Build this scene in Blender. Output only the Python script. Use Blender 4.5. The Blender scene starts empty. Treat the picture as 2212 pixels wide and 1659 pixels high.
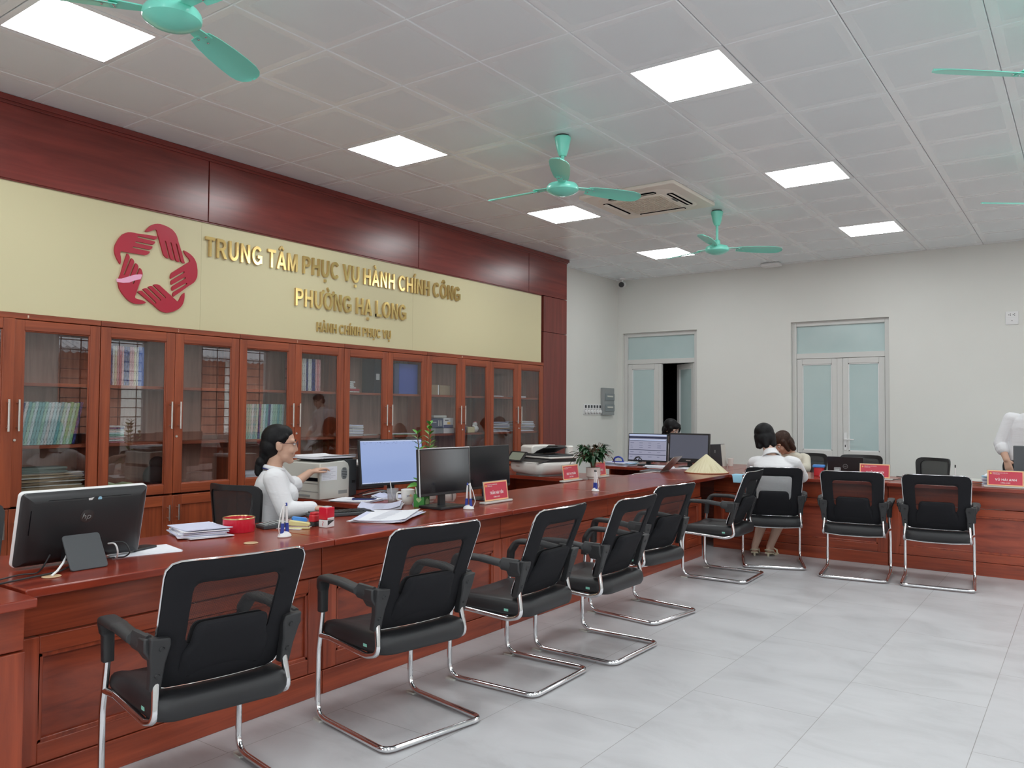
import bpy, bmesh, math, random
from mathutils import Vector, Matrix, Euler
C = bpy.context.scene.collection
R = math.radians
PI = math.pi
rnd = random.Random(7)

EXPOSURE, SKY, LAMP = 0.0, 6.5, 19.2
# ------------------------------------------------------------------ camera, world, exposure
CAM_H = 1.37
F_PX, YAW, PITCH, ROLL = 1734.04, -0.624704536, 0.0336821971, 0.00640205176
def make_camera():
    f = Vector((math.sin(YAW)*math.cos(PITCH), math.cos(YAW)*math.cos(PITCH), math.sin(PITCH)))
    r0 = Vector((math.cos(YAW), -math.sin(YAW), 0))
    u0 = r0.cross(f)
    r = r0*math.cos(ROLL) + u0*math.sin(ROLL)
    u = -r0*math.sin(ROLL) + u0*math.cos(ROLL)
    cd = bpy.data.cameras.new('camera')
    cd.sensor_fit = 'HORIZONTAL'; cd.sensor_width = 36.0
    cd.lens = F_PX/2212*36.0
    cd.clip_start = 0.05; cd.clip_end = 200
    co = bpy.data.objects.new('camera', cd); C.objects.link(co)
    M = Matrix.Identity(4)
    for i in range(3):
        M[i][0] = r[i]; M[i][1] = u[i]; M[i][2] = -f[i]
    M[2][3] = CAM_H
    co.matrix_world = M
    bpy.context.scene.camera = co
make_camera()
sc = bpy.context.scene
sc.view_settings.view_transform = 'Standard'
sc.view_settings.look = 'None'
sc.view_settings.gamma = 1.0
sc.view_settings.use_curve_mapping = False
sc.view_settings.exposure = EXPOSURE
try:
    sc.cycles.use_denoising = True
    sc.cycles.max_bounces = 8
    sc.cycles.diffuse_bounces = 5
    sc.cycles.glossy_bounces = 4
    sc.cycles.transparent_max_bounces = 12
    sc.cycles.sample_clamp_indirect = 4.0
    sc.cycles.caustics_reflective = False
    sc.cycles.caustics_refractive = False
except Exception:
    pass
w = bpy.data.worlds.new('world'); sc.world = w
w.use_nodes = True
bg = w.node_tree.nodes['Background']
bg.inputs[0].default_value = (0.93, 0.97, 1.0, 1)
bg.inputs[1].default_value = SKY

H_CEIL = 3.357
X_L, X_R, Y_F, Y_B = -5.82, 1.95, -2.6, 10.82     # the room

# daylight: one portal in each window opening of the right and the front wall
WINS_R = [(-1.9,-0.4),(1.0,2.5),(3.6,5.1),(6.0,7.5),(8.5,10.0)]
WINS_F = [(-4.2,-2.6),(-1.2,0.6)]  # unseen openings behind the camera, added to bring in daylight
W_Z0, W_Z1 = 0.85, 2.55
def portal(name, loc, rot, sx, sy):
    l = bpy.data.lights.new(name, 'AREA'); l.shape = 'RECTANGLE'; l.size = sx; l.size_y = sy
    l.cycles.is_portal = True
    o = bpy.data.objects.new(name, l); C.objects.link(o); o.location = loc; o.rotation_euler = rot
for a, b in WINS_R:
    portal('daylight_opening', (X_R+0.2, (a+b)/2, (W_Z0+W_Z1)/2), (0, R(90), 0), W_Z1-W_Z0, b-a)
for a, b in WINS_F:
    portal('daylight_opening', ((a+b)/2, Y_F-0.2, (W_Z0+W_Z1)/2), (R(90), 0, 0), b-a, W_Z1-W_Z0)

# ------------------------------------------------------------------ materials
def srgb(r, g, b):
    f = lambda c: (c/255/12.92 if c/255 <= 0.04045 else ((c/255+0.055)/1.055)**2.4)
    return (f(r), f(g), f(b), 1)
MATS = {}
def mat(name, col, rough=0.5, metal=0.0, spec=0.5, emit=None, estr=1.0, coat=0.0, sss=0.0):
    m = bpy.data.materials.new(name); m.use_nodes = True
    b = m.node_tree.nodes['Principled BSDF']
    b.inputs['Base Color'].default_value = col if len(col) == 4 else (*col, 1)
    b.inputs['Roughness'].default_value = rough
    b.inputs['Metallic'].default_value = metal
    b.inputs['Specular IOR Level'].default_value = spec
    b.inputs['Coat Weight'].default_value = coat
    b.inputs['Coat Roughness'].default_value = 0.12
    if emit:
        b.inputs['Emission Color'].default_value = emit; b.inputs['Emission Strength'].default_value = estr
    MATS[name] = m
    return m
def nodes(m):
    nt = m.node_tree
    return nt, nt.nodes['Principled BSDF']
def N(nt, t, **kw):
    n = nt.nodes.new(t)
    for k, v in kw.items(): setattr(n, k, v)
    return n
def ramp(nt, fac, stops):
    r = N(nt, 'ShaderNodeValToRGB'); e = r.color_ramp.elements
    while len(e) < len(stops): e.new(0.5)
    for i, (p, c) in enumerate(stops):
        e[i].position = p; e[i].color = c if len(c) == 4 else (*c, 1)
    nt.links.new(fac, r.inputs[0]); return r.outputs[0]
def wood(name, dark, light, scale, rot=(0,0,0), rough=0.35, coat=0.0, spec=0.5, k=1.0):
    """long-grained veneer; scale squeezes the grain, rot turns it"""
    m = mat(name, light, rough, coat=coat, spec=spec); nt, b = nodes(m)
    tc = N(nt, 'ShaderNodeTexCoord'); mp = N(nt, 'ShaderNodeMapping')
    mp.inputs['Scale'].default_value = scale; mp.inputs['Rotation'].default_value = rot
    nt.links.new(tc.outputs['Object'], mp.inputs[0])
    n1 = N(nt, 'ShaderNodeTexNoise'); n1.inputs['Scale'].default_value = 1.0; n1.inputs['Detail'].default_value = 5; n1.inputs['Roughness'].default_value = 0.62
    n1.inputs['Distortion'].default_value = 0.6
    nt.links.new(mp.outputs[0], n1.inputs['Vector'])
    mid = tuple((a+c)/2 for a, c in zip(dark, light))
    col = ramp(nt, n1.outputs['Fac'], [(0.30, dark), (0.50, mid), (0.72, light)])
    nt.links.new(col, b.inputs['Base Color'])
    return m
def alb(r, g, b, k):
    c = srgb(r, g, b); return tuple(min(0.9, x/k) for x in c[:3])
Wd = {}
D1, L1 = alb(95,42,25,.62), alb(136,66,38,.62)
for nm, s in (('x',(1.2,22,22)),('y',(22,1.2,22)),('z',(22,22,1.2))):
    Wd['cab_'+nm] = wood('cabinet_wood_'+nm, D1, L1, s, rough=0.38)
D2, L2 = alb(92,36,23,.58), alb(138,62,38,.58)
for nm, s in (('x',(1.2,24,24)),('y',(24,1.2,24)),('z',(24,24,1.2))):
    Wd['ctr_'+nm] = wood('counter_wood_'+nm, D2, L2, s, rough=0.28)
Wd['diag_y'] = wood('counter_veneer_slanting', alb(84,34,25,.58), alb(130,58,36,.58), (1.0,3,17), rot=(R(38),0,0), rough=0.3)
Wd['diag_x'] = wood('counter_veneer_slanting_far', alb(94,38,28,.58), alb(136,62,42,.58), (3,1.0,17), rot=(0,R(38),0), rough=0.3)
Wd['top_y'] = wood('worktop_wood', alb(84,26,17,.62), alb(122,46,29,.62), (14,0.8,14), rough=0.22, spec=0.6)
Wd['top_x'] = wood('worktop_wood_far', alb(84,26,17,.62), alb(122,46,29,.62), (0.8,14,14), rough=0.22, spec=0.6)
Wd['fascia'] = wood('fascia_wood', alb(66,21,17,.47), alb(92,33,28,.47), (20,0.9,12), rough=0.27, spec=0.55)
Wd['fascia_z'] = wood('fascia_wood_upright', alb(70,28,24,.52), alb(94,40,35,.52), (20,16,0.9), rough=0.30)
Wd['inside'] = wood('cabinet_inside_wood', alb(98,70,60,.5), alb(132,100,86,.5), (20,20,1.2), rough=0.5)

def mottled(name, c0, c1, scale, rough=0.6, spec=0.4, detail=4):
    m = mat(name, c1, rough, spec=spec); nt, b = nodes(m)
    tc = N(nt, 'ShaderNodeTexCoord'); n1 = N(nt, 'ShaderNodeTexNoise')
    n1.inputs['Scale'].default_value = scale; n1.inputs['Detail'].default_value = detail
    nt.links.new(tc.outputs['Object'], n1.inputs['Vector'])
    nt.links.new(ramp(nt, n1.outputs['Fac'], [(0.3, c0), (0.7, c1)]), b.inputs['Base Color'])
    return m
def cloth(name, c0, c1):
    m = mottled(name, c0, c1, 3, 0.85); nt, b = nodes(m)
    tc = N(nt, 'ShaderNodeTexCoord'); mp = N(nt, 'ShaderNodeMapping'); mp.inputs['Scale'].default_value = (5,5,16); mp.inputs['Rotation'].default_value = (R(20),R(28),0)
    n1 = N(nt, 'ShaderNodeTexNoise'); n1.inputs['Scale'].default_value = 1.0; n1.inputs['Detail'].default_value = 2; n1.inputs['Distortion'].default_value = 1.2
    nt.links.new(tc.outputs['Object'], mp.inputs[0]); nt.links.new(mp.outputs[0], n1.inputs['Vector'])
    bp = N(nt, 'ShaderNodeBump'); bp.inputs['Strength'].default_value = 0.35; bp.inputs['Distance'].default_value = 0.012
    nt.links.new(n1.outputs['Fac'], bp.inputs['Height']); nt.links.new(bp.outputs[0], b.inputs['Normal'])
    return m
M_wall = mottled('wall_paint', (0.725,0.727,0.69), (0.755,0.757,0.72), 1.2, 0.55)
M_wallL = M_wall
M_cream = mottled('cream_board', (0.655,0.60,0.37), (0.675,0.62,0.39), 0.7, 0.45)
M_ceilc = mottled('ceiling_metal_perforated', (0.80,0.845,0.87), (0.825,0.87,0.895), 0.8, 0.34, spec=0.5)
M_ceilb = mat('ceiling_metal_plain', (0.87,0.90,0.92), 0.22, spec=0.6)
M_gold = mat('gold_mirror', (0.80,0.60,0.24), 0.16, metal=1.0)
M_goldside = mat('gold_edge', (0.66,0.46,0.20), 0.45, metal=0.4)
M_emblem = mat('emblem_crimson', alb(138,14,38,.58), 0.35)
M_peel = mat('emblem_peeled_pink', alb(205,140,165,.6), 0.5)
M_chrome = mat('chrome', (0.82,0.82,0.84), 0.10, metal=1.0)
M_alu = mat('brushed_metal', (0.72,0.70,0.66), 0.32, metal=1.0)
M_black = mat('black_plastic', (0.020,0.020,0.022), 0.42)
M_blackm = mat('black_matte', (0.016,0.016,0.019), 0.75, spec=0.25)
M_arm = mat('armrest_plastic', (0.028,0.028,0.030), 0.5)
M_leather = mat('black_leatherette', (0.018,0.018,0.020), 0.46)
M_fabric = mat('black_mesh_cloth', (0.016,0.016,0.019), 0.85, spec=0.2)
M_dgrey = mat('dark_grey_plastic', (0.055,0.06,0.066), 0.5)
M_grey = mat('grey_plastic', (0.30,0.32,0.32), 0.5)
M_offw = mat('off_white_plastic', (0.62,0.62,0.57), 0.45)
M_white = mat('white_plastic', (0.80,0.80,0.80), 0.4)
M_paper = mat('paper', (0.80,0.81,0.86), 0.8, spec=0.2)
M_paper2 = mat('paper_bluish', (0.62,0.64,0.80), 0.8, spec=0.2)
M_oldpaper = mat('aged_paper', (0.40,0.31,0.20), 0.9, spec=0.1)
M_print = mat('printed_grey_lines', (0.46,0.47,0.55), 0.8, spec=0.2)
M_teal = mat('fan_teal_enamel', alb(112,198,180,.72), 0.28, coat=0.3)
M_red = mat('red_tin', (0.62,0.015,0.04), 0.22)
M_red2 = mat('red_plastic', (0.55,0.02,0.03), 0.3)
M_plate = mat('nameplate_red', (0.62,0.03,0.07), 0.25, coat=0.5)
M_plateb = mat('nameplate_peach_border', (0.95,0.55,0.28), 0.35)
M_plateg = mat('nameplate_yellow', (0.95,0.60,0.12), 0.35)
M_ink = mat('white_print', (0.90,0.86,0.88), 0.4)
M_blue = mat('blue_plastic', (0.03,0.06,0.35), 0.35)
M_skyb = mat('sky_blue_plastic', (0.07,0.28,0.72), 0.4)
M_noteb = mat('light_blue_paper', (0.33,0.62,0.80), 0.7)
M_yell = mat('pale_yellow_plastic', (0.70,0.64,0.30), 0.4)
M_clear = None
M_soil = mottled('potting_soil', (0.05,0.025,0.015), (0.12,0.07,0.04), 60, 0.95)
M_pot = mat('white_ceramic', (0.80,0.78,0.74), 0.25)
M_leaf = mottled('dark_green_leaf', (0.010,0.040,0.016), (0.028,0.085,0.032), 9, 0.35)
M_leaf2 = mottled('bright_green_leaf', (0.05,0.22,0.02), (0.13,0.38,0.05), 14, 0.35)
M_stem = mat('plant_stem', (0.16,0.09,0.05), 0.8)
M_hat = None
M_skin = mottled('skin', (0.58,0.35,0.25), (0.63,0.39,0.29), 7, 0.5)
M_skinl = mottled('skin_pale', (0.62,0.42,0.33), (0.66,0.46,0.36), 7, 0.5)
M_shirt = cloth('white_shirt_cloth', (0.76,0.76,0.78), (0.80,0.80,0.82))
M_cream_shirt = cloth('cream_shirt_cloth', (0.64,0.60,0.50), (0.68,0.64,0.54))
M_greyshirt = mottled('grey_shirt_cloth', (0.52,0.53,0.55), (0.58,0.58,0.60), 3, 0.85)
M_trouser = mat('black_trouser_cloth', (0.012,0.012,0.014), 0.85)
M_sole = mat('cream_sandal', (0.72,0.66,0.50), 0.5)
M_lips = mat('lips', (0.42,0.16,0.13), 0.5)
M_eye = mat('dark_eye', (0.02,0.015,0.012), 0.3)
M_specs = mat('spectacle_frame', (0.06,0.012,0.02), 0.3)
M_lip = M_lips
M_acbody = mat('ac_ivory', (0.86,0.82,0.73), 0.5)
M_doorf = mat('door_aluminium', (0.66,0.66,0.64), 0.4)
M_frost = mottled('frosted_glass', (0.47,0.60,0.60), (0.52,0.64,0.64), 2.2, 0.14, spec=0.6)
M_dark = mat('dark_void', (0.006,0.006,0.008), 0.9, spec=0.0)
M_light = mat('lamp_diffuser', (0.9,0.9,0.9), 0.5, emit=(0.955,1.0,1.01,1), estr=LAMP)
M_coffee = mat('milky_coffee', (0.30,0.14,0.06), 0.3)
M_green = mat('green_card', (0.06,0.30,0.06), 0.5)
M_greenl = mat('pale_green_print', (0.45,0.62,0.30), 0.6)
M_orange = mat('orange_print', (0.85,0.30,0.03), 0.4)
M_navy = mat('navy_print', (0.02,0.03,0.16), 0.4)
M_scr_off = mat('screen_off', (0.013,0.013,0.016), 0.12, spec=0.5)
M_scr_grey = mat('screen_dim', (0.05,0.05,0.06), 0.2, emit=srgb(86,90,104), estr=0.62)
M_scr_blue = mat('screen_light_blue', (0.05,0.05,0.06), 0.2, emit=srgb(136,156,202), estr=1.0)
M_scr_bar = mat('screen_pale_bar', (0.05,0.05,0.06), 0.2, emit=srgb(176,188,218), estr=1.0)
M_scr_txt = mat('screen_dark_text', (0.02,0.02,0.03), 0.3, emit=srgb(60,70,104), estr=0.8)
M_scr_form = mat('screen_form_grey', (0.05,0.05,0.06), 0.2, emit=srgb(146,148,168), estr=0.9)
M_scr_navy = mat('screen_navy_bar', (0.02,0.02,0.03), 0.3, emit=srgb(36,42,66), estr=0.9)
M_lcd = mat('printer_lcd', (0.30,0.33,0.26), 0.15)
M_tower = mat('tower_side', (0.075,0.080,0.088), 0.4)
M_laptop = mat('laptop_grey', (0.34,0.31,0.30), 0.35, metal=0.7)
M_stamp_clear = mat('milky_clear', (0.75,0.76,0.78), 0.2)
M_brick_far = mottled('far_red_house', (0.30,0.12,0.08), (0.42,0.18,0.12), 3, 0.9)
M_hair = None
def hair_mat(name, c0, c1):
    m = mat(name, c1, 0.55, spec=0.25); nt, b = nodes(m)
    tc = N(nt, 'ShaderNodeTexCoord'); mp = N(nt, 'ShaderNodeMapping'); mp.inputs['Scale'].default_value = (160,160,6)
    n1 = N(nt, 'ShaderNodeTexNoise'); n1.inputs['Scale'].default_value = 1.0
    nt.links.new(tc.outputs['Object'], mp.inputs[0]); nt.links.new(mp.outputs[0], n1.inputs['Vector'])
    nt.links.new(ramp(nt, n1.outputs['Fac'], [(0.35, c0), (0.7, c1)]), b.inputs['Base Color'])
    bp = N(nt, 'ShaderNodeBump'); bp.inputs['Strength'].default_value = 0.25; bp.inputs['Distance'].default_value = 0.002
    nt.links.new(n1.outputs['Fac'], bp.inputs['Height']); nt.links.new(bp.outputs[0], b.inputs['Normal'])
    return m
M_hair = hair_mat('black_hair', (0.003,0.003,0.0035), (0.008,0.0075,0.009))
M_hairb = hair_mat('brown_hair', (0.02,0.010,0.007), (0.07,0.032,0.02))

def see_through(name, tint=(1,1,1), ior=1.5, base=None, keep=0.0):
    """clear pane: transparent plus a Fresnel mirror (and a little body colour)"""
    m = bpy.data.materials.new(name); m.use_nodes = True; nt = m.node_tree
    nt.nodes.clear()
    out = N(nt, 'ShaderNodeOutputMaterial'); mx = N(nt, 'ShaderNodeMixShader')
    tr = N(nt, 'ShaderNodeBsdfTransparent'); tr.inputs[0].default_value = (*tint, 1)
    gl = N(nt, 'ShaderNodeBsdfGlossy'); gl.inputs['Roughness'].default_value = 0.0
    # Schlick's rule on |N.I|, the same from both sides of the thin pane
    ge = N(nt, 'ShaderNodeNewGeometry'); dt = N(nt, 'ShaderNodeVectorMath', operation='DOT_PRODUCT')
    nt.links.new(ge.outputs['Normal'], dt.inputs[0]); nt.links.new(ge.outputs['Incoming'], dt.inputs[1])
    def mth(op, a, c):
        n = N(nt, 'ShaderNodeMath', operation=op)
        for i, v in enumerate((a, c)):
            if v is None: continue
            if isinstance(v, (int, float)): n.inputs[i].default_value = v
            else: nt.links.new(v, n.inputs[i])
        return n.outputs[0]
    f0 = ((ior-1)/(ior+1))**2
    fr = mth('ADD', mth('MULTIPLY', mth('POWER', mth('SUBTRACT', 1.0, mth('ABSOLUTE', dt.outputs['Value'], None)), 5.0), 1-f0), f0)
    nt.links.new(fr, mx.inputs[0]); nt.links.new(tr.outputs[0], mx.inputs[1]); nt.links.new(gl.outputs[0], mx.inputs[2])
    last = mx.outputs[0]
    if keep:
        df = N(nt, 'ShaderNodeBsdfDiffuse'); df.inputs[0].default_value = (*base, 1)
        m2 = N(nt, 'ShaderNodeMixShader'); m2.inputs[0].default_value = keep
        nt.links.new(last, m2.inputs[1]); nt.links.new(df.outputs[0], m2.inputs[2]); last = m2.outputs[0]
    nt.links.new(last, out.inputs[0])
    return m
M_pane = see_through('cabinet_pane', (0.93,0.94,0.95), 1.75)
M_clear = see_through('clear_plastic', (0.90,0.90,0.90), 1.5, (0.7,0.7,0.72), 0.25)
M_winpane = see_through('window_pane', (0.96,0.97,0.97), 1.45)

def mesh_cloth(name, holes):
    """knitted net: the holes are a fine diamond pattern in the cloth's own space"""
    m = bpy.data.materials.new(name); m.use_nodes = True; nt = m.node_tree; b = nt.nodes['Principled BSDF']
    out = nt.nodes['Material Output']
    b.inputs['Base Color'].default_value = (0.018,0.018,0.020,1); b.inputs['Roughness'].default_value = 0.8
    tc = N(nt, 'ShaderNodeTexCoord'); sp = N(nt, 'ShaderNodeSeparateXYZ'); nt.links.new(tc.outputs['Object'], sp.inputs[0])
    def mth(op, a, c=None):
        n = N(nt, 'ShaderNodeMath', operation=op)
        for i, v in enumerate((a, c)):
            if v is None: continue
            if isinstance(v, (int, float)): n.inputs[i].default_value = v
            else: nt.links.new(v, n.inputs[i])
        return n.outputs[0]
    su = mth('SINE', mth('MULTIPLY', mth('ADD', sp.outputs[0], sp.outputs[2]), 1050.0))
    sv = mth('SINE', mth('MULTIPLY', mth('SUBTRACT', sp.outputs[0], sp.outputs[2]), 1050.0))
    msk = mth('GREATER_THAN', mth('MULTIPLY', su, sv), holes)
    tr = N(nt, 'ShaderNodeBsdfTransparent'); mx = N(nt, 'ShaderNodeMixShader')
    nt.links.new(msk, mx.inputs[0]); nt.links.new(b.outputs[0], mx.inputs[1]); nt.links.new(tr.outputs[0], mx.inputs[2])
    nt.links.new(mx.outputs[0], out.inputs[0])
    return m
M_net = mesh_cloth('backrest_net', 0.05)
M_net2 = mesh_cloth('office_chair_net', 0.72)

def hat_mat():
    m = mat('palm_leaf_hat', (0.72,0.66,0.44), 0.6); nt, b = nodes(m)
    tc = N(nt, 'ShaderNodeTexCoord'); sp = N(nt, 'ShaderNodeSeparateXYZ'); nt.links.new(tc.outputs['Object'], sp.inputs[0])
    at = N(nt, 'ShaderNodeMath', operation='ARCTAN2'); nt.links.new(sp.outputs[0], at.inputs[0]); nt.links.new(sp.outputs[1], at.inputs[1])
    ml = N(nt, 'ShaderNodeMath', operation='MULTIPLY'); ml.inputs[1].default_value = 16; nt.links.new(at.outputs[0], ml.inputs[0])
    cb = N(nt, 'ShaderNodeCombineXYZ'); nt.links.new(ml.outputs[0], cb.inputs[0])
    z8 = N(nt, 'ShaderNodeMath', operation='MULTIPLY'); z8.inputs[1].default_value = 7; nt.links.new(sp.outputs[2], z8.inputs[0]); nt.links.new(z8.outputs[0], cb.inputs[2])
    n1 = N(nt, 'ShaderNodeTexNoise'); n1.inputs['Scale'].default_value = 1.3; nt.links.new(cb.outputs[0], n1.inputs['Vector'])
    nt.links.new(ramp(nt, n1.outputs['Fac'], [(0.3,(0.60,0.52,0.30)),(0.5,(0.72,0.66,0.44)),(0.75,(0.80,0.75,0.55))]), b.inputs['Base Color'])
    return m
M_hat = hat_mat()

def floor_mat():
    m = mat('floor_stone_tile', (0.7,0.7,0.71), 0.32, spec=0.45); nt, b = nodes(m)
    tc = N(nt, 'ShaderNodeTexCoord'); sp = N(nt, 'ShaderNodeSeparateXYZ'); nt.links.new(tc.outputs['Object'], sp.inputs[0])
    cb = N(nt, 'ShaderNodeCombineXYZ')
    ay = N(nt, 'ShaderNodeMath', operation='ADD'); ay.inputs[1].default_value = 20*1.2-3.78+1.2; nt.links.new(sp.outputs[1], ay.inputs[0])
    ax = N(nt, 'ShaderNodeMath', operation='ADD'); ax.inputs[1].default_value = 20*0.6+1.012; nt.links.new(sp.outputs[0], ax.inputs[0])
    nt.links.new(ay.outputs[0], cb.inputs[0]); nt.links.new(ax.outputs[0], cb.inputs[1])
    br = N(nt, 'ShaderNodeTexBrick'); br.offset = 0.5; br.offset_frequency = 2; br.squash_frequency = 1
    br.inputs['Scale'].default_value = 1.0; br.inputs['Brick Width'].default_value = 1.2; br.inputs['Row Height'].default_value = 0.6
    br.inputs['Mortar Size'].default_value = 0.0016; br.inputs['Mortar Smooth'].default_value = 0.2
    br.inputs['Color1'].default_value = (1,1,1,1); br.inputs['Color2'].default_value = (0.955,0.955,0.96,1); br.inputs['Mortar'].default_value = (0.52,0.50,0.48,1)
    nt.links.new(cb.outputs[0], br.inputs['Vector'])
    mp = N(nt, 'ShaderNodeMapping'); mp.inputs['Scale'].default_value = (0.8,1.7,1); mp.inputs['Rotation'].default_value = (0,0,R(55))
    nt.links.new(tc.outputs['Object'], mp.inputs[0])
    n1 = N(nt, 'ShaderNodeTexNoise'); n1.inputs['Scale'].default_value = 2.2; n1.inputs['Detail'].default_value = 7; n1.inputs['Roughness'].default_value = 0.65; n1.inputs['Distortion'].default_value = 0.8
    nt.links.new(mp.outputs[0], n1.inputs['Vector'])
    c = ramp(nt, n1.outputs['Fac'], [(0.28,(0.475,0.468,0.478)),(0.5,(0.56,0.553,0.566)),(0.75,(0.61,0.603,0.617))])
    mx = N(nt, 'ShaderNodeMix', data_type='RGBA', blend_type='MULTIPLY'); mx.inputs[0].default_value = 1.0
    nt.links.new(c, mx.inputs[6]); nt.links.new(br.outputs['Color'], mx.inputs[7])
    nt.links.new(mx.outputs[2], b.inputs['Base Color'])
    rr = N(nt, 'ShaderNodeMapRange'); rr.inputs[3].default_value = 0.26; rr.inputs[4].default_value = 0.42
    nt.links.new(n1.outputs['Fac'], rr.inputs[0]); nt.links.new(rr.outputs[0], b.inputs['Roughness'])
    return m
M_floor = floor_mat()

# ------------------------------------------------------------------ mesh builder
class MB:
    def __init__(self): self.v = []; self.f = []; self.m = []; self.sm = []
    def add(self, vs, fs, mi=0, M=None, smooth=True):
        k = len(self.v)
        self.v += [tuple(M @ Vector(p)) if M is not None else tuple(p) for p in vs]
        self.f += [tuple(i+k for i in f) for f in fs]; self.m += [mi]*len(fs); self.sm += [smooth]*len(fs)
        return self
    def box(self, x0, x1, y0, y1, z0, z1, mi=0, M=None):
        vs = [(x,y,z) for z in (z0,z1) for y in (y0,y1) for x in (x0,x1)]
        return self.add(vs, [(0,2,3,1),(4,5,7,6),(0,1,5,4),(2,6,7,3),(0,4,6,2),(1,3,7,5)], mi, M)
    def rbox(self, x0, x1, y0, y1, z0, z1, r, mi=0, M=None, seg=3, axis='z'):
        """box with its four edges along one axis rounded"""
        if axis == 'z': a0,a1,b0,b1,c0,c1 = x0,x1,y0,y1,z0,z1
        elif axis == 'x': a0,a1,b0,b1,c0,c1 = y0,y1,z0,z1,x0,x1
        else: a0,a1,b0,b1,c0,c1 = z0,z1,x0,x1,y0,y1
        poly = round_rect(a0,a1,b0,b1,r,seg)
        f = {'z':lambda a,b,c:(a,b,c),'x':lambda a,b,c:(c,a,b),'y':lambda a,b,c:(b,c,a)}[axis]
        return self.prism(poly, lambda a,b,c: f(a,b,c), c0, c1, mi, M)
    def prism(self, poly, fn, c0, c1, mi=0, M=None, mi_side=None):
        n = len(poly)
        ar = sum(poly[i][0]*poly[(i+1)%n][1]-poly[(i+1)%n][0]*poly[i][1] for i in range(n))
        if ar < 0: poly = poly[::-1]
        vs = [fn(a,b,c0) for a,b in poly]+[fn(a,b,c1) for a,b in poly]
        self.add(vs, [tuple(range(n-1,-1,-1)), tuple(range(n,2*n))], mi, M, smooth=False)
        k = len(self.v)-2*n
        self.f += [(k+i, k+(i+1)%n, k+n+(i+1)%n, k+n+i) for i in range(n)]
        self.m += [mi if mi_side is None else mi_side]*n; self.sm += [True]*n
        return self
    def tube(self, pts, r, seg=10, mi=0, closed=False, M=None, caps=True):
        pts = [Vector(p) for p in pts]; n = len(pts)
        rs = r if isinstance(r, (list,tuple)) else [r]*n
        tg = []
        for i in range(n):
            a = pts[(i-1)%n] if (closed or i>0) else pts[i]
            b = pts[(i+1)%n] if (closed or i<n-1) else pts[i]
            t = (b-a); tg.append(t.normalized() if t.length > 1e-9 else Vector((0,0,1)))
        up = Vector((0,0,1)) if abs(tg[0].z) < 0.9 else Vector((1,0,0))
        nr = (up - tg[0]*up.dot(tg[0])).normalized()
        vs = []
        for i in range(n):
            nr = (nr - tg[i]*nr.dot(tg[i]))
            nr = nr.normalized() if nr.length > 1e-9 else tg[i].orthogonal().normalized()
            bn = tg[i].cross(nr)
            for k in range(seg):
                a = 2*PI*k/seg
                vs.append(pts[i] + (nr*math.cos(a)+bn*math.sin(a))*rs[i])
        fs = []
        for i in range(n if closed else n-1):
            j = (i+1)%n
            for k in range(seg):
                fs.append((i*seg+k, i*seg+(k+1)%seg, j*seg+(k+1)%seg, j*seg+k))
        self.add(vs, fs, mi, M)
        if caps and not closed:
            self.add(vs[:seg], [tuple(range(seg-1,-1,-1))], mi, M, False)
            self.add(vs[-seg:], [tuple(range(seg))], mi, M, False)
        return self
    def lathe(self, prof, seg=24, mi=0, M=None, cx=0, cy=0):
        """profile of (radius, z); radius 0 closes the end"""
        vs = []; n = len(prof)
        for (r,z) in prof:
            for k in range(seg):
                a = 2*PI*k/seg; vs.append((cx+r*math.cos(a), cy+r*math.sin(a), z))
        fs = [(i*seg+k, i*seg+(k+1)%seg, (i+1)*seg+(k+1)%seg, (i+1)*seg+k) for i in range(n-1) for k in range(seg)]
        return self.add(vs, fs, mi, M)
    def ell(self, c, rx, ry, rz, seg=16, rings=10, mi=0, M=None):
        vs = []; c = Vector(c)
        for i in range(rings+1):
            t = PI*i/rings
            for k in range(seg):
                a = 2*PI*k/seg
                vs.append(c+Vector((rx*math.sin(t)*math.cos(a), ry*math.sin(t)*math.sin(a), -rz*math.cos(t))))
        fs = [(i*seg+k, i*seg+(k+1)%seg, (i+1)*seg+(k+1)%seg, (i+1)*seg+k) for i in range(rings) for k in range(seg)]
        return self.add(vs, fs, mi, M)
    def cap(self, a, b, ra, rb, seg=14, mi=0, M=None, sq=1.0):
        """tapered limb with round ends (for remeshing into one body)"""
        a, b = Vector(a), Vector(b); d = (b-a); L = d.length
        if L < 1e-6: return self.ell(a, ra, ra, ra, mi=mi, M=M)
        d.normalize(); o = d.orthogonal().normalized(); p = d.cross(o)
        prof = [(-ra*math.cos(t), ra*math.sin(t)) for t in [PI/2*i/4 for i in range(5)]]
        prof += [(L*i/4, ra+(rb-ra)*i/4) for i in range(1,4)]
        prof += [(L+rb*math.sin(t), rb*math.cos(t)) for t in [PI/2*i/4 for i in range(5)]]
        vs = []
        for (s, r) in prof:
            for k in range(seg):
                an = 2*PI*k/seg; vs.append(a+d*s+(o*math.cos(an)+p*math.sin(an))*max(r,1e-4))
        n = len(prof)
        fs = [(i*seg+k, i*seg+(k+1)%seg, (i+1)*seg+(k+1)%seg, (i+1)*seg+k) for i in range(n-1) for k in range(seg)]
        return self.add(vs, fs, mi, M)
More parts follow.
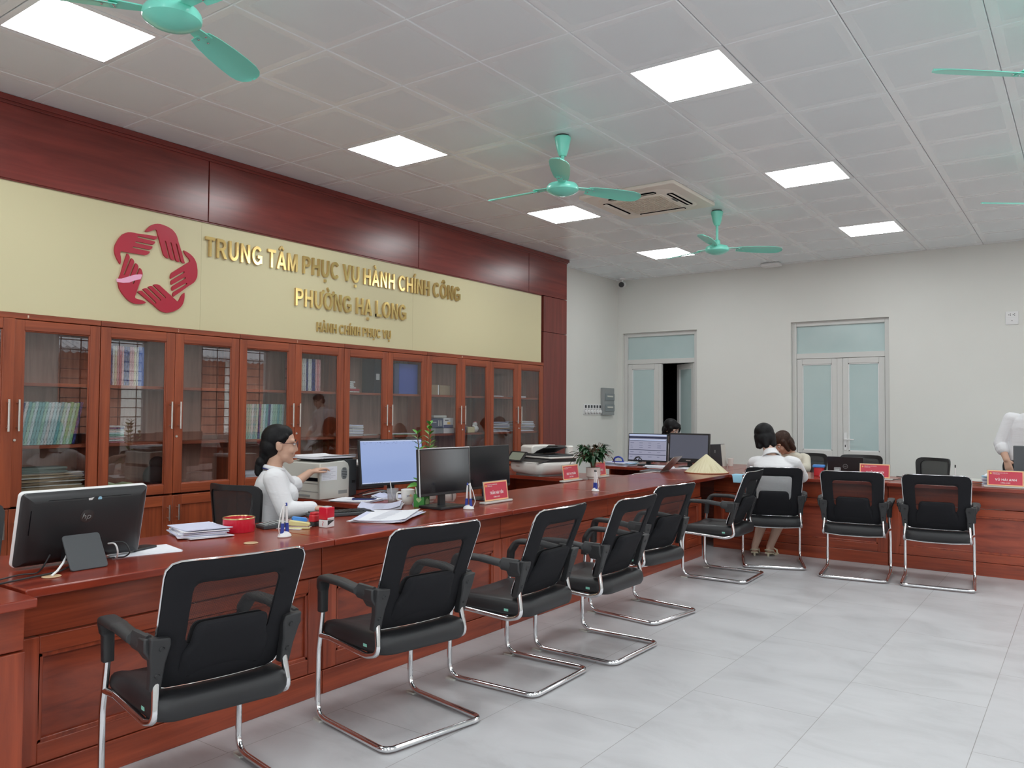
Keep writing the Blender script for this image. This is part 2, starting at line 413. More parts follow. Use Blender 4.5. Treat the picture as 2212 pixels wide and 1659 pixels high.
    def data(self, name, mats, angle=35):
        me = bpy.data.meshes.new(name)
        me.from_pydata(self.v, [], self.f)
        for m in (mats if isinstance(mats,(list,tuple)) else [mats]): me.materials.append(m)
        me.polygons.foreach_set('material_index', self.m)
        me.polygons.foreach_set('use_smooth', self.sm)
        me.update()
        bm = bmesh.new(); bm.from_mesh(me)
        bmesh.ops.remove_doubles(bm, verts=bm.verts, dist=1e-5)
        bmesh.ops.dissolve_degenerate(bm, edges=bm.edges, dist=1e-6)
        bmesh.ops.recalc_face_normals(bm, faces=bm.faces)
        bm.to_mesh(me); bm.free()
        me.set_sharp_from_angle(angle=R(angle))
        return me
    def build(self, name, mats, parent=None, loc=None, bevel=0.0, angle=35, rot=None):
        o = bpy.data.objects.new(name, self.data(name, mats, angle)); C.objects.link(o)
        if parent is not None: o.parent = parent
        if loc is not None: o.location = loc
        if rot is not None: o.rotation_euler = rot
        if bevel:
            b = o.modifiers.new('edge', 'BEVEL'); b.width = bevel; b.segments = 2; b.limit_method = 'ANGLE'; b.angle_limit = R(40)
        return o
def round_rect(a0, a1, b0, b1, r, seg=3):
    r = min(r, (a1-a0)/2-1e-5, (b1-b0)/2-1e-5); out = []
    for cx, cy, s in ((a1-r,b0+r,-90),(a1-r,b1-r,0),(a0+r,b1-r,90),(a0+r,b0+r,180)):
        for i in range(seg+1):
            t = R(s+90*i/seg); out.append((cx+r*math.cos(t), cy+r*math.sin(t)))
    return out
def fillet(pts, r, seg=5, closed=False):
    """round the corners of a polyline"""
    pts = [Vector(p) for p in pts]; n = len(pts); out = []
    for i in range(n):
        if not closed and i in (0, n-1): out.append(pts[i]); continue
        p, a, b = pts[i], pts[(i-1)%n], pts[(i+1)%n]
        da, db = (a-p), (b-p); la, lb = da.length, db.length; da.normalize(); db.normalize()
        ang = da.angle(db)
        if ang > PI-0.02: out.append(p); continue
        rr = r[i] if isinstance(r, (list,tuple)) else r
        t = min(rr/math.tan(ang/2), la*0.48, lb*0.48)
        pa, pb = p+da*t, p+db*t
        for k in range(seg+1):
            s = k/seg; out.append(pa*(1-s)**2 + p*2*s*(1-s) + pb*s**2)
    return out
def tag(o, label, cat, group=None):
    o['label'] = label; o['category'] = cat
    if group: o['group'] = group
    return o
def thing(name, label, cat, loc=(0,0,0), rotz=0.0, group=None):
    o = bpy.data.objects.new(name, None); C.objects.link(o)
    o.empty_display_size = 0.1
    o.location = loc; o.rotation_euler = (0,0,rotz)
    return tag(o, label, cat, group)
def struct(o, label=None):
    o['kind'] = 'structure'
    if label: o['label'] = label
    return o
def kids(o): return [c for c in bpy.data.objects if c.parent == o]
def dup(root, loc, rotz, label, group=None, name=None):
    r = root.copy(); C.objects.link(r); r.location = loc; r.rotation_euler = (0,0,rotz); r['label'] = label
    if group: r['group'] = group
    for ch in kids(root):
        c = ch.copy(); C.objects.link(c); c.parent = r
        for g in kids(ch):
            d = g.copy(); C.objects.link(d); d.parent = c
    return r
ORD = 'first second third fourth fifth sixth seventh eighth ninth tenth eleventh twelfth thirteenth fourteenth fifteenth sixteenth seventeenth eighteenth nineteenth twentieth'.split()

# lettering -> mesh (Blender's built-in face)
def text_bm(s, height, width=None, bold=0.0, depth=0.002, cap_ref='H'):
    def curve(t):
        cu = bpy.data.curves.new('lettering', 'FONT'); cu.body = t; cu.size = 1.0; cu.extrude = 0.0; cu.offset = bold
        cu.align_x = 'LEFT'; cu.resolution_u = 3
        o = bpy.data.objects.new('lettering', cu); C.objects.link(o)
        dg = bpy.context.evaluated_depsgraph_get()
        me = bpy.data.meshes.new_from_object(o.evaluated_get(dg), depsgraph=dg)
        bpy.data.objects.remove(o); bpy.data.curves.remove(cu)
        return me
    h = curve(cap_ref); hs = [v.co.y for v in h.vertices]; cap = max(hs)-min(hs); y0 = min(hs); bpy.data.meshes.remove(h)
    me = curve(s)
    xs = [v.co.x for v in me.vertices]; x0, x1 = min(xs), max(xs)
    sy = height/cap; sx = (width/(x1-x0)) if width else sy
    bm = bmesh.new(); bm.from_mesh(me); bpy.data.meshes.remove(me)
    for v in bm.verts: v.co = Vector(((v.co.x-x0)*sx, (v.co.y-y0)*sy, 0))
    bmesh.ops.remove_doubles(bm, verts=bm.verts, dist=1e-6)
    if depth > 0:
        g = bmesh.ops.extrude_face_region(bm, geom=bm.faces[:])
        for e in g['geom']:
            if isinstance(e, bmesh.types.BMVert): e.co.z += depth
        bmesh.ops.recalc_face_normals(bm, faces=bm.faces)
    return bm, (x1-x0)*sx
def letters(name, s, height, M, mats, parent=None, width=None, bold=0.0, depth=0.002, center=False):
    """M maps text space (x right, y up, z out) to the parent's space"""
    bm, wd = text_bm(s, height, width, bold, depth)
    if center: bmesh.ops.translate(bm, verts=bm.verts, vec=(-wd/2,0,0))
    ml = mats if isinstance(mats,(list,tuple)) else [mats]
    if len(ml) > 1:
        for f in bm.faces: f.material_index = 0 if f.normal.z > 0.5 else 1
    bm.transform(M)
    me = bpy.data.meshes.new(name); bm.to_mesh(me); bm.free()
    for m in ml: me.materials.append(m)
    o = bpy.data.objects.new(name, me); C.objects.link(o)
    if parent is not None: o.parent = parent
    return o
# upright bold block capitals drawn as closed outlines (cap height 1), with Vietnamese marks
import unicodedata
def _bar(a, b, w):
    a, b = Vector(a), Vector(b); d = (b-a).normalized(); n = Vector((-d.y, d.x))*w/2
    return [tuple(a+n), tuple(b+n), tuple(b-n), tuple(a-n)]
def _arc(cx, cy, rx, ry, a0, a1, w, wv=None, n=14):
    wv = wv or w; o = []; i = []
    for k in range(n+1):
        t = R(a0+(a1-a0)*k/n); c, s = math.cos(t), math.sin(t)
        o.append((cx+rx*c, cy+ry*s)); i.append((cx+(rx-w)*c, cy+(ry-wv)*s))
    return o+i[::-1]
def _box(x0, x1, y0, y1): return [(x0,y0),(x1,y0),(x1,y1),(x0,y1)]
S_, T_ = .195, .165
def glyph(c):
    if c == 'I': return [_box(.06,.06+S_,0,1)], .06+S_+.06
    if c == 'L': return [_box(.07,.07+S_,0,1),_box(.07,.74,0,T_)], .78
    if c == 'T': return [_box(.02,.80,1-T_,1),_box(.41-S_/2,.41+S_/2,0,1-T_)], .82
    if c == 'H': return [_box(.07,.07+S_,0,1),_box(.90-S_,.90,0,1),_box(.07+S_,.90-S_,.43,.43+T_)], .97
    if c == 'E': return [_box(.07,.07+S_,0,1)]+[_box(.07+S_,x,y,y+T_) for x,y in ((.80,0),(.76,.42),(.79,1-T_))], .86
    if c == 'F': return [_box(.07,.07+S_,0,1)]+[_box(.07+S_,x,y,y+T_) for x,y in ((.70,.42),(.76,1-T_))], .80
    if c == 'N': return [_box(.07,.07+S_,0,1),_box(.90-S_,.90,0,1),[(.07+S_-.01,1),(.07,1),(.90-S_+.01,0),(.90,0)]], .97
    if c == 'M': return [_box(.07,.07+S_,0,1),_box(1.08-S_,1.08,0,1),[(.07,1),(.07+S_+.05,1),(.575+.08,0),(.575-.08,0)],[(1.08,1),(1.08-S_-.05,1),(.575-.08,0),(.575+.08,0)]], 1.15
    if c == 'A': return [[(.0,0),(.215,0),(.565,1),(.375,1)],[(.94,0),(.725,0),(.375,1),(.565,1)],_box(.24,.70,.21,.21+T_)], .94
    if c == 'V': return [[(.0,1),(.21,1),(.545,0),(.365,0)],[(.91,1),(.70,1),(.365,0),(.545,0)]], .91
    if c == 'Y': return [[(.0,1),(.23,1),(.56,.40),(.36,.40)],[(.91,1),(.68,1),(.36,.40),(.56,.40)],_box(.455-S_/2,.455+S_/2,0,.42)], .91
    if c == 'U': return [_box(.07,.07+S_,.38,1),_box(.90-S_,.90,.38,1),_arc(.485,.39,.415,.405,180,360,S_,T_)], .97
    if c == 'O': return [_arc(.53,.5,.49,.515,0,360,S_,T_,32)], 1.06
    if c == 'C': return [_arc(.53,.5,.49,.515,42,318,S_,T_,26)], 1.0
    if c == 'G': return [_arc(.53,.5,.49,.515,40,330,S_,T_,26),_box(.56,.99,.36,.36+T_-.01),_box(.99-S_,.99,.10,.40)], 1.06
    if c in 'PRB':
        g = [_box(.07,.07+S_,0,1),_box(.07+S_,.50,1-T_,1),_box(.07+S_,.50,.39,.39+T_-.02),_arc(.50,.695,.36,.305,-90,90,S_,T_-.01)]
        if c == 'R': g.append([(.42,.42),(.62,.44),(.95,0),(.71,0)])
        if c == 'B': g += [_box(.07+S_,.52,0,T_),_arc(.52,.27,.38,.27,-90,90,S_,T_-.02)]
        return g, {'P':.90,'R':.98,'B':.96}[c]
    if c == 'D': return [_box(.07,.07+S_,0,1),_box(.07+S_,.42,1-T_,1),_box(.07+S_,.42,0,T_),_arc(.42,.5,.50,.5,-90,90,S_,T_,20)], .97
    if c == 'S': return [_arc(.45,.735,.37,.28,20,270,S_,T_,18),_arc(.45,.285,.39,.30,90,-160,S_,T_,18)], .90
    if c == 'K': return [_box(.07,.07+S_,0,1),[(.24,.38),(.24,.62),(.66,1),(.92,1)],[(.38,.55),(.54,.64),(.97,0),(.72,0)]], .97
    return [], .34
def marks(ms, w):
    out = []; c = w/2; y = 1.07; u = .115
    for m in ms:
        if m == '\u0302': out += [_bar((c-.20,y+.02),(c,y+.19),u),_bar((c,y+.19),(c+.20,y+.02),u)]
        elif m == '\u0306': out += [_arc(c,y+.20,.20,.17,180,360,u,u,10)]
        elif m == '\u031b': out += [_bar((w-.16,.90),(w+.04,.98),.14),_bar((w+.04,.94),(w+.09,1.12),.13)]
        elif m == '\u0323': out += [_box(c-.09,c+.09,-.30,-.13)]
    hi = '\u0302' in ms or '\u0306' in ms
    for m in ms:
        a, b = (c+.20, y+.14) if hi else (c, y)
        if m == '\u0301': out += [_bar((a-.06,b+.02),(a+.10,b+.22),u)]
        elif m == '\u0300': out += [_bar((a-.12,b+.22),(a+.05,b+.02),u)]
        elif m == '\u0309': out += [_arc(a,b+.15,.10,.09,-80,170,.07,.07,10),_bar((a,b+.0),(a+.015,b+.085),.07)]
        elif m == '\u0303': out += [_bar((a-.20,b+.05),(a-.08,b+.15),u*.9),_bar((a-.10,b+.15),(a+.10,b+.06),u*.9),_bar((a+.08,b+.06),(a+.20,b+.16),u*.9)]
    return out
def block_letters(name, s, height, M, mats, parent=None, width=None, depth=.002, gap=.085, center=False):
    polys = []; x = 0
    for ch in unicodedata.normalize('NFC', s):
        if ch == ' ': x += .38; continue
        d = unicodedata.normalize('NFD', ch); g, w_ = glyph(d[0]); g = g+marks(d[1:], w_)
        polys += [[(p[0]+x, p[1]) for p in q] for q in g]; x += w_+gap
    x -= gap; sx = (width/x) if width else height
    off = -x*sx/2 if center else 0
    b = MB()
    for k, q in enumerate(polys): b.prism([(p[0]*sx+off, p[1]*height) for p in q], lambda u,v,c: (u,v,c), 0, depth*(1-.012*(k%6)), 0, M, 1 if isinstance(mats,(list,tuple)) and len(mats) > 1 else None)
    me = bpy.data.meshes.new(name); me.from_pydata(b.v, [], b.f)
    for m in (mats if isinstance(mats,(list,tuple)) else [mats]): me.materials.append(m)
    me.polygons.foreach_set('material_index', b.m); me.update()
    o = bpy.data.objects.new(name, me); C.objects.link(o)
    if parent is not None: o.parent = parent
    return o
def frame(origin, right, up):
    r, u = Vector(right).normalized(), Vector(up).normalized(); n = r.cross(u)
    M = Matrix.Identity(4)
    for i in range(3): M[i][0] = r[i]; M[i][1] = u[i]; M[i][2] = n[i]; M[i][3] = origin[i]
    return M
# ------------------------------------------------------------------ the room
CX0, CY0, TS = -5.193, 2.336, 0.6        # ceiling grid origin and tile
b = MB(); b.box(X_L-0.3, X_R+0.3, Y_F-0.3, Y_B+0.4, -0.12, 0.0); struct(b.build('floor', M_floor))

LIGHT_TILES = [(i, j) for i in (-5, -1, 3, 7, 11) for j in (1, 5, 9)]
AC_C = (-3.335, 6.78); AC_H = 0.475
b = MB()
ZJ = H_CEIL+0.006
def tile(b, x0, x1, y0, y1, full=True):
    g, s, w_ = 0.0012, 0.005, 0.052
    xs = [x0+g, x0+g+s, x0+w_, x1-w_, x1-g-s, x1-g]; ys = [y0+g, y0+g+s, y0+w_, y1-w_, y1-g-s, y1-g]
    x0,x1,y0,y1 = x0+g, x1-g, y0+g, y1-g
    a = [(x0,y0,ZJ),(x1,y0,ZJ),(x1,y1,ZJ),(x0,y1,ZJ)]
    c = [(x0+s,y0+s,H_CEIL),(x1-s,y0+s,H_CEIL),(x1-s,y1-s,H_CEIL),(x0+s,y1-s,H_CEIL)]
    k = min(w_, (x1-x0)/2-s, (y1-y0)/2-s)
    e = [(x0+k,y0+k,H_CEIL),(x1-k,y0+k,H_CEIL),(x1-k,y1-k,H_CEIL),(x0+k,y1-k,H_CEIL)]
    for lo, hi, mi in ((a,c,0),(c,e,0)):
        b.add(lo+hi, [(i,(i+1)%4,4+(i+1)%4,4+i) for i in range(4)], mi, smooth=False)
    b.add(e, [(0,1,2,3)], 1, smooth=False)
def drng(lo, hi, o):
    k = math.floor((lo-o)/TS); out = [lo]
    while True:
        k += 1; v = o+k*TS
        if v >= hi-0.02: break
        if v > lo+0.02: out.append(v)
    return out+[hi]
xs = drng(X_L-0.02, X_R+0.1, CX0); ys = drng(Y_F-0.1, Y_B+0.02, CY0)
for x0, x1 in zip(xs, xs[1:]):
    for y0, y1 in zip(ys, ys[1:]):
        j = round((x0-CX0)/TS); i = round((y0-CY0)/TS)
        if (i, j) in LIGHT_TILES and x1-x0 > .55 and y1-y0 > .55: continue
        tile(b, x0, x1, y0, y1)
b.box(X_L-0.3, X_R+0.3, Y_F-0.3, Y_B+0.4, H_CEIL+0.012, H_CEIL+0.12)
struct(b.build('ceiling', [M_ceilb, M_ceilc]))

PLACE = {(-1,1):'bright square ceiling lamp beside the nearest ceiling fan',(3,1):'bright square ceiling lamp above the gold sign letters',(7,1):'bright square ceiling lamp between the middle fan and the cassette air conditioner',
 (11,1):'bright square ceiling lamp in front of the left blade of the far fan',(3,5):'largest square ceiling lamp of the row away from the sign wall',(7,5):'bright square ceiling lamp right of the air conditioner, second in its row',(11,5):'smallest square ceiling lamp, close to the far wall'}
for (i, j) in LIGHT_TILES:
    x, y = CX0+j*TS, CY0+i*TS
    lab = PLACE.get((i,j), 'bright square ceiling lamp panel out of the picture in row %s column %s'%(ORD[(i+5)//4], ORD[j//4]))
    t = thing('ceiling_lamp', lab, 'ceiling light', (x+0.3, y+0.3, H_CEIL), 0, 'square lamp panels in the ceiling')
    f = MB(); e = 0.298; k = 0.268
    o4 = [(-e,-e),(e,-e),(e,e),(-e,e)]; i4 = [(-k,-k),(k,-k),(k,k),(-k,k)]
    f.add([(*p,0) for p in o4]+[(*p,-0.003) for p in i4], [(q,(q+1)%4,4+(q+1)%4,4+q) for q in range(4)], smooth=False)
    f.add([(*p,0) for p in o4]+[(*p,0.012) for p in o4], [(q,(q+1)%4,4+(q+1)%4,4+q) for q in range(4)], smooth=False)
    f.build('lamp_frame', M_ceilb, t)
    d = MB(); d.add([(-k,-k,-0.0025),(k,-k,-0.0025),(k,k,-0.0025),(-k,k,-0.0025)], [(0,3,2,1)], smooth=False)
    d.build('lamp_diffuser', M_light, t)

# walls --------------------------------------------------------------
ZT = H_CEIL+0.05
b = MB(); b.box(X_L-0.2, X_L, Y_F-0.2, Y_B+0.2, 0, ZT); struct(b.build('wall_left', M_wall))
D1 = (-5.740, -4.553, 2.552); D2 = (-3.229, -2.024, 2.574)
b = MB()
b.box(X_L, D1[0], Y_B, Y_B+0.2, 0, ZT); b.box(D1[1], D2[0], Y_B, Y_B+0.2, 0, ZT); b.box(D2[1], X_R+0.2, Y_B, Y_B+0.2, 0, ZT)
for d in (D1, D2): b.box(d[0], d[1], Y_B, Y_B+0.2, d[2], ZT)
struct(b.build('wall_back', M_wall))
b = MB()
yy = [Y_F-0.2]+[v for w_ in WINS_R for v in w_]+[Y_B]
for k in range(0, len(yy), 2): b.box(X_R, X_R+0.2, yy[k], yy[k+1], 0, ZT)
for a, c in WINS_R: b.box(X_R, X_R+0.2, a, c, 0, W_Z0); b.box(X_R, X_R+0.2, a, c, W_Z1, ZT)
struct(b.build('wall_right', M_wall))
b = MB()
xx = [X_L]+[v for w_ in WINS_F for v in w_]+[X_R]
for k in range(0, len(xx), 2): b.box(xx[k], xx[k+1], Y_F-0.2, Y_F, 0, ZT)
for a, c in WINS_F: b.box(a, c, Y_F-0.2, Y_F, 0, W_Z0); b.box(a, c, Y_F-0.2, Y_F, W_Z1, ZT)
struct(b.build('wall_front', M_wall))

# barred windows: right wall mirrored in the cabinet doors, front wall added for daylight
def window(n, a, c, side):
    m = Matrix.Translation((X_R+0.1, (a+c)/2, 0)) @ Matrix.Rotation(R(90),4,'Z') if side == 'r' else Matrix.Translation(((a+c)/2, Y_F-0.1, 0))
    h = (c-a)/2; root = bpy.data.objects.new('window_%d'%n, None); C.objects.link(root); root.matrix_world = m; struct(root)
    f = MB()
    for x0, x1, z0, z1 in ((-h,-h+.05,W_Z0,W_Z1),(h-.05,h,W_Z0,W_Z1),(-h,h,W_Z0,W_Z0+.05),(-h,h,W_Z1-.05,W_Z1),(-.03,.03,W_Z0,W_Z1)):
        f.box(x0,x1,-.03,.03,z0,z1)
    f.build('window_frame', M_doorf, root)
    p = MB(); p.box(-h+.05,h-.05,-.003,.003,W_Z0+.05,W_Z1-.05); p.build('window_pane', M_winpane, root)
    g = MB()
    for k in range(11):
        z = W_Z0+.07+k*.155; g.tube([(-h,-.06,z),(h,-.06,z)], .008, 6)
    for k in range(5):
        x = -h+.12+k*(2*h-.24)/4; g.tube([(x,-.06,W_Z0),(x,-.06,W_Z1)], .009, 6)
    g.build('window_grille', M_black, root)
n = 0
for a, c in WINS_R: n += 1; window(n, a, c, 'r')
for a, c in WINS_F: n += 1; window(n, a, c, 'f')

# the house across the lane, behind the barred windows
hs = bpy.data.objects.new('exterior_house', None); C.objects.link(hs); hs.location = (6.2, 4.5, 0); struct(hs, 'red-brown neighbouring house outside the windows')
b = MB(); b.box(0, .3, -9, 9, -.3, 2.7); b.build('house_wall', M_brick_far, hs)
b = MB()
for k in range(7): b.box(-.03, 0, -8.2+k*2.6, -7.7+k*2.6, -.3, 2.7)
b.build('pale_pillar', M_wall, hs)
b = MB()
for k in range(120): b.tube([(-.7,-9+k*.15,2.55),(2.2,-9+k*.15,3.55)], .075, 6)
b.build('corrugated_roof', mat('roof_sheet',(.30,.30,.31),.6), hs)
b = MB(); b.box(1.96, 14, -9, 22, -.35, -.3); 
o = b.build('exterior_ground', mottled('lane_concrete',(.30,.29,.27),(.38,.37,.35),2,.9)); struct(o)

# doors in the far wall -------------------------------------------------
YD = 10.90
def frame_pieces(b, x0, x1, z0, z1, w_, y0, y1):
    b.box(x0,x0+w_,y0,y1,z0,z1); b.box(x1-w_,x1,y0,y1,z0,z1); b.box(x0+w_,x1-w_,y0,y1,z1-w_,z1)
def leaf(parent, x0, x1, z0, z1, name='door_leaf', M=None):
    b = MB(); s = 0.068
    for a0,a1,c0,c1 in ((x0,x0+s,z0,z1),(x1-s,x1,z0,z1),(x0+s,x1-s,z1-s,z1),(x0+s,x1-s,z0,z0+s),(x0+s,x1-s,0.76,0.885)):
        b.box(a0,a1,-.022,.022,c0,c1,M=M)
    o = b.build(name, M_doorf, parent, bevel=.004)
    for c0, c1 in ((0.885,z1-s),(z0+s,0.76)):
        g = MB(); g.box(x0+s,x1-s,-.005,.005,c0,c1,M=M); g.build('door_pane', M_frost, o)
        k = MB()
        for a0,a1,e0,e1 in ((x0+s,x0+s+.012,c0,c1),(x1-s-.012,x1-s,c0,c1),(x0+s,x1-s,c0,c0+.012),(x0+s,x1-s,c1-.012,c1)):
            k.box(a0,a1,-.014,.014,e0,e1,M=M)
        k.build('glazing_bead', M_white, o)
    return o
def door(n, x0, x1, ztop, gapped):
    root = bpy.data.objects.new('door_%d'%n, None); C.objects.link(root); root.location = (0, YD, 0); struct(root)
    b = MB(); fw = 0.058; fx0, fx1 = x0+.001, x1-.001
    frame_pieces(b, fx0, fx1, 0, ztop, fw, -.03, .05)
    b.box(fx0+fw, fx1-fw, -.03, .05, 2.085, 2.155)
    b.build('door_frame', M_doorf, root, bevel=.004)
    p = MB(); p.box(fx0+fw, fx1-fw, 0, .01, 2.155, ztop-fw); p.build('transom_pane', M_frost, root)
    a, c = fx0+fw+.004, fx1-fw-.004; mid = (a+c)/2
    if not gapped:
        leaf(root, a, mid-.030, .01, 2.08); leaf(root, mid+.035, c, .01, 2.08)
        m = MB(); m.box(mid-.029, mid+.034, -.03, .02, .01, 2.08); m.build('meeting_strip', M_doorf, root, bevel=.003)
        h = MB(); h.rbox(mid+.05, mid+.082, -.032, -.022, .90, 1.12, .008, axis='y')
        h.tube(fillet([(mid+.066,-.03,1.035),(mid+.066,-.07,1.035),(mid+.18,-.075,1.035)], .015), .009, 8)
        hd = h.build('door_handle', M_white, root)
        kh = MB(); kh.rbox(mid+.061, mid+.071, -.034, -.0318, .935, .965, .004, axis='y'); kh.build('keyhole', M_black, hd)
    else:
        leaf(root, a, mid-.028, .01, 2.08)
        m = MB(); m.box(mid-.027, mid+.022, -.028, .028, .01, 2.08); m.build('meeting_strip', M_doorf, root, bevel=.003)
        w_ = c-(mid+.025)
        M = Matrix.Translation((c,0,0)) @ Matrix.Rotation(R(-38),4,'Z') @ Matrix.Translation((-c,0,0))
        leaf(root, mid+.03, c, .01, 2.08, M=M)
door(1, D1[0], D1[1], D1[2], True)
door(2, D2[0], D2[1], D2[2], False)
# the passage behind the half-open leaf; its darkness is put into black walls
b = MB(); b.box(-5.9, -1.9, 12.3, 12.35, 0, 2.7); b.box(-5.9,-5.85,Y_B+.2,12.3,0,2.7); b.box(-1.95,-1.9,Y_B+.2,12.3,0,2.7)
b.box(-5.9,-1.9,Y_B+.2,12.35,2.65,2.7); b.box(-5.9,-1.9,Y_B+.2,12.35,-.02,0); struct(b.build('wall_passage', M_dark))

# ------------------------------------------------------------------ sign wall
XP = -5.55
b = MB()
seams = [(-2.55,1.20),(1.205,3.640),(3.646,6.050),(6.056,8.035),(8.041,8.915)]
for a, c in seams: b.box(X_L, XP, a, c, 2.826, 3.312)
struct(b.build('trim_1', Wd['fascia'], bevel=.003), 'dark red-brown wood fascia boards above the cream sign panel')
b = MB(); b.box(X_L, XP+.025, -2.55, 8.94, 3.318, H_CEIL-.001); b.box(X_L, XP+.012, -2.55, 8.925, 3.30, 3.322)
struct(b.build('trim_2', Wd['fascia'], bevel=.004), 'wood cornice strip running under the ceiling over the fascia')
b = MB()
for z0, z1 in ((0.0,2.366),(2.371,2.82)): b.box(X_L, XP, 8.372, 8.915, z0, z1)
struct(b.build('trim_3', Wd['fascia_z'], bevel=.003), 'dark wood panel closing the right end of the cabinet wall')

board = thing('sign_panel', 'pale cream sign board spanning the wall above the bookcases', 'sign board', (XP-.02, 3.0, 1.98))
for a, c in ((-5.4,-1.6),(-1.598,0.6),(0.602,3.60-3.0),(0.6015,2.995),(2.997,5.342)):
    if c-a < .01: continue
    p = MB(); p.box(-.02, 0, a, c, 0, .842); p.build('board_sheet', M_cream, board)
e = MB(); e.box(-.03, .012, -5.4, 5.342, .838, .846); e.build('edge_joint_strip', Wd['fascia'], board)  # fascia-wood strip between the sign board and the fascia

# crimson emblem: five hands
HAND = [(3.137,2.658),(3.148,2.675),(3.159,2.689),(3.174,2.704),(3.192,2.7175),(3.21,2.727),(3.23,2.732),(3.25,2.7345),(3.267,2.733),(3.30,2.728),(3.326,2.720),(3.347,2.711),(3.364,2.697),(3.378,2.683),(3.387,2.666),(3.395,2.645),(3.401,2.623),(3.427,2.556),(3.456,2.474),(3.447,2.4725),(3.436,2.475),(3.425,2.483),(3.3885,2.606),(3.384,2.612),(3.379,2.611),(3.377,2.604),(3.412,2.478),(3.402,2.476),(3.391,2.479),(3.381,2.487),(3.3445,2.608),(3.340,2.613),(3.335,2.612),(3.333,2.606),(3.368,2.484),(3.358,2.482),(3.347,2.485),(3.337,2.492),(3.3005,2.612),(3.296,2.617),(3.291,2.616),(3.289,2.610),(3.324,2.490),(3.313,2.490),(3.304,2.494),(3.292,2.502),(3.282,2.513),(3.254,2.597),(3.232,2.663),(3.228,2.679),(3.221,2.686),(3.211,2.685),(3.200,2.680),(3.186,2.671),(3.169,2.663),(3.152,2.658)]
EC = (3.231, 2.4016)
emb = thing('hands_emblem', 'crimson emblem of five hands circling a star on the cream board', 'emblem', (XP-.0195, EC[0], EC[1]))
for k in range(5):
    a = -R(72)*k
    poly = [((y-EC[0])*math.cos(a)-(z-EC[1])*math.sin(a), (y-EC[0])*math.sin(a)+(z-EC[1])*math.cos(a)) for y, z in HAND]
    b = MB(); b.prism(poly, lambda p, q, c: (c, p, q), 0.0, 0.014); b.build('emblem_hand', M_emblem, emb)
b = MB()
strip = [(-.300,-.118),(-.262,-.112),(-.222,-.094),(-.172,-.072),(-.128,-.062),(-.110,-.062),(-.122,-.096),(-.165,-.112),(-.205,-.132),(-.250,-.140),(-.296,-.140)]
b.prism(strip, lambda p, q, c: (c, p, q), 0.0145, 0.0152)
o = b.build('peeled_strip', M_peel, emb); o['label'] = 'pale pink strip where the crimson film has peeled'

FS = lambda y, z: frame((XP-.019, y, z), (0,1,0), (0,0,1))
def sign(txt, y0, y1, z0, h, label, bold, depth):
    t = thing('gold_lettering', label, 'sign lettering', (0,0,0), 0, 'gold sign letters')
    o = block_letters('sign_text', txt, h, FS(y0, z0), [M_gold, M_goldside], t, y1-y0, depth)
sign('TRUNG TÂM PHỤC VỤ HÀNH CHÍNH CÔNG', 3.625, 6.735, 2.560, .152, 'top and longest line of mirror-gold letters on the cream board', .014, .02)
sign('PHƯỜNG HẠ LONG', 4.493, 5.888, 2.270, .152, 'middle line of mirror-gold letters, two names long, on the cream board', .014, .02)
sign('HÀNH CHÍNH PHỤC VỤ', 4.743, 5.678, 2.066, .083, 'bottom line of small gold letters just above the bookcases', .014, .014)

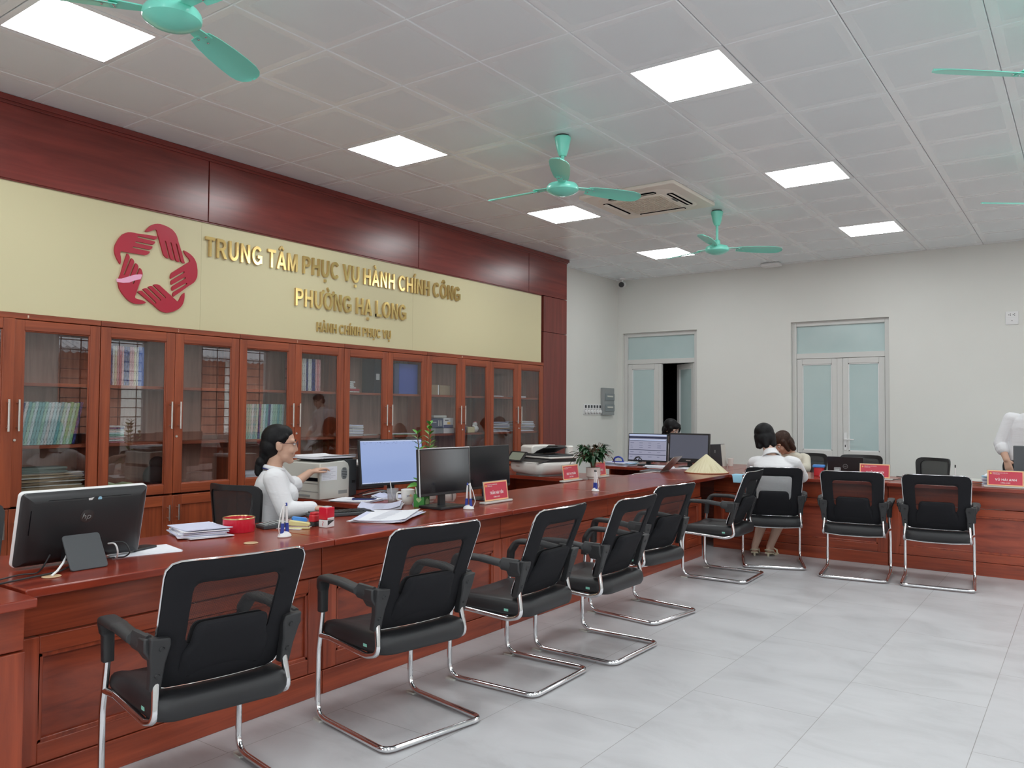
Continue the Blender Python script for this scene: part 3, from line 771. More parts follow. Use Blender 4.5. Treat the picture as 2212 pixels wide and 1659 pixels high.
# ------------------------------------------------------------------ ceiling and wall fittings
def fan(x, y, ang, label):
    t = thing('ceiling_fan', label, 'ceiling fan', (x, y, H_CEIL), R(ang), 'teal ceiling fans')
    c = MB(); c.lathe([(0.0,-.012),(.056,-.012),(.060,-.020),(.057,-.035),(.044,-.10),(.033,-.135),(.026,-.15),(.0,-.15)], 28); c.build('canopy', M_teal, t)
    c = MB(); c.lathe([(0,0),(.046,0),(.046,-.013),(0,-.013)], 24); c.build('mounting_ring', M_black, t)
    c = MB(); c.tube([(0,0,-.145),(0,0,-.34)], .013, 12); c.build('downrod', M_teal, t)
    c = MB(); c.lathe([(0,-.292),(.022,-.292),(.03,-.30),(.034,-.345),(.05,-.352),(.0,-.352)], 24); c.build('rod_cover', M_teal, t)
    c = MB(); c.lathe([(0,-.349),(.075,-.349),(.103,-.358),(.113,-.372),(.116,-.388),(.113,-.402),(.102,-.410),(.085,-.420),(.055,-.432),(.025,-.438),(0,-.4395)], 36)
    h = c.build('motor_housing', M_teal, t)
    for k in range(3):
        a = R(120*k); M = Matrix.Rotation(a,4,'Z')
        br = MB(); br.prism([(.09,-.022),(.19,-.034),(.235,-.036),(.235,.036),(.19,.034),(.09,.022)], lambda p,q,c_: (p,q,c_), -.372,-.367, M=M)
        arm = br.build('blade_arm', M_teal, t)
        pit = Matrix.Rotation(R(-15),4,'X')
        n = 22; vs = []; fs = []
        prof = [(.20,.045,.045),(.26,.056,.056),(.36,.066,.066),(.48,.071,.071),(.56,.070,.071),(.61,.060,.064),(.64,.042,.050),(.655,.018,.028),(.66,-.004,.012)]
        top = []; bot = []
        for (r_, lo, hi) in prof:
            for q in (-1,-.5,0,.5,1):
                yv = q*(hi if q>0 else lo) if hi+lo>0 else .004; yv = (hi if q>0 else lo)*q
                cam = .008*(1-q*q)
                top.append((r_, yv, cam)); bot.append((r_, yv, cam-.0035))
        W5 = 5; L = len(prof)
        allv = [Matrix.Translation((0,0,-.375)) @ (pit @ Vector(p)) for p in top+bot]
        o_ = L*W5
        for i in range(L-1):
            for q in range(W5-1):
                a_ = i*W5+q; fs.append((a_,a_+1,a_+W5+1,a_+W5)); fs.append((o_+a_,o_+a_+W5,o_+a_+W5+1,o_+a_+1))
            fs.append((i*W5,(i+1)*W5,o_+(i+1)*W5,o_+i*W5)); e_ = i*W5+W5-1; fs.append((e_,o_+e_,o_+e_+W5,e_+W5))
        for q in range(W5-1):
            fs.append((q,o_+q,o_+q+1,q+1)); e_ = (L-1)*W5+q; fs.append((e_,e_+1,o_+e_+1,o_+e_))
        bl = MB(); bl.add(allv, fs, 0, M); bo = bl.build('blade', M_teal, t)
        sc_ = MB()
        for px, py in ((.215,.018),(.215,-.018),(.26,0)):
            p = pit @ Vector((px,py,-.002)); sc_.ell((p.x,p.y,p.z-.375), .006,.006,.004, 8, 5, M=M)
        sc_.build('blade_screw', M_chrome, bo)
    return t
fan(-3.02, 1.80, 115, 'teal ceiling fan cut by the top edge, beside the largest lamp')
fan(-3.06, 4.85, 60, 'teal ceiling fan hanging between the gold sign and the air conditioner')
fan(-2.96, 7.54, 40, 'teal ceiling fan farthest away, hanging beyond the air conditioner')
fan(-0.08, 4.60, 101, 'teal ceiling fan of which only one long blade enters at the top right')
fan(-0.13, 7.43, 97, 'teal ceiling fan of which only a thin blade tip enters below the other blade')

ac = thing('cassette_air_conditioner', 'ivory ceiling cassette air conditioner behind the middle fan', 'air conditioner', (AC_C[0], AC_C[1], H_CEIL))
b = MB(); b.rbox(-AC_H,AC_H,-AC_H,AC_H,-.032,0,.03); b.build('cover_panel', M_acbody, ac, bevel=.008)
b = MB(); o8 = round_rect(-.37,.37,-.37,.37,.12,6); i8 = round_rect(-.345,.345,-.345,.345,.11,6); L = len(o8)
b.add([(*p,-.032) for p in o8]+[(*p,-.044) for p in i8], [(q,(q+1)%L,L+(q+1)%L,L+q) for q in range(L)]); b.add([(*p,-.044) for p in i8],[tuple(range(L))])
b.build('inner_bezel', M_acbody, ac)
for k in range(4):
    M = Matrix.Rotation(R(90*k),4,'Z')
    b = MB(); b.rbox(-.235,.235,-.352,-.292,-.047,-.0435,.02,M=M); vo = b.build('air_outlet', M_dark, ac)
    b = MB(); b.add([(-.225,-.345,-.058),(.225,-.345,-.058),(.225,-.310,-.046),(-.225,-.310,-.046),(-.225,-.345,-.054),(.225,-.345,-.054),(.225,-.310,-.042),(-.225,-.310,-.042)],
          [(0,1,2,3),(4,7,6,5),(0,4,5,1),(2,6,7,3),(0,3,7,4),(1,5,6,2)], M=M, smooth=False); b.build('louver', M_acbody, vo)
g = MB(); g.rbox(-.25,.25,-.25,.25,-.052,-.043,.02); g.build('grille_panel', M_acbody, ac)
g = MB()
for k in range(15):
    v = -.224+k*.032
    g.box(-.232,.232,v-.0045,v+.0045,-.0565,-.0515); g.box(v-.0045,v+.0045,-.232,.232,-.0565,-.0515)
g.build('intake_grille', mat('ac_grille', (0.74,0.68,0.57), 0.6), ac)
g = MB(); g.rbox(.262,.282,-.06,.06,-.046,-.0435,.004); g.build('display_strip', M_dgrey, ac)

t = thing('security_camera', 'small white dome-arm security camera in the far ceiling corner', 'camera', (-5.63, 10.60, H_CEIL))
b = MB(); b.lathe([(0,0),(.045,0),(.045,-.02),(.02,-.03),(0,-.03)], 20); b.build('mount', M_white, t)
b = MB(); b.tube([(0,0,-.02),(0,-.01,-.07)], .014, 10); b.build('bracket', M_white, t)
b = MB(); b.tube([(-.02,.07,-.085),(.015,-.055,-.105)], .042, 18); cb = b.build('camera_body', M_white, t)
b = MB(); b.tube([(.0145,-.053,-.1048),(.018,-.066,-.107)], .040, 18); b.build('lens_face', M_black, cb)

t = thing('ceiling_access_point', 'flat white access point on the ceiling against the far wall', 'access point', (-3.42, 10.62, H_CEIL))
b = MB(); b.rbox(-.13,.13,-.09,.09,-.045,-.004,.05,seg=6); b.build('cover', M_white, t, bevel=.015)
b = MB(); b.rbox(-.09,.09,-.06,.06,-.006,0,.03); b.build('back_plate', M_offw, t)

t = thing('switch_bank', 'row of six white fan dials and switches beside the grey breaker box', 'switches', (X_L, 10.03, 1.40))
b = MB(); b.rbox(-.24,.26,-.075,.075,0,.012,.012,axis='z',M=frame((0,0,0),(0,1,0),(0,0,1))); b.build('wall_plate', M_white, t, bevel=.003)
for k in range(6):
    y = -.185+k*.082
    b = MB(); b.rbox(-.02,.02,-.02,.02,.010,.018,.004,M=frame((0,y,.042),(0,1,0),(0,0,1))); b.build('rocker_switch', M_dgrey, t)
    b = MB(); b.lathe([(0,.034),(.022,.034),(.026,.03),(.030,.01),(0,.01)], 20, M=frame((0,y,-.03),(0,1,0),(0,0,1))); d = b.build('dimmer_dial', M_white, t)
    b = MB(); b.lathe([(.030,.012),(.036,.012),(.036,.010),(.030,.010)], 20, M=frame((0,y,-.03),(0,1,0),(0,0,1))); b.build('dial_ring', M_dgrey, d)
t = thing('breaker_box', 'grey two-window breaker box on the white side wall', 'breaker box', (X_L, 10.455, 1.52))
b = MB(); b.box(0,.05,-.165,.165,-.2,.2); b.build('enclosure', M_grey, t, bevel=.006)
for z in (.065,-.095):
    b = MB(); b.rbox(-.12,.155,-.05,.05,.045,.06,.006,M=frame((0,0,z),(0,1,0),(0,0,1))); d = b.build('breaker_cover', mat('breaker_cover_grey',(0.22,0.25,0.26),.3), t, bevel=.003)
    b = MB(); b.rbox(-.07,.10,-.012,.012,.058,.066,.004,M=frame((0,0,z+.01),(0,1,0),(0,0,1))); b.build('breaker_toggle', M_offw, d)

t = thing('wall_socket', 'white double wall socket plate high on the far wall', 'socket', (-.72, Y_B, 2.475))
b = MB(); b.rbox(-.065,.065,-.076,.076,0,.010,.008,M=frame((0,0,0),(1,0,0),(0,0,1))); b.build('face_plate', M_white, t, bevel=.003)
for z, hs in ((.038, ((-.03,0),(-.015,.008),(-.015,-.008),(.012,0),(.027,.008),(.027,-.008))), (-.034, ((0,.004),))):
    b = MB(); b.rbox(-.058,.058,-.03,.03,.008,.013,.004,M=frame((0,0,z),(1,0,0),(0,0,1))); m_ = b.build('socket_module', M_white, t)
    b = MB()
    for hx, hz in hs: b.lathe([(0,.0135),(.005,.0135),(.005,.012),(0,.012)], 8, M=frame((hx,0,z+hz),(1,0,0),(0,0,1)))
    b.build('socket_holes', M_black, m_)
# ------------------------------------------------------------------ bookcases
UB = [1.715, 2.831, 3.949, 5.068, 6.201, 7.275, 8.372]
SH = [0.775, 1.125, 1.535]                # top faces of the shelves
ULAB = ['leftmost glass-fronted wooden bookcase, cut by the left edge of the photo',
 'glass-fronted wooden bookcase under the crimson emblem, second from the left',
 'glass-fronted wooden bookcase directly behind the seated clerk in glasses',
 'glass-fronted wooden bookcase holding the bright blue binder',
 'glass-fronted wooden bookcase with one door ajar, holding the blue and white toner boxes',
 'rightmost glass-fronted wooden bookcase, next to the dark end panel']
MARK = ['1', '2', '3', None, '1', None]
def cab_door(parent, y0, y1, hinge_left, ang):
    """upper glazed door; built in the cabinet's space, then turned about its hinge"""
    hy = y0 if hinge_left else y1
    M = Matrix.Translation((.0,hy,0)) @ Matrix.Rotation(R(-ang if hinge_left else ang),4,'Z') @ Matrix.Translation((0,-hy,0)) if ang else None
    z0, z1, s = .742, 1.936, .068
    b = MB()
    b.box(0,.021,y0,y0+s,z0,z1,M=M); b.box(0,.021,y1-s,y1,z0,z1,M=M)
    b.box(0,.0205,y0+s,y1-s,z1-s,z1,1,M=M); b.box(0,.0205,y0+s,y1-s,z0,z0+s,1,M=M)
    # moulded inner lip
    for a0,a1,c0,c1 in ((y0+s,y0+s+.008,z0+s,z1-s),(y1-s-.008,y1-s,z0+s,z1-s),(y0+s,y1-s,z0+s,z0+s+.008),(y0+s,y1-s,z1-s-.008,z1-s)):
        b.box(.002,.014,a0,a1,c0,c1,M=M)
    d = b.build('door', [Wd['cab_z'], Wd['cab_y']], parent, bevel=.0035)
    p = MB(); p.box(.005,.009,y0+s,y1-s,z0+s,z1-s,M=M); p.build('glass_pane', M_pane, d)
    hyy = y1-.034 if hinge_left else y0+.034
    h = MB(); h.rbox(.046,.058,hyy-.006,hyy+.006,1.222,1.424,.003,M=M)
    for z in (1.245,1.401): h.tube([M@Vector((.02,hyy,z)) if M else (.02,hyy,z), M@Vector((.05,hyy,z)) if M else (.05,hyy,z)], .005, 8)
    h.build('handle', M_alu, d)
    return d, hyy, M
def low_door(parent, y0, y1, left):
    z0, z1, s = .10, .728, .075
    b = MB(); b.box(0,.021,y0,y0+s,z0,z1); b.box(0,.021,y1-s,y1,z0,z1); b.box(0,.0205,y0+s,y1-s,z1-s,z1,1); b.box(0,.0205,y0+s,y1-s,z0,z0+s,1)
    d = b.build('cupboard_door', [Wd['cab_z'], Wd['cab_y']], parent, bevel=.003)
    p = MB(); p.box(.001,.009,y0+s,y1-s,z0+s,z1-s); p.build('door_panel', Wd['cab_z'], d)
    hyy = y1-.036 if left else y0+.036
    h = MB(); h.rbox(.046,.056,hyy-.006,hyy+.006,.545,.66,.003)
    for z in (.565,.64): h.tube([(.02,hyy,z),(.05,hyy,z)], .005, 8)
    h.build('handle', M_alu, d)
def bookcase(k, a, c):
    w_ = c-a
    t = thing('bookcase', ULAB[k], 'bookcase', (XP-.023, a, 0), 0, 'glass-fronted bookcases')
    dp = -(XP-.023-X_L)+.004
    b = MB(); g = .0015
    b.box(dp,0,g,.02,0,1.94); b.box(dp,0,w_-.02,w_-g,0,1.94)
    b.build('side_panels', Wd['cab_z'], t)
    b = MB(); b.box(dp,dp+.012,.02,w_-.02,0,1.94); b.build('back_panel', Wd['inside'], t)
    b = MB(); b.box(dp,.024,g,w_-g,1.9405,1.977); b.build('top_board', Wd['cab_y'], t, bevel=.003)
    b = MB(); b.box(dp,.0,.02,w_-.02,.0,.098); b.build('plinth', Wd['cab_y'], t)
    for i, z in enumerate(SH):
        b = MB(); b.box(dp+.012,-.022 if i else -.002,.02,w_-.02,z-.022,z); b.build('shelf', Wd['cab_y'], t, bevel=.002)
    b = MB(); b.box(dp+.012,-.002,w_/2-.009,w_/2+.009,.098,.753); b.build('divider', Wd['cab_z'], t)
    angL = {0:4.5, 4:2.5}.get(k, 0); angR = {0:0.0, 4:2.0}.get(k, 0)
    d1, h1, m1 = cab_door(t, .003, w_/2-.0015, True, angL)
    d2, h2, m2 = cab_door(t, w_/2+.0015, w_-.003, False, angR)
    dl, hl, ml = (d2, h2, m2)
    l = MB(); l.lathe([(0,.004),(.008,.004),(.010,0),(0,0)], 14, M=(ml if ml else Matrix.Identity(4)) @ frame((.021,hl-.012,1.165),(0,1,0),(0,0,1))); l.build('lock', M_alu, dl)
    low_door(t, .003, w_/2-.0015, True); low_door(t, w_/2+.0015, w_-.003, False)
    if MARK[k]:
        o = letters('chalk_number', MARK[k], .020, frame((.0242,{0:.64,1:.575,2:.57,4:.56}[k],1.947),(0,1,0),(0,0,1)), mat('chalk_mark', (.75,.55,.42), .9), t, .009, -.005, .0004)
    return t
for k in range(6): bookcase(k, UB[k], UB[k+1])

# ------------------------------------------------------------------ what stands on the shelves
XS = XP-.023-.045                          # spines stand here
BC = {'teal':(0.19,0.42,0.42),'mint':(0.36,0.58,0.46),'pale':(0.52,0.66,0.66),'green':(0.22,0.44,0.22),'navy':(0.015,0.02,0.11),'white':(0.66,0.66,0.64),
      'cream':(0.66,0.60,0.42),'pink':(0.60,0.33,0.33),'rose':(0.55,0.20,0.22),'blue':(0.08,0.16,0.50),'red':(0.45,0.03,0.05)}
BMAT = {}
def bmat(c):
    if c not in BMAT:
        m = mat('book_cover_'+c, BC[c], .45); nt, bb = nodes(m)
        # a title block and bands printed on the spine
        tc = N(nt,'ShaderNodeTexCoord'); mp = N(nt,'ShaderNodeMapping'); mp.inputs['Scale'].default_value = (8,240,38)
        n1 = N(nt,'ShaderNodeTexNoise'); n1.inputs['Scale'].default_value = 1.0; n1.inputs['Detail'].default_value = 1
        nt.links.new(tc.outputs['Object'], mp.inputs[0]); nt.links.new(mp.outputs[0], n1.inputs['Vector'])
        dark = tuple(x*.45 for x in BC[c]) if sum(BC[c]) > .3 else tuple(min(1,x*3+.05) for x in BC[c])
        nt.links.new(ramp(nt, n1.outputs['Fac'], [(0.56, BC[c]), (0.62, dark)]), bb.inputs['Base Color'])
        BMAT[c] = m
    return BMAT[c]
PROTO = {}
def book_mesh(c, th, h, dp):
    key = (c, round(th,3), round(h,3), round(dp,3))
    if key not in PROTO:
        b = MB(); hh = h
        sp = [(-.0035,0.0),(0,.15*th),(.001,.5*th),(0,.85*th),(-.0035,th)]
        # cover: spine and two boards; leaves sit inside
        b.prism([(-dp,0),(-.0035,0)]+sp[1:4]+[(-.0035,th),(-dp,th),(-dp,th-.002),(-.006,th-.002),(-.006,.002),(-dp,.002)], lambda p,q,c_: (p,q,c_), 0, hh, 0)
        b.box(-dp+.005,-.006,.002,th-.002,.004,hh-.004,1)
        PROTO[key] = b.data('book', [bmat(c), M_paper])
    return PROTO[key]
def book(y, z, c, th, h, dp, label, group, lean=0.0, x=None, M=None):
    o = bpy.data.objects.new('book', book_mesh(c, th, h, dp)); C.objects.link(o)
    if M is None:
        M = Matrix.Translation((XS if x is None else x, y, z)) @ Matrix.Rotation(-R(lean),4,'X')
        if lean > 0: M = Matrix.Translation((0,0,th*math.sin(R(lean)))) @ M
    o.matrix_world = M
    return tag(o, label, 'book', group)
# leaning row, leftmost bookcase
cols = ['teal','pale','navy','white','teal','mint','pale','teal','teal','mint','pale','white','pale','pale','teal','mint','pale','green','mint','green','navy']
y = 2.275
for i, c in enumerate(cols):
    th = .0195
    place = '%s from the left in the leaning row' % (ORD[i] if i < 20 else 'last')
    book(y, SH[1]+.001, c, th, .285 + .004*math.sin(i*2.3), .165, '%s-spined book, %s in the leftmost bookcase'%({'teal':'teal','pale':'pale blue','mint':'mint','white':'white','green':'green','navy':'navy'}[c], place), 'leaning yearbooks in the leftmost bookcase', 11)
    y += th/math.cos(R(11))+.0006
# upper shelf, second bookcase
cols = ['cream','cream','navy','white','cream','pink','rose','pink','navy','navy','pink','pink','cream','white']
y = 2.900
for i, c in enumerate(cols):
    th = .0165 if i != 8 else .022
    book(y, SH[2]+.001, c, th, .280, .165, '%s-spined book, %s from the left on the upper shelf under the emblem'%(c, ORD[i]), 'upright volumes under the emblem')
    y += th+.0006
book(y+.001, SH[2]+.001, 'blue', .040, .283, .17, 'thick slate-blue binder ending the row of volumes under the emblem', 'upright volumes under the emblem')
# flat pile, second bookcase
cols = ['rose','white','pink','white','mint','pale','white','pale','navy','white']
z = SH[1]+.001
for i, c in enumerate(cols):
    th = .0118
    M = Matrix.Translation((XS+.012+.004*math.sin(i*1.7), 2.885+.004*math.cos(i*2.1), z+th)) @ Matrix.Rotation(R(90),4,'Z') @ Matrix.Rotation(R(90),4,'X') @ Matrix.Rotation(R(90),4,'Z')
    # lying flat, spine towards the doors
    M = Matrix(((1,0,0,XS+.012+.004*math.sin(i*1.7)),(0,0,1,2.885+.004*math.cos(i*2.1)),(0,-1,0,z+th),(0,0,0,1)))
    pos = 'bottom' if i == 0 else 'topmost' if i == len(cols)-1 else ORD[i]+' from the bottom'
    book(0, 0, c, th, .155, .19, 'thin %s notebook, %s in the flat pile of the second bookcase'%(c, pos), 'flat pile of notebooks', M=M)
    z += th+.0004
# teal row, third bookcase
cols = ['pale','mint','mint','pale','teal','mint','navy','mint','pale','teal','navy','pale','mint','mint','teal','mint','pale']
y = 4.040
for i, c in enumerate(cols):
    th = .0225
    book(y, SH[1]+.001, c, th, .288, .165, '%s-spined book, %s in the upright row beside the clerk\'s head'%(c, ORD[i] if i < 16 else 'last'), 'upright teal volumes beside the clerk', 3.0)
    y += th+.0012
# upper shelf, third bookcase right door
cols = ['rose','pink','cream','white','white','navy','white','white','navy','navy','pink','rose','pink']
y = 4.585
for i, c in enumerate(cols):
    th = .0195
    book(y, SH[2]+.001, c, th, .285, .165, '%s-spined book, %s from left, upper shelf right of the seated clerk'%(c, ORD[i]), 'upright volumes above the printer')
    y += th+.0008
# fourth bookcase
z = SH[2]+.001
for i, (c, th, ln) in enumerate((('white',.010,.165),('red',.024,.165),('white',.014,.12),('white',.018,.095),('white',.020,.09),('white',.016,.11))):
    M = Matrix(((1,0,0,XS-.01),(0,0,1,5.185-.02),(0,-1,0,z+th),(0,0,0,1)))
    book(0,0,c,th,ln,.15,'%s pad, %s from the bottom of the small pile in the fourth bookcase'%(c, ORD[i]), 'small pile in the fourth bookcase', M=M); z += th+.0005
def binder(y0, y1, z, h, c, label, slot=False, dp=.17):
    t = thing('ring_binder', label, 'binder', (XS, y0, z))
    w_ = y1-y0
    b = MB(); b.prism([(-dp,0),(0,0),(0,w_),(-dp,w_),(-dp,w_-.004),(-.004,w_-.004),(-.004,.004),(-dp,.004)], lambda p,q,c_: (p,q,c_), 0, h); b.build('cover', c, t, bevel=.002)
    b = MB(); b.box(-dp+.01,-.02,.006,w_-.006,.006,h-.03); b.build('sheets', M_paper, t)
    if slot:
        b = MB(); b.rbox(w_*.25,w_*.75,h*.38,h*.56,0,.001,.004,M=frame((.0,0,0),(0,1,0),(0,0,1))); b.build('spine_label', M_stamp_clear, t)
binder(5.515, 5.607, SH[2]+.001, .335, mat('binder_midnight',(.012,.020,.040),.5), 'midnight-blue ring binder standing left of the bright blue one', True)
binder(5.79, 5.855, SH[2]+.001, .30, mat('binder_slate',(.05,.075,.16),.5), 'slate-blue ring binder against the left side of the bright blue one')
binder(5.858, 6.13, SH[2]+.001, .305, mat('binder_blue',(.055,.10,.40),.5), 'broad bright blue binder on the upper shelf of the fourth bookcase')
def sheaf(name, label, cat, loc, w_, d, n, th, mats, jit=.012, group=None, curl=0.0, rotz=0.0, seed=1):
    """a loose stack of paper: one thing, its sheets in one mesh"""
    rr = random.Random(seed); t = MB(); z = 0
    for i in range(n):
        a = R(rr.uniform(-6,6)*jit/.012); ox, oy = rr.uniform(-jit,jit), rr.uniform(-jit,jit)
        M = Matrix.Translation((ox,oy,z)) @ Matrix.Rotation(a,4,'Z')
        nx = 8; vs = []
        for q in (0,1):
            for ix in range(nx+1):
                u = ix/nx; xx = (u-.5)*w_; cz = curl*(max(0,u-.6)/.4)**2*(1 if i == n-1 else .5) + curl*.6*(max(0,.25-u)/.25)**2*(1 if i%2 else .2)
                for yv in (-d/2,d/2): vs.append((xx,yv,cz+q*th*.96))
        s_ = (nx+1)*2; fs = []
        for ix in range(nx):
            a0 = ix*2; fs.append((a0,a0+1,a0+3,a0+2)); fs.append((s_+a0,s_+a0+2,s_+a0+3,s_+a0+1))
            fs.append((a0,a0+2,s_+a0+2,s_+a0)); fs.append((a0+1,s_+a0+1,s_+a0+3,a0+3))
        fs.append((0,s_,s_+1,1)); e = nx*2; fs.append((e,e+1,s_+e+1,s_+e))
        t.add(vs, fs, i%len(mats), M, smooth=False); z += th
    o = t.build(name, mats, None, loc, rot=(0,0,rotz))
    return tag(o, label, cat, group)
sheaf('paper_stack', 'tied stack of papers on the lower shelf of the fourth bookcase', 'papers', (XS-.09,5.27,SH[1]+.001), .16, .22, 12, .0085, [M_paper,M_offw,M_paper2], .010, seed=3)
b = MB(); b.tube(fillet([(.06,-.02,.002),(.085,-.02,.05),(.08,-.02,.106),(-.02,-.02,.108)],.02), .003, 6); 
o = b.build('tie_string', M_white, None, (XS-.09,5.27,SH[1]+.001)); tag(o, 'white string around the tied papers of the fourth bookcase', 'string')
o = sheaf('paper_sheets', 'few loose sheets lying right of the tied stack in the fourth bookcase', 'papers', (XS-.08,5.49,SH[1]+.001), .15,.16, 3,.004,[M_offw,M_paper],.012,seed=4)
o = sheaf('document_folder', 'flat pale green folder lying on the lower shelf under the blue binder', 'folder', (XS-.085,5.94,SH[1]+.001), .17,.36, 2,.006,[mat('folder_green',(.16,.42,.24),.6),M_paper],.003,seed=5)
# carton boxes and toner boxes, fifth bookcase
def carton(label, loc, sx, sy, sz, m, strip=None, group=None, prints=None, rotz=0):
    t = thing('carton_box', label, 'box', loc, rotz, group)
    b = MB(); b.box(-sx/2,sx/2,-sy/2,sy/2,0,sz); b.build('box_body', m, t, bevel=.002)
    b = MB(); b.box(-sx/2-.0003,sx/2+.0003,-.001,.001,sz-.0002,sz+.0006); b.build('lid_seam', M_dgrey, t)
    if strip:
        b = MB(); b.box(sx/2,sx/2+.0008,sy/2-.02,sy/2-.004,.002,sz-.002); b.build('tape_strip', strip, t)
    if prints:
        for (y0,y1,z0,z1,mm) in prints:
            b = MB(); b.box(sx/2,sx/2+.0008,y0,y1,z0,z1); b.build('box_print', mm, t)
    return t
M_card = mottled('brown_cardboard', (.30,.22,.14), (.36,.27,.17), 8, .85)
carton('brown cardboard box on the upper shelf of the fifth bookcase, the left of two', (XS-.085,6.385,SH[2]+.001), .15,.19,.108, M_card, M_white)
carton('brown cardboard box on the upper shelf of the fifth bookcase, the right of two', (XS-.085,6.575,SH[2]+.001), .15,.17,.104, M_card)
carton('dark navy toner box on the lower shelf of the fifth bookcase', (XS-.08,6.445,SH[1]+.062), .15,.20,.10, mat('toner_navy',(.03,.05,.12),.5), None, None, [(-.08,-.01,.055,.062,M_white),(.02,.03,.02,.08,M_offw),(.045,.055,.02,.08,M_offw),(.07,.08,.02,.08,M_offw)])
carton('white toner box with navy print right of the dark navy one', (XS-.075,6.632,SH[1]+.062), .14,.165,.105, M_white, None, None, [(-.08,.08,.0,.03,M_navy),(-.02,.03,.035,.06,M_plateg),(-.06,.0,.075,.085,M_black)])
carton('long pale box lying across the two toner boxes', (XS-.085,6.53,SH[1]+.169), .10,.21,.024, M_offw)
carton('low grey carton carrying the dark navy toner box', (XS-.085,6.445,SH[1]+.001), .15,.21,.060, M_grey)
carton('low white carton carrying the white toner box', (XS-.085,6.645,SH[1]+.001), .15,.17,.060, M_white)
t = thing('tape_roll', 'dark roll of tape at the left of the toner boxes', 'tape', (XS-.04,6.29,SH[1]+.044))
b = MB(); b.lathe([(.022,-.012),(.042,-.012),(.042,.012),(.022,.012),(.022,-.012)], 24, M=frame((0,0,0),(0,1,0),(0,0,1))); b.build('tape', M_dgrey, t)
b = MB(); b.lathe([(.018,-.012),(.022,-.012),(.022,.012),(.018,.012),(.018,-.012)], 24, M=frame((0,0,0),(0,1,0),(0,0,1))); b.build('core', M_card, t)
t = thing('storage_jar', 'navy jar left of the cream box behind the ajar cabinet doors', 'jar', (XS-.06,6.93,SH[1]+.001)); b = MB(); b.lathe([(0,0),(.035,0),(.04,.01),(.04,.05),(.036,.056),(0,.056)],20); b.build('jar_body', M_navy, t); b = MB(); b.lathe([(0,.056),(.041,.056),(.041,.07),(0,.072)],20); b.build('lid', M_blue, t)
carton('small cream box on the lower shelf behind the ajar cabinet doors', (XS-.07,7.045,SH[1]+.001), .10,.125,.062, mat('cream_card',(.70,.62,.36),.6))
t = thing('figurine', 'small white round figurine beside the cream box in the bookcase', 'figurine', (XS-.06,7.165,SH[1]+.001))
b = MB(); b.ell((0,0,.04),.038,.042,.042); b.ell((0,-.005,.092),.028,.03,.028); b.ell((0,-.03,.075),.014,.02,.012); b.build('figurine_body', M_pot, t)
b = MB(); b.tube([(.0,-.025,.115),(.0,.025,.115)],.008,8); b.build('red_bow', M_red2, t)
# paper piles, last bookcase
sheaf('paper_stack', 'paper stack behind the left door of the rightmost bookcase', 'papers', (XS-.09,7.56,SH[1]+.001), .17,.36,14,.0082,[M_paper,M_paper,M_grey,M_paper2,M_oldpaper],.012,'paper stacks in the rightmost bookcase',seed=8)
sheaf('paper_stack', 'paper stack behind the right door of the rightmost bookcase', 'papers', (XS-.09,8.10,SH[1]+.001), .17,.36,14,.0086,[M_paper,M_paper2,M_oldpaper,M_paper,M_grey],.013,'paper stacks in the rightmost bookcase',seed=9)
sheaf('paper_sheets', 'thin sheets on the upper shelf behind the left door of the rightmost bookcase', 'papers', (XS-.08,7.50,SH[2]+.001), .16,.22,3,.004,[M_paper],.012,'sheets on the upper shelf of the rightmost bookcase',seed=10)
sheaf('paper_sheets', 'thin sheets on the upper shelf behind the right door of the rightmost bookcase', 'papers', (XS-.08,8.0,SH[2]+.001), .16,.16,3,.005,[M_paper],.010,'sheets on the upper shelf of the rightmost bookcase',seed=11)
# bottom compartments
sheaf('old_ledger_stack', 'sagging stack of browned old papers at the bottom of the leftmost bookcase', 'papers', (XS-.095,2.56,SH[0]+.001), .18,.42,24,.0068,[M_oldpaper,M_card,M_oldpaper,M_offw],.014,seed=12)
t = sheaf('document_folder', 'limp grey-green folder lying on the browned papers in the leftmost bookcase', 'folder', (XS-.09,2.50,SH[0]+.1655), .17,.32,3,.012,[mat('folder_greygreen',(.17,.21,.18),.8)],.008,seed=13)
b = MB()
bag = [(-.17,.0),(-.18,.05),(-.13,.085),(-.06,.06),(0,.045),(.06,.06),(.10,.045),(.11,.02),(.06,.0)]
b.prism(bag, lambda p,q,c: (c,p,q), -.16,-.02); o = b.build('reflected_bag', [mottled('reflection_pale_green',(.45,.55,.22),(.70,.74,.62),14,.5)], None, (XS,3.06,SH[0]+.001), bevel=.012); tag(o,'reflection modelled as a crumpled white and green bag at the bottom of the second bookcase','bag')  # outline and colours imitate a reflection in the glass door
b = MB(); b.ell((-.08,0,.09),.07,.085,.09); b.ell((-.08,.02,.19),.045,.06,.05); o = b.build('reflection_blob', M_blackm, None, (XS,3.33,SH[0]-.001)); tag(o,'solid shape of a dark reflection right of the crumpled bag in the second bookcase','bundle')  # dark solid put in for a reflection on the glass
sheaf('paper_sheets','pale blue sheets at the bottom right of the second bookcase','papers',(XS-.075,3.70,SH[0]+.001),.15,.34,4,.004,[M_noteb,M_paper],.006,seed=15)
sheaf('paper_sheets','white sheets at the bottom of the bookcase behind the clerk\'s shoulder','papers',(XS-.09,4.21,SH[0]+.001),.17,.28,9,.009,[M_paper],.004,seed=16)
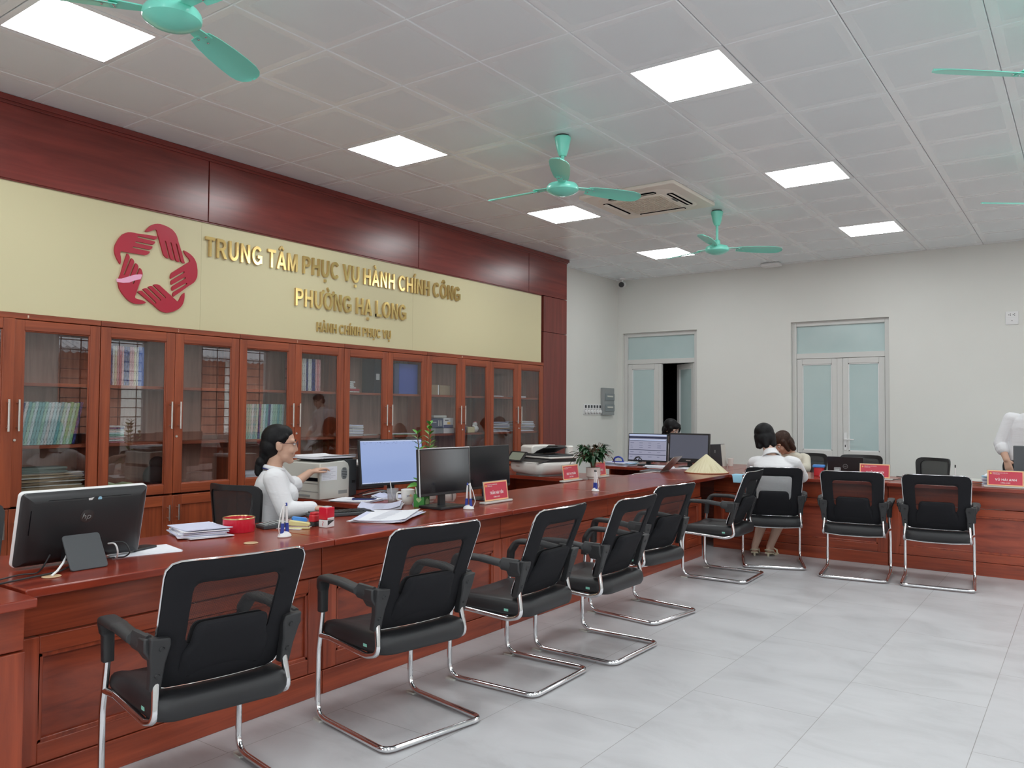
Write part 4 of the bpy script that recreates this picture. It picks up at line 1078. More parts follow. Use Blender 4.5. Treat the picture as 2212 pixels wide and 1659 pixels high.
# ------------------------------------------------------------------ counters
ZTOP, TH = 0.75, 0.032
def counter_unit(label, w_, dp, M, far=False, kick=.0, body=None, top=None, ov=.10):
    """M places local x along the counter, y towards the clerks, z up; front face at y = ov"""
    tp, dg_, fh, fv = ('top_x','diag_x','ctr_x','ctr_z') if far else ('top_y','diag_y','ctr_y','ctr_z')
    t = thing('service_counter', label, 'counter', (0,0,0), 0, 'wooden service counter units')
    g = .0015; a, c = (g, w_-g) if body is None else body
    b = MB()
    if top is None: b.box(g, w_-g, 0, dp, ZTOP-TH, ZTOP, M=M)
    else: b.prism(top, lambda p,q,z: (p,q,z), ZTOP-TH, ZTOP)
    b.build('worktop', Wd[tp], t, bevel=.005)
    b = MB(); b.box(a, c, ov-.008, ov+.02, .565, ZTOP-TH-.0005, M=M); b.build('fascia', Wd[fh], t, bevel=.003)
    b = MB(); f0, s = ov-.02, .085
    b.box(a,a+s,f0,ov+.02,.115,.562,1,M=M); b.box(c-s,c,f0,ov+.02,.115,.562,1,M=M)
    b.box(a+s,c-s,f0+.0005,ov+.02,.500,.562,0,M=M); b.box(a+s,c-s,f0+.0005,ov+.02,.115,.185,0,M=M)
    b.build('front_frame', [Wd[fh],Wd[fv]], t, bevel=.003)
    # moulding and veneer inside the frame
    m = MB(); x0,x1,z0,z1 = a+s, c-s, .185, .500
    for (p0,p1,q0,q1) in ((x0,x0+.016,z0,z1),(x1-.016,x1,z0,z1),(x0,x1,z0,z0+.016),(x0,x1,z1-.016,z1)):
        m.box(p0,p1,f0+.004,ov+.01,q0,q1,M=M)
    m.build('moulding', Wd[fv], t, bevel=.004)
    p = MB(); p.box(x0+.016,x1-.016,f0+.016,ov+.015,z0+.016,z1-.016,M=M); p.build('front_panel', Wd[dg_], t)
    p = MB(); p.box(a,c,f0-.004,ov+.02,0,.112,M=M); p.build('plinth', Wd[fh], t, bevel=.003)
    p = MB(); p.box(a,a+.018,ov+.02,dp-.05,0,ZTOP-TH-.001,M=M); p.box(c-.018,c,ov+.02,dp-.05,0,ZTOP-TH-.001,M=M); p.build('end_panels', Wd[fv], t)
    return t
XF, DEP = -2.95, 0.76
def main_M(y0, xf=XF):                    # local x -> +Y, local y -> -X
    M = Matrix.Identity(4)
    M[0][0],M[1][0],M[2][0] = 0,1,0; M[0][1],M[1][1],M[2][1] = -1,0,0; M[0][3],M[1][3] = xf, y0
    return M
counter_unit('wooden service counter unit at the left edge, set slightly forward of the rest', 1.40, .74, main_M(-.155, -2.80))
counter_unit('wooden service counter unit carrying the black all-in-one computer', 1.38, DEP, main_M(1.268))
counter_unit('wooden service counter unit with the red stamps and the open documents', 1.455, DEP, main_M(2.650))
counter_unit('wooden service counter unit with the nearest red nameplate standing on it', 1.39, DEP, main_M(4.107))
counter_unit('wooden service counter unit carrying the potted plant', 1.39, DEP, main_M(5.499))
# corner unit: its top runs on to the far counter
counter_unit('wooden corner counter unit under the conical hat', .5, DEP, main_M(6.891), body=(.0015,.42),
   top=[(XF,6.8905),(XF,7.80),(XF+.0,7.812),(XF-.2,7.812),(XF-.2,9.42),(-4.55,9.42),(-4.55,8.08),(-3.74,8.08),(-3.71,8.0),(-3.71,6.8905)])
YF2 = 7.812
t = thing('gap_light_block', 'added wood boards keeping light out of the gap under the counter corner', 'panel', (0,0,0))
b = MB(); b.box(-4.50,-3.155,9.37,9.39,0,ZTOP-TH-.001); b.box(-4.52,-4.50,8.2,9.39,0,ZTOP-TH-.001); b.box(-3.66,-3.64,7.35,8.0,0,ZTOP-TH-.001); b.build('block_board', Wd['ctr_x'], t)  # added enclosure that blocks light so the corner gap stays dark
def far_M(x0):
    M = Matrix.Identity(4); M[0][3] = x0; M[1][3] = YF2; return M
counter_unit('far counter unit at which the visitor in white sits', 1.645, .85, far_M(-3.145), True)
counter_unit('far counter unit on the right, holding the stacked documents', 1.62, .85, far_M(-1.498), True)
counter_unit('far counter unit beyond the right edge of the picture', 1.62, .85, far_M(.124), True)
t = thing('desk', 'wooden side desk behind the far counter, holding the dark tower and paper cup', 'desk', (0,0,0))
b = MB(); b.box(-3.148,-2.56,8.665,9.42,ZTOP-TH,ZTOP); b.build('desktop', Wd['top_x'], t, bevel=.004)
b = MB(); b.box(-3.14,-3.12,8.68,9.40,0,ZTOP-TH-.001); b.box(-2.59,-2.57,8.68,9.40,0,ZTOP-TH-.001); b.box(-3.12,-2.59,9.37,9.39,.3,ZTOP-TH-.001); b.build('desk_panels', Wd['ctr_z'], t)
# return desks run from the counter towards the bookcases
def return_desk(y0, y1, x0, label):
    t = thing('return_desk', label, 'desk', (0,0,0), 0, 'side desks behind the counter')
    b = MB(); b.box(x0,-3.713,y0,y1,ZTOP-TH,ZTOP); b.build('desktop', Wd['top_x'], t, bevel=.004)
    b = MB(); b.box(x0+.01,x0+.03,y0+.02,y1-.02,0,ZTOP-TH-.001); b.box(-3.76,-3.74,y0+.02,y1-.02,0,ZTOP-TH-.001); b.build('end_panels', Wd['ctr_z'], t)
    b = MB(); b.box(x0+.03,-3.76,y1-.06,y1-.04,.25,ZTOP-TH-.001); b.build('modesty_panel', Wd['ctr_x'], t)
return_desk(3.70, 4.72, -4.98, 'wooden side desk under the printer and the lit monitor')
return_desk(6.34, 7.02, -4.98, 'wooden side desk under the multifunction copier')
return_desk(-.2, 1.0, -4.98, 'wooden side desk outside the left edge of the picture')

# grommet caps in the worktop
for i, (x, y, lab) in enumerate(((-3.11,1.425,'tan round cable grommet in the counter top beside the all-in-one computer'),(-3.165,2.33,'tan round cable grommet in the counter top before the red tin'))):
    t = thing('cable_grommet', lab, 'cable grommet', (x,y,ZTOP), 0, 'cable grommets')
    b = MB(); b.lathe([(.020,.0005),(.031,.0005),(.033,.002),(.031,.0035),(.022,.003)], 24); b.build('rim', mat('grommet_tan',(.55,.38,.22),.5), t)
    b = MB(); b.lathe([(0,.0024),(.022,.0024),(.022,.0005),(0,.0005)], 24); b.build('cap', MATS['grommet_tan'], t)

# ------------------------------------------------------------------ visitor chairs
def curved(u, v, lift=0.0):
    """backrest surface: u across, v up the back; returns chair-space point (faces +y)"""
    y = -.112 - .395*v + .055*(1-(u/.24)**2)*-.55 + .10*max(0,.16-v)*1.0*0
    return Vector((u, y+lift, .452 + v*.965))
def back_outline(inset=0.0, n=10):
    w0, w1, h = .222, .243, .452
    pts = []
    cs = [(w0,0.0,.055),(w1,h,.045),(-w1,h,.045),(-w0,0.0,.055)]
    poly = fillet([(x,v,0) for x,v,r in cs], .05, 6, closed=True)
    out = []
    cx, cy = 0, h/2
    for p in poly:
        k = Vector((p.x-cx, p.y-cy)); L = k.length
        out.append((cx+k.x*(1-inset/L), cy+k.y*(1-inset/L)))
    return out
def resample(poly, n):
    P = [Vector((p[0],p[1])) for p in poly]; Ls = [0]
    for i in range(len(P)): Ls.append(Ls[-1]+(P[(i+1)%len(P)]-P[i]).length)
    T = Ls[-1]; out = []
    k = 0
    for i in range(n):
        s = T*i/n
        while Ls[k+1] < s: k += 1
        f = (s-Ls[k])/(Ls[k+1]-Ls[k]+1e-12); a, c = P[k], P[(k+1)%len(P)]
        out.append(a.lerp(c, f))
    return out
def make_visitor_chair(label):
    t = thing('visitor_chair', label, 'chair', (0,0,0), 0, 'black cantilever visitor chairs')
    hw, rr = .255, .0125
    # one bent tube: front leg, sled, other front leg
    L = [(-hw+.01,.205,.555),(-hw,.235,.30),(-hw,.235,rr+.004),(-hw,-.285,rr+.004),(hw,-.285,rr+.004),(hw,.235,rr+.004),(hw,.235,.30),(hw-.01,.205,.555)]
    b = MB(); b.tube(fillet(L, [0,.3,.075,.05,.05,.075,.3,0], 7), rr, 12); b.build('sled_frame', M_chrome, t)
    for s in (-1,1):
        b = MB(); pts = [(s*hw*.99,.230,.372),(s*(hw-.018),.16,.368),(s*(hw-.018),-.12,.352),(s*(hw-.022),-.195,.372),(s*(hw-.030),-.172,.495)]
        b.tube(fillet(pts, [0,.03,.1,.07,0], 6), .0125, 12); b.build('seat_rail', M_chrome, t)
    b = MB(); b.tube(fillet([(-hw+.02,-.10,.353),(-.10,-.115,.344),(.10,-.115,.344),(hw-.02,-.10,.353)], .1, 6), .009, 8); b.tube([(-hw+.01,.18,.368),(hw-.01,.18,.368)], .009, 8); b.build('cross_bars', M_chrome, t)
    # seat cushion
    b = MB(); n = 24; base = round_rect(-.235,.235,-.225,.275,.07,6); rings = []
    for (ins, z) in ((.03,.362),(.006,.366),(-.004,.385),(-.006,.405),(.0,.428),(.012,.440),(.035,.446),(.10,.443),(.17,.440)):
        ring = []
        for (x,y) in base:
            k = Vector((x,y-.02)); l = k.length; q = k*(1-ins/l) if l > 0 else k
            zz = z
            if y > .16 and z > .40: zz -= .03*((y-.16)/.115)**2
            ring.append((q.x, q.y+.02, zz))
        rings.append(ring)
    m_ = len(base); vs = [p for r_ in rings for p in r_]; fs = []
    for i in range(len(rings)-1):
        for q in range(m_): fs.append((i*m_+q, i*m_+(q+1)%m_, (i+1)*m_+(q+1)%m_, (i+1)*m_+q))
    fs.append(tuple(range(m_-1,-1,-1))); k = (len(rings)-1)*m_; fs.append(tuple(range(k,k+m_)))
    b.add(vs, fs); seat = b.build('seat', M_leather, t, angle=60)
    b = MB(); b.box(-.2405,-.2385,-.12,-.095,.388,.400); tg = b.build('seat_tag', mat('mint_tag',(.25,.60,.48),.5) if 'mint_tag' not in MATS else MATS['mint_tag'], seat)
    # back: cloth border round a net window
    n = 56; outer = resample(back_outline(0), n)
    win = fillet([(-.145,.150,0),(.145,.150,0),(.152,.375,0),(-.152,.375,0)], .03, 5, closed=True)
    win = [(p.x,p.y) for p in win]
    c0 = Vector((0,.255))
    def hit(poly, a):
        d = Vector((math.cos(a), math.sin(a))); best = None
        for i in range(len(poly)):
            p, q = Vector(poly[i]), Vector(poly[(i+1)%len(poly)]); e = q-p; den = d.x*e.y-d.y*e.x
            if abs(den) < 1e-12: continue
            w_ = p-c0; tt = (w_.x*e.y-w_.y*e.x)/den; uu = (w_.x*d.y-w_.y*d.x)/den
            if tt > 0 and -1e-6 <= uu <= 1+1e-6: best = tt if best is None else min(best, tt)
        return c0 + d*best
    OP = back_outline(0); na = 72
    O = [hit(OP, 2*PI*i/na) for i in range(na)]; W = [hit(win, 2*PI*i/na) for i in range(na)]
    b = MB(); vs = []; rows = 5
    for (lift, ) in ((.011,),(-.011,)):
        for r_ in range(rows):
            f_ = r_/(rows-1)
            for i in range(na):
                p = O[i].lerp(W[i], f_); l2 = lift*(1 if 0 < r_ < rows-1 else .55)
                vs.append(curved(p.x, p.y, l2))
    fs = []; S = rows*na
    for r_ in range(rows-1):
        for i in range(na):
            j = (i+1)%na; fs.append((r_*na+i, r_*na+j, (r_+1)*na+j, (r_+1)*na+i)); fs.append((S+r_*na+i, S+(r_+1)*na+i, S+(r_+1)*na+j, S+r_*na+j))
    for i in range(na):
        j = (i+1)%na; fs.append((i, S+i, S+j, j)); k = (rows-1)*na; fs.append((k+i, k+j, S+k+j, S+k+i))
    b.add(vs, fs); back = b.build('backrest', M_fabric, t, angle=60)
    b = MB(); vs = []; cr = 8
    for r_ in range(cr+1):
        for i in range(na):
            p = c0.lerp(W[i], r_/cr); vs.append(curved(p.x, p.y, 0))
    fs = [(r_*na+i, r_*na+(i+1)%na, (r_+1)*na+(i+1)%na, (r_+1)*na+i) for r_ in range(cr) for i in range(na)]
    b.add(vs, fs); b.build('net_window', M_net, back)
    b = MB(); pr = [curved(p[0]*1.012, p[1]*1.012-.002, 0) for p in resample(OP, 70)]; b.tube(pr, .0044, 8, closed=True); b.build('chrome_trim', M_chrome, back)
    # lumbar pad with sloped shoulders
    pad = fillet([(-.150,.030,0),(.150,.030,0),(.150,.120,0),(.130,.160,0),(.124,.232,0),(-.124,.232,0),(-.130,.160,0),(-.150,.120,0)], .032, 5, closed=True)
    b = MB(); P = [(p.x,p.y) for p in pad]; m_ = len(P); cpt = Vector((0,.13)); vs = []
    prof = ((0,-.010),(0,-.022),(.008,-.036),(.024,-.042),(.06,-.043))
    for ins, dz in prof:
        for (u,v) in P:
            k = Vector((u,v))-cpt; l = k.length; q = cpt+k*(1-ins/l); fd = max(.12,min(1,(q.y-.03)/.14)); vs.append(curved(q.x, q.y, -.0085+(dz+.0085)*fd))
    fs = [(i*m_+q, i*m_+(q+1)%m_, (i+1)*m_+(q+1)%m_, (i+1)*m_+q) for i in range(len(prof)-1) for q in range(m_)]
    fs.append(tuple(range((len(prof)-1)*m_, len(prof)*m_)))
    b.add(vs, fs)
    vs2 = []
    for ins, dz in ((0,.010),(0,.02),(.01,.032),(.03,.036)):
        for (u,v) in P:
            k = Vector((u,v))-cpt; l = k.length; q = cpt+k*(1-ins/l); vs2.append(curved(q.x, q.y, dz))
    fs2 = [(i*m_+q, (i+1)*m_+q, (i+1)*m_+(q+1)%m_, i*m_+(q+1)%m_) for i in range(3) for q in range(m_)]; fs2.append(tuple(range(4*m_-1,3*m_-1,-1)))
    b.add(vs2, fs2); b.build('lumbar_pad', M_fabric, back, angle=50)
    # armrests
    for s in (-1,1):
        b = MB(); path = fillet([(s*(hw-.007),.2135,.478),(s*(hw-.003),.207,.580),(s*(hw+.014),.175,.638),(s*(hw+.020),.02,.640),(s*(hw+.014),-.10,.625),(s*(hw+.004),-.195,.618)], [0,.04,.05,.1,.1,0], 6)
        n_ = len(path); vs = []; fs = []; sg = 12
        for i, p in enumerate(path):
            f_ = i/(n_-1); a = path[max(0,i-1)]; c = path[min(n_-1,i+1)]; tg_ = (c-a).normalized()
            side = Vector((1,0,0)); side = (side-tg_*side.dot(tg_)).normalized(); up = tg_.cross(side)
            ww = .020+.011*math.sin(PI*min(1,f_*1.1)); hh = .020-.005*math.sin(PI*f_)
            if f_ > .8: hh += .014*(f_-.8)/.2; ww -= .008*(f_-.8)/.2
            for k in range(sg):
                an = 2*PI*k/sg; ca, sa = math.cos(an), math.sin(an)
                q = abs(ca)**.6*(1 if ca>0 else -1), abs(sa)**.6*(1 if sa>0 else -1)
                vs.append(p+side*ww*q[0]+up*hh*q[1])
        for i in range(n_-1):
            for k in range(sg): fs.append((i*sg+k, i*sg+(k+1)%sg, (i+1)*sg+(k+1)%sg, (i+1)*sg+k))
        fs.append(tuple(range(sg-1,-1,-1))); fs.append(tuple(range((n_-1)*sg, n_*sg)))
        b.add(vs, fs); arm = b.build('armrest', M_arm, t, angle=50)
        b = MB(); br = [(.264,.646),(.200,.640),(.196,.615),(.206,.555),(.208,.462),(.246,.462),(.250,.53),(.260,.585)]
        b.prism(br, lambda p,q,c: (s*p, -.150-.30*(q-.47)-c, q), -.006, .030); b.prism([(.236,.644),(.276,.642),(.276,.602),(.250,.560),(.236,.560)], lambda p,q,c: (s*p, -.175+c, q), -.03, .05); bk = b.build('arm_bracket', M_arm, t, bevel=.006)
        b = MB()
        for (xx_, zz_) in ((.226,.606),(.228,.515)):
            b = MB(); b.lathe([(0,.004),(.007,.004),(.009,0),(0,0)], 10, M=frame((s*xx_,-.150-.30*(zz_-.47)-.0300,zz_),(1,0,0),(0,-.30,1))); b.build('bracket_bolt', M_black, bk)
        b = MB(); b.rbox(s*hw-.016,s*hw+.016,.19,.25,0,.008,.006); b.build('floor_pad', M_offw, t)
    return t
CH = [(-2.585,1.705,80,'nearest black cantilever chair, cut by the bottom edge of the photo'),
 (-2.525,2.635,80,'second nearest black cantilever chair along the counter, whole sled in view'),
 (-2.455,3.45,91,'third black cantilever chair from the nearest along the counter'),
 (-2.375,4.12,89,'fourth black cantilever chair from the nearest along the counter'),
 (-2.53,5.03,82,'fifth black cantilever chair from the nearest, tucked to the counter'),
 (-2.55,6.56,92,'black cantilever chair seen side-on in the inner corner, blue note behind'),
 (-2.37,7.36,21,'black cantilever chair in which the visitor in white sits'),
 (-1.64,7.29,7,'empty black cantilever chair before the black laptop at the far counter'),
 (-1.02,7.33,6,'rightmost empty black cantilever chair at the far counter')]
chair0 = make_visitor_chair(CH[0][3]); chair0.location = (CH[0][0],CH[0][1],0); chair0.rotation_euler = (0,0,R(CH[0][2]))
for (x,y,a,lab) in CH[1:]: dup(chair0, (x,y,0), R(a), lab)

# clerks' swivel chairs
def make_office_chair(label):
    t = thing('office_chair', label, 'office chair', (0,0,0), 0, 'black mesh office chairs of the clerks')
    b = MB()
    for k in range(5):
        a = R(72*k+18); b.tube([(0,0,.09),(.27*math.cos(a),.27*math.sin(a),.065)], [.024,.014], 8)
    b.build('star_base', M_black, t)
    for k in range(5):
        a = R(72*k+18); b = MB(); b.lathe([(0,-.02),(.024,-.02),(.028,-.012),(.028,.012),(.024,.02),(0,.02)], 14, M=frame((.27*math.cos(a),.27*math.sin(a),.0285),(math.cos(a),math.sin(a),0),(0,0,1))); b.build('caster', M_black, t)
    b = MB(); b.tube([(0,0,.08),(0,0,.38)], .022, 12); b.build('gas_lift', M_chrome, t)
    b = MB(); b.rbox(-.23,.23,-.22,.24,.38,.45,.09,seg=6); b.build('seat', M_fabric, t, bevel=.02)
    b = MB(); b.tube(fillet([(0,-.10,.37),(0,-.26,.38),(0,-.27,.55),(0,-.255,.70)],.06), .018, 10); b.build('back_stem', M_black, t)
    def S(u, v): return Vector((u, -.235-.10*v+.075*(u/.22)**2*1.0, .56+v))
    O = [(p.x,p.y) for p in fillet([(-.19,0,0),(.19,0,0),(.225,.36,0),(-.225,.36,0)], .06, 6, closed=True)]
    O = resample(O, 56); c0 = Vector((0,.18)); W = [c0+(p-c0)*.82 for p in O]
    b = MB(); m_ = 56; vs = []
    for l in (.009,-.009):
        for P in (O,W):
            for p in P: q = S(p.x,p.y); q.y += l; vs.append(q)
    fs = []
    for i in range(m_):
        j = (i+1)%m_; fs += [(i,j,m_+j,m_+i),(2*m_+i,3*m_+i,3*m_+j,2*m_+j),(i,2*m_+i,2*m_+j,j),(m_+i,m_+j,3*m_+j,3*m_+i)]
    b.add(vs, fs); bk = b.build('backrest_frame', M_black, t, angle=50)
    b = MB(); vs = []
    for r_ in range(7):
        for p in W: q = c0.lerp(p, r_/6); vs.append(S(q.x,q.y))
    b.add(vs, [(r_*m_+i, r_*m_+(i+1)%m_, (r_+1)*m_+(i+1)%m_, (r_+1)*m_+i) for r_ in range(6) for i in range(m_)]); b.build('backrest_net', M_net2, bk)
    for s in (-1,1):
        b = MB(); b.tube(fillet([(s*.20,.0,.40),(s*.27,.0,.42),(s*.27,.0,.60)],.04), .013, 8); a_ = b.build('arm_post', M_black, t)
        b = MB(); b.rbox(s*.27-.03,s*.27+.03,-.11,.13,.60,.625,.025,seg=4); b.build('arm_pad', M_black, a_)
    return t
ch = make_office_chair('black mesh swivel chair of the clerk in glasses'); ch.location = (-4.22,3.17,0); ch.rotation_euler = (0,0,R(6))
dup(ch, (-4.05,1.50,0), R(-90), 'black mesh swivel chair showing a sliver left of the all-in-one computer')
dup(ch, (-2.585,9.05,0), R(180), 'black mesh swivel chair behind the clerk with brown hair')
dup(ch, (-2.02,9.05,0), R(180), 'black mesh swivel chair behind the black laptop')
dup(ch, (-1.43,8.98,0), R(142), 'black mesh swivel chair turned sideways, alone against the white far wall')
dup(ch, (-4.24,9.32,0), R(180), 'black mesh swivel chair of the clerk hidden behind two monitors')

ZT0 = ZTOP+.0005
# ------------------------------------------------------------------ all-in-one computer, seen from behind
t = thing('all_in_one_computer', 'black all-in-one computer with white rim, its back to the camera', 'computer', (-3.355, 1.635, ZT0), R(0))
TI = Matrix.Translation((0,0,.008)) @ Matrix.Rotation(R(13),4,'Y')
hw, hh = .252, .300
b = MB(); rim = round_rect(-hw,hw,0,hh,.018,4); b.prism(rim, lambda p,q,c: (c,p,q), -.012, .010, M=TI); b.build('white_rim', M_white, t, bevel=.003)
b = MB(); L0 = round_rect(-hw+.003,hw-.003,.003,hh-.003,.018,4); n_ = len(L0); rings = []
for ins, x in ((0,.010),(.004,.018),(.018,.030),(.045,.040),(.10,.044)):
    rings.append([(x, max(-hw+.003+ins,min(hw-.003-ins,p)), max(.003+ins*.8,min(hh-.003-ins*.8,q))) for p,q in L0])
vs = [p for r_ in rings for p in r_]; fs = [(i*n_+k,i*n_+(k+1)%n_,(i+1)*n_+(k+1)%n_,(i+1)*n_+k) for i in range(4) for k in range(n_)]+[tuple(range(4*n_,5*n_))]
b.add(vs, fs, M=TI); bc = b.build('back_shell', M_black, t, angle=25)
b = MB(); b.rbox(-hw+.012,hw-.012,.012,hh-.012,-.0135,-.0118,.01,M=TI @ frame((0,0,0),(0,1,0),(0,0,1))); b.build('screen', M_scr_off, t)
b = MB(); b.rbox(-.16,.17,hh-.034,hh-.030,.0345,.0365,.002,M=TI @ frame((0,0,0),(0,1,0),(0,0,1))); b.build('vent_slot', M_dark, bc)
b = MB(); b.rbox(-.218,-.188,.135,.235,.030,.036,.004,M=TI @ frame((0,0,0),(0,1,0),(0,0,1))); b.build('port_bay', M_dark, bc)
lg = frame((.0445,-.008,.196),(0,1,0),(0,0,1))
b = MB(); b.lathe([(0,0),(.027,0),(.027,.0012),(0,.0016)], 32, M=TI @ lg); bd = b.build('brand_badge', mat('badge_dark_gloss',(.035,.030,.030),.15), bc)
SHR = Matrix.Identity(4); SHR[0][1] = .32
letters('brand_letters', 'hp', .022, TI @ lg @ Matrix.Translation((-.020,-.011,.0016)) @ SHR, M_grey, bd, .034, -.01, .0006, False)
b = MB(); b.prism([(0,0),(.022,.003),(.012,-.012),(.002,-.01)], lambda p,q,c: (p,q,c), 0,.0006, M=TI @ frame((.0395,-.008,.268),(0,1,0),(0,0,1))); b.build('white_sticker', M_white, bc)
b = MB(); b.lathe([(0,0),(.008,0),(.008,.0006),(0,.0006)], 18, M=TI @ frame((.0395,.038,.264),(0,1,0),(0,0,1))); b.build('round_sticker', M_noteb, bc)
b = MB(); b.rbox(-.085,.065,.02,.10,.040,.0455,.006,M=TI @ frame((0,0,0),(0,1,0),(0,0,1))); b.build('connector_panel', M_blackm, bc)
st = Matrix.Translation((.215,-.055,.0)) @ Matrix.Rotation(R(-33),4,'Y')
b = MB(); b.rbox(-.072,.072,.0,.150,-.004,.004,.012,M=st @ frame((0,0,0),(0,1,0),(0,0,1))); b.build('stand_plate', M_dgrey, t, bevel=.002)
b = MB(); b.rbox(-.03,.03,.10,.15,.03,.150,.006,M=Matrix.Translation((0,-.055,0))); b.build('stand_hinge', M_black, t)
# cables of the computer
def cable(name, pts, r, m, label, group=None):
    b = MB(); b.tube(fillet(pts, .05, 6), r, 8); return tag(b.build(name, m, None), label, 'cable', group)
cable('power_cable', [(-3.27,1.56,.81),(-3.22,1.53,.80),(-3.165,1.49,.783),(-3.13,1.455,.765),(-3.11,1.425,.753)], .0042, M_white, 'thick white cable dropping into the grommet behind the all-in-one computer')
cable('power_cable', [(-3.28,1.60,.82),(-3.22,1.58,.77),(-3.15,1.47,.757),(-3.13,1.40,.757),(-3.10,1.28,.757),(-3.05,1.10,.757),(-3.03,.95,.757)], .0036, M_black, 'black cable running left along the counter from the all-in-one computer')
cable('network_cable', [(-3.29,1.50,.80),(-3.26,1.46,.758),(-3.17,1.40,.758),(-3.20,1.36,.758),(-3.13,1.20,.758),(-3.10,.95,.758)], .003, M_black, 'thin black cable beside the thicker one left of the all-in-one computer')
cable('usb_cable', [(-3.285,1.725,.815),(-3.25,1.735,.82),(-3.235,1.74,.79),(-3.25,1.745,.757),(-3.29,1.75,.757)], .0035, M_white, 'short white cable looping behind the all-in-one computer')
cable('usb_cable', [(-3.285,1.74,.82),(-3.25,1.78,.82),(-3.23,1.79,.775),(-3.25,1.78,.757),(-3.29,1.70,.757),(-3.28,1.66,.757)], .003, M_black, 'short black cable looping behind the all-in-one computer')
t = thing('smartphone', 'black phone lying on the loose paper beside the all-in-one computer', 'phone', (-3.40,1.925,ZT0+.0035), R(20))
b = MB(); b.rbox(-.036,.036,-.072,.072,0,.008,.010); b.build('phone_body', M_black, t, bevel=.002); b = MB(); b.rbox(-.033,.033,-.069,.069,.008,.0085,.008); b.build('screen', M_scr_off, t)
sheaf('paper_sheets','loose white sheet sticking out from behind the all-in-one computer','papers',(-3.355,1.905,ZT0),.21,.28,2,.0014,[M_paper],.01,rotz=R(-12),seed=21)
sheaf('paper_stack','loose white paper stack left of the red tin','papers',(-3.585,2.33,ZT0),.30,.21,9,.0042,[M_paper,M_paper,M_paper2],.016,rotz=R(-20),seed=23,curl=.008)
t = thing('biscuit_tin', 'open round red tin on the counter', 'tin', (-3.525,2.52,ZT0))
b = MB(); b.lathe([(0,0),(.076,0),(.078,.004),(.078,.066),(.075,.068),(.0745,.066),(.0745,.006),(0,.006)], 40); b.build('tin_wall', M_red, t)
b = MB(); b.lathe([(.0738,.0655),(.0795,.066),(.0797,.070),(.078,.0725),(.0745,.0725),(.0738,.069)], 40); b.build('rolled_rim', mat('tin_brass_rim',(.75,.52,.25),.25,metal=.9), t)
def stepped(name, label, cat, loc, rz): return thing(name, label, cat, loc, rz)
t = thing('calculator', 'black desk calculator behind the pen stand with the red tin', 'calculator', (-3.50,2.715,ZT0), R(-15))
b = MB(); b.prism([(-.075,0),(.075,0),(.075,.030),(-.075,.016)], lambda p,q,c: (c,p,q), -.055,.055); b.build('case', M_dgrey, t, bevel=.003)
KS = Matrix.Translation((0,-.075,.0165)) @ Matrix.Rotation(math.atan(.014/.15),4,'X')
b = MB(); b.rbox(-.045,.045,.105,.135,0,.001,.003,M=KS); b.build('display', M_lcd, t)
b = MB()
for i in range(5):
    for j in range(4): b.rbox(-.045+i*.019,-.030+i*.019,.012+j*.021,.026+j*.021,0,.003,.003,M=KS)
b.build('keys', M_grey, t)
sheaf('paper_sheets','white sheet under the blue stapler and the round stamp','papers',(-3.43,2.81,ZT0),.15,.21,2,.001,[M_paper],.004,rotz=R(20),seed=25)
def stapler(name, loc, rz, m, label, L=.11):
    t = thing(name, label, 'stapler', loc, rz)
    b = MB(); b.rbox(-L/2,L/2,-.016,.016,0,.009,.012); b.build('base', m, t, bevel=.002)
    b = MB(); b.prism([(-L/2+.004,.018),(L/2-.008,.012),(L/2,.020),(L/2-.004,.032),(-L/2+.01,.044),(-L/2+.002,.036)], lambda p,q,c: (p,c,q), -.014,.014); b.build('arm', m, t, bevel=.004)
    b = MB(); b.box(-L/2+.006,L/2-.006,-.010,.010,.0092,.016); b.build('magazine', M_chrome, t)
stapler('stapler', (-3.475,2.865,ZT0+.002), R(60), M_skyb, 'bright blue stapler between the calculator and the red stamps', .085)
stapler('stapler', (-3.355,2.765,ZT0), R(35), M_yell, 'pale yellow stapler lying in front of the blue one', .115)
t = thing('ink_stamp', 'round-shouldered red stamp left of the boxed red stamp', 'stamp', (-3.375,2.885,ZT0), R(10))
b = MB(); b.rbox(-.022,.022,-.030,.030,0,.022,.006); b.build('foot', M_black, t, bevel=.002)
b = MB(); b.rbox(-.021,.021,-.030,.030,.0225,.06,.012); b.rbox(-.018,.018,-.026,.026,.058,.074,.012); b.build('grip', M_red2, t, bevel=.006)
t = thing('ink_stamp', 'tall red self-inking stamp in a clear-fronted case, right of the pen stand', 'stamp', (-3.292,2.895,ZT0), R(8))
b = MB(); b.box(-.028,.028,-.030,.030,0,.040); b.build('case', M_stamp_clear, t, bevel=.003)
b = MB(); b.box(-.0285,.0285,-.0305,.0305,.041,.105); b.build('grip', M_red, t, bevel=.004)
b = MB(); b.rbox(-.02,.02,-.022,.022,.1052,.108,.008); b.build('top_window', M_stamp_clear, t)
b = MB(); b.prism([(-.024,.012),(.024,.034),(.024,.038),(-.024,.038)], lambda p,q,c: (c,p,q), .0282,.0288); b.build('black_wedge', M_black, t)
b = MB(); b.box(.0285,.0291,-.026,.026,.043,.052); b.build('white_band', M_white, t)
b = MB(); b.tube([(.0,-.0308,.036),(.004,-.0308,.027),(-.003,-.0308,.018),(.002,-.0308,.008)],.0014,5); b.build('squiggle', M_red2, t)
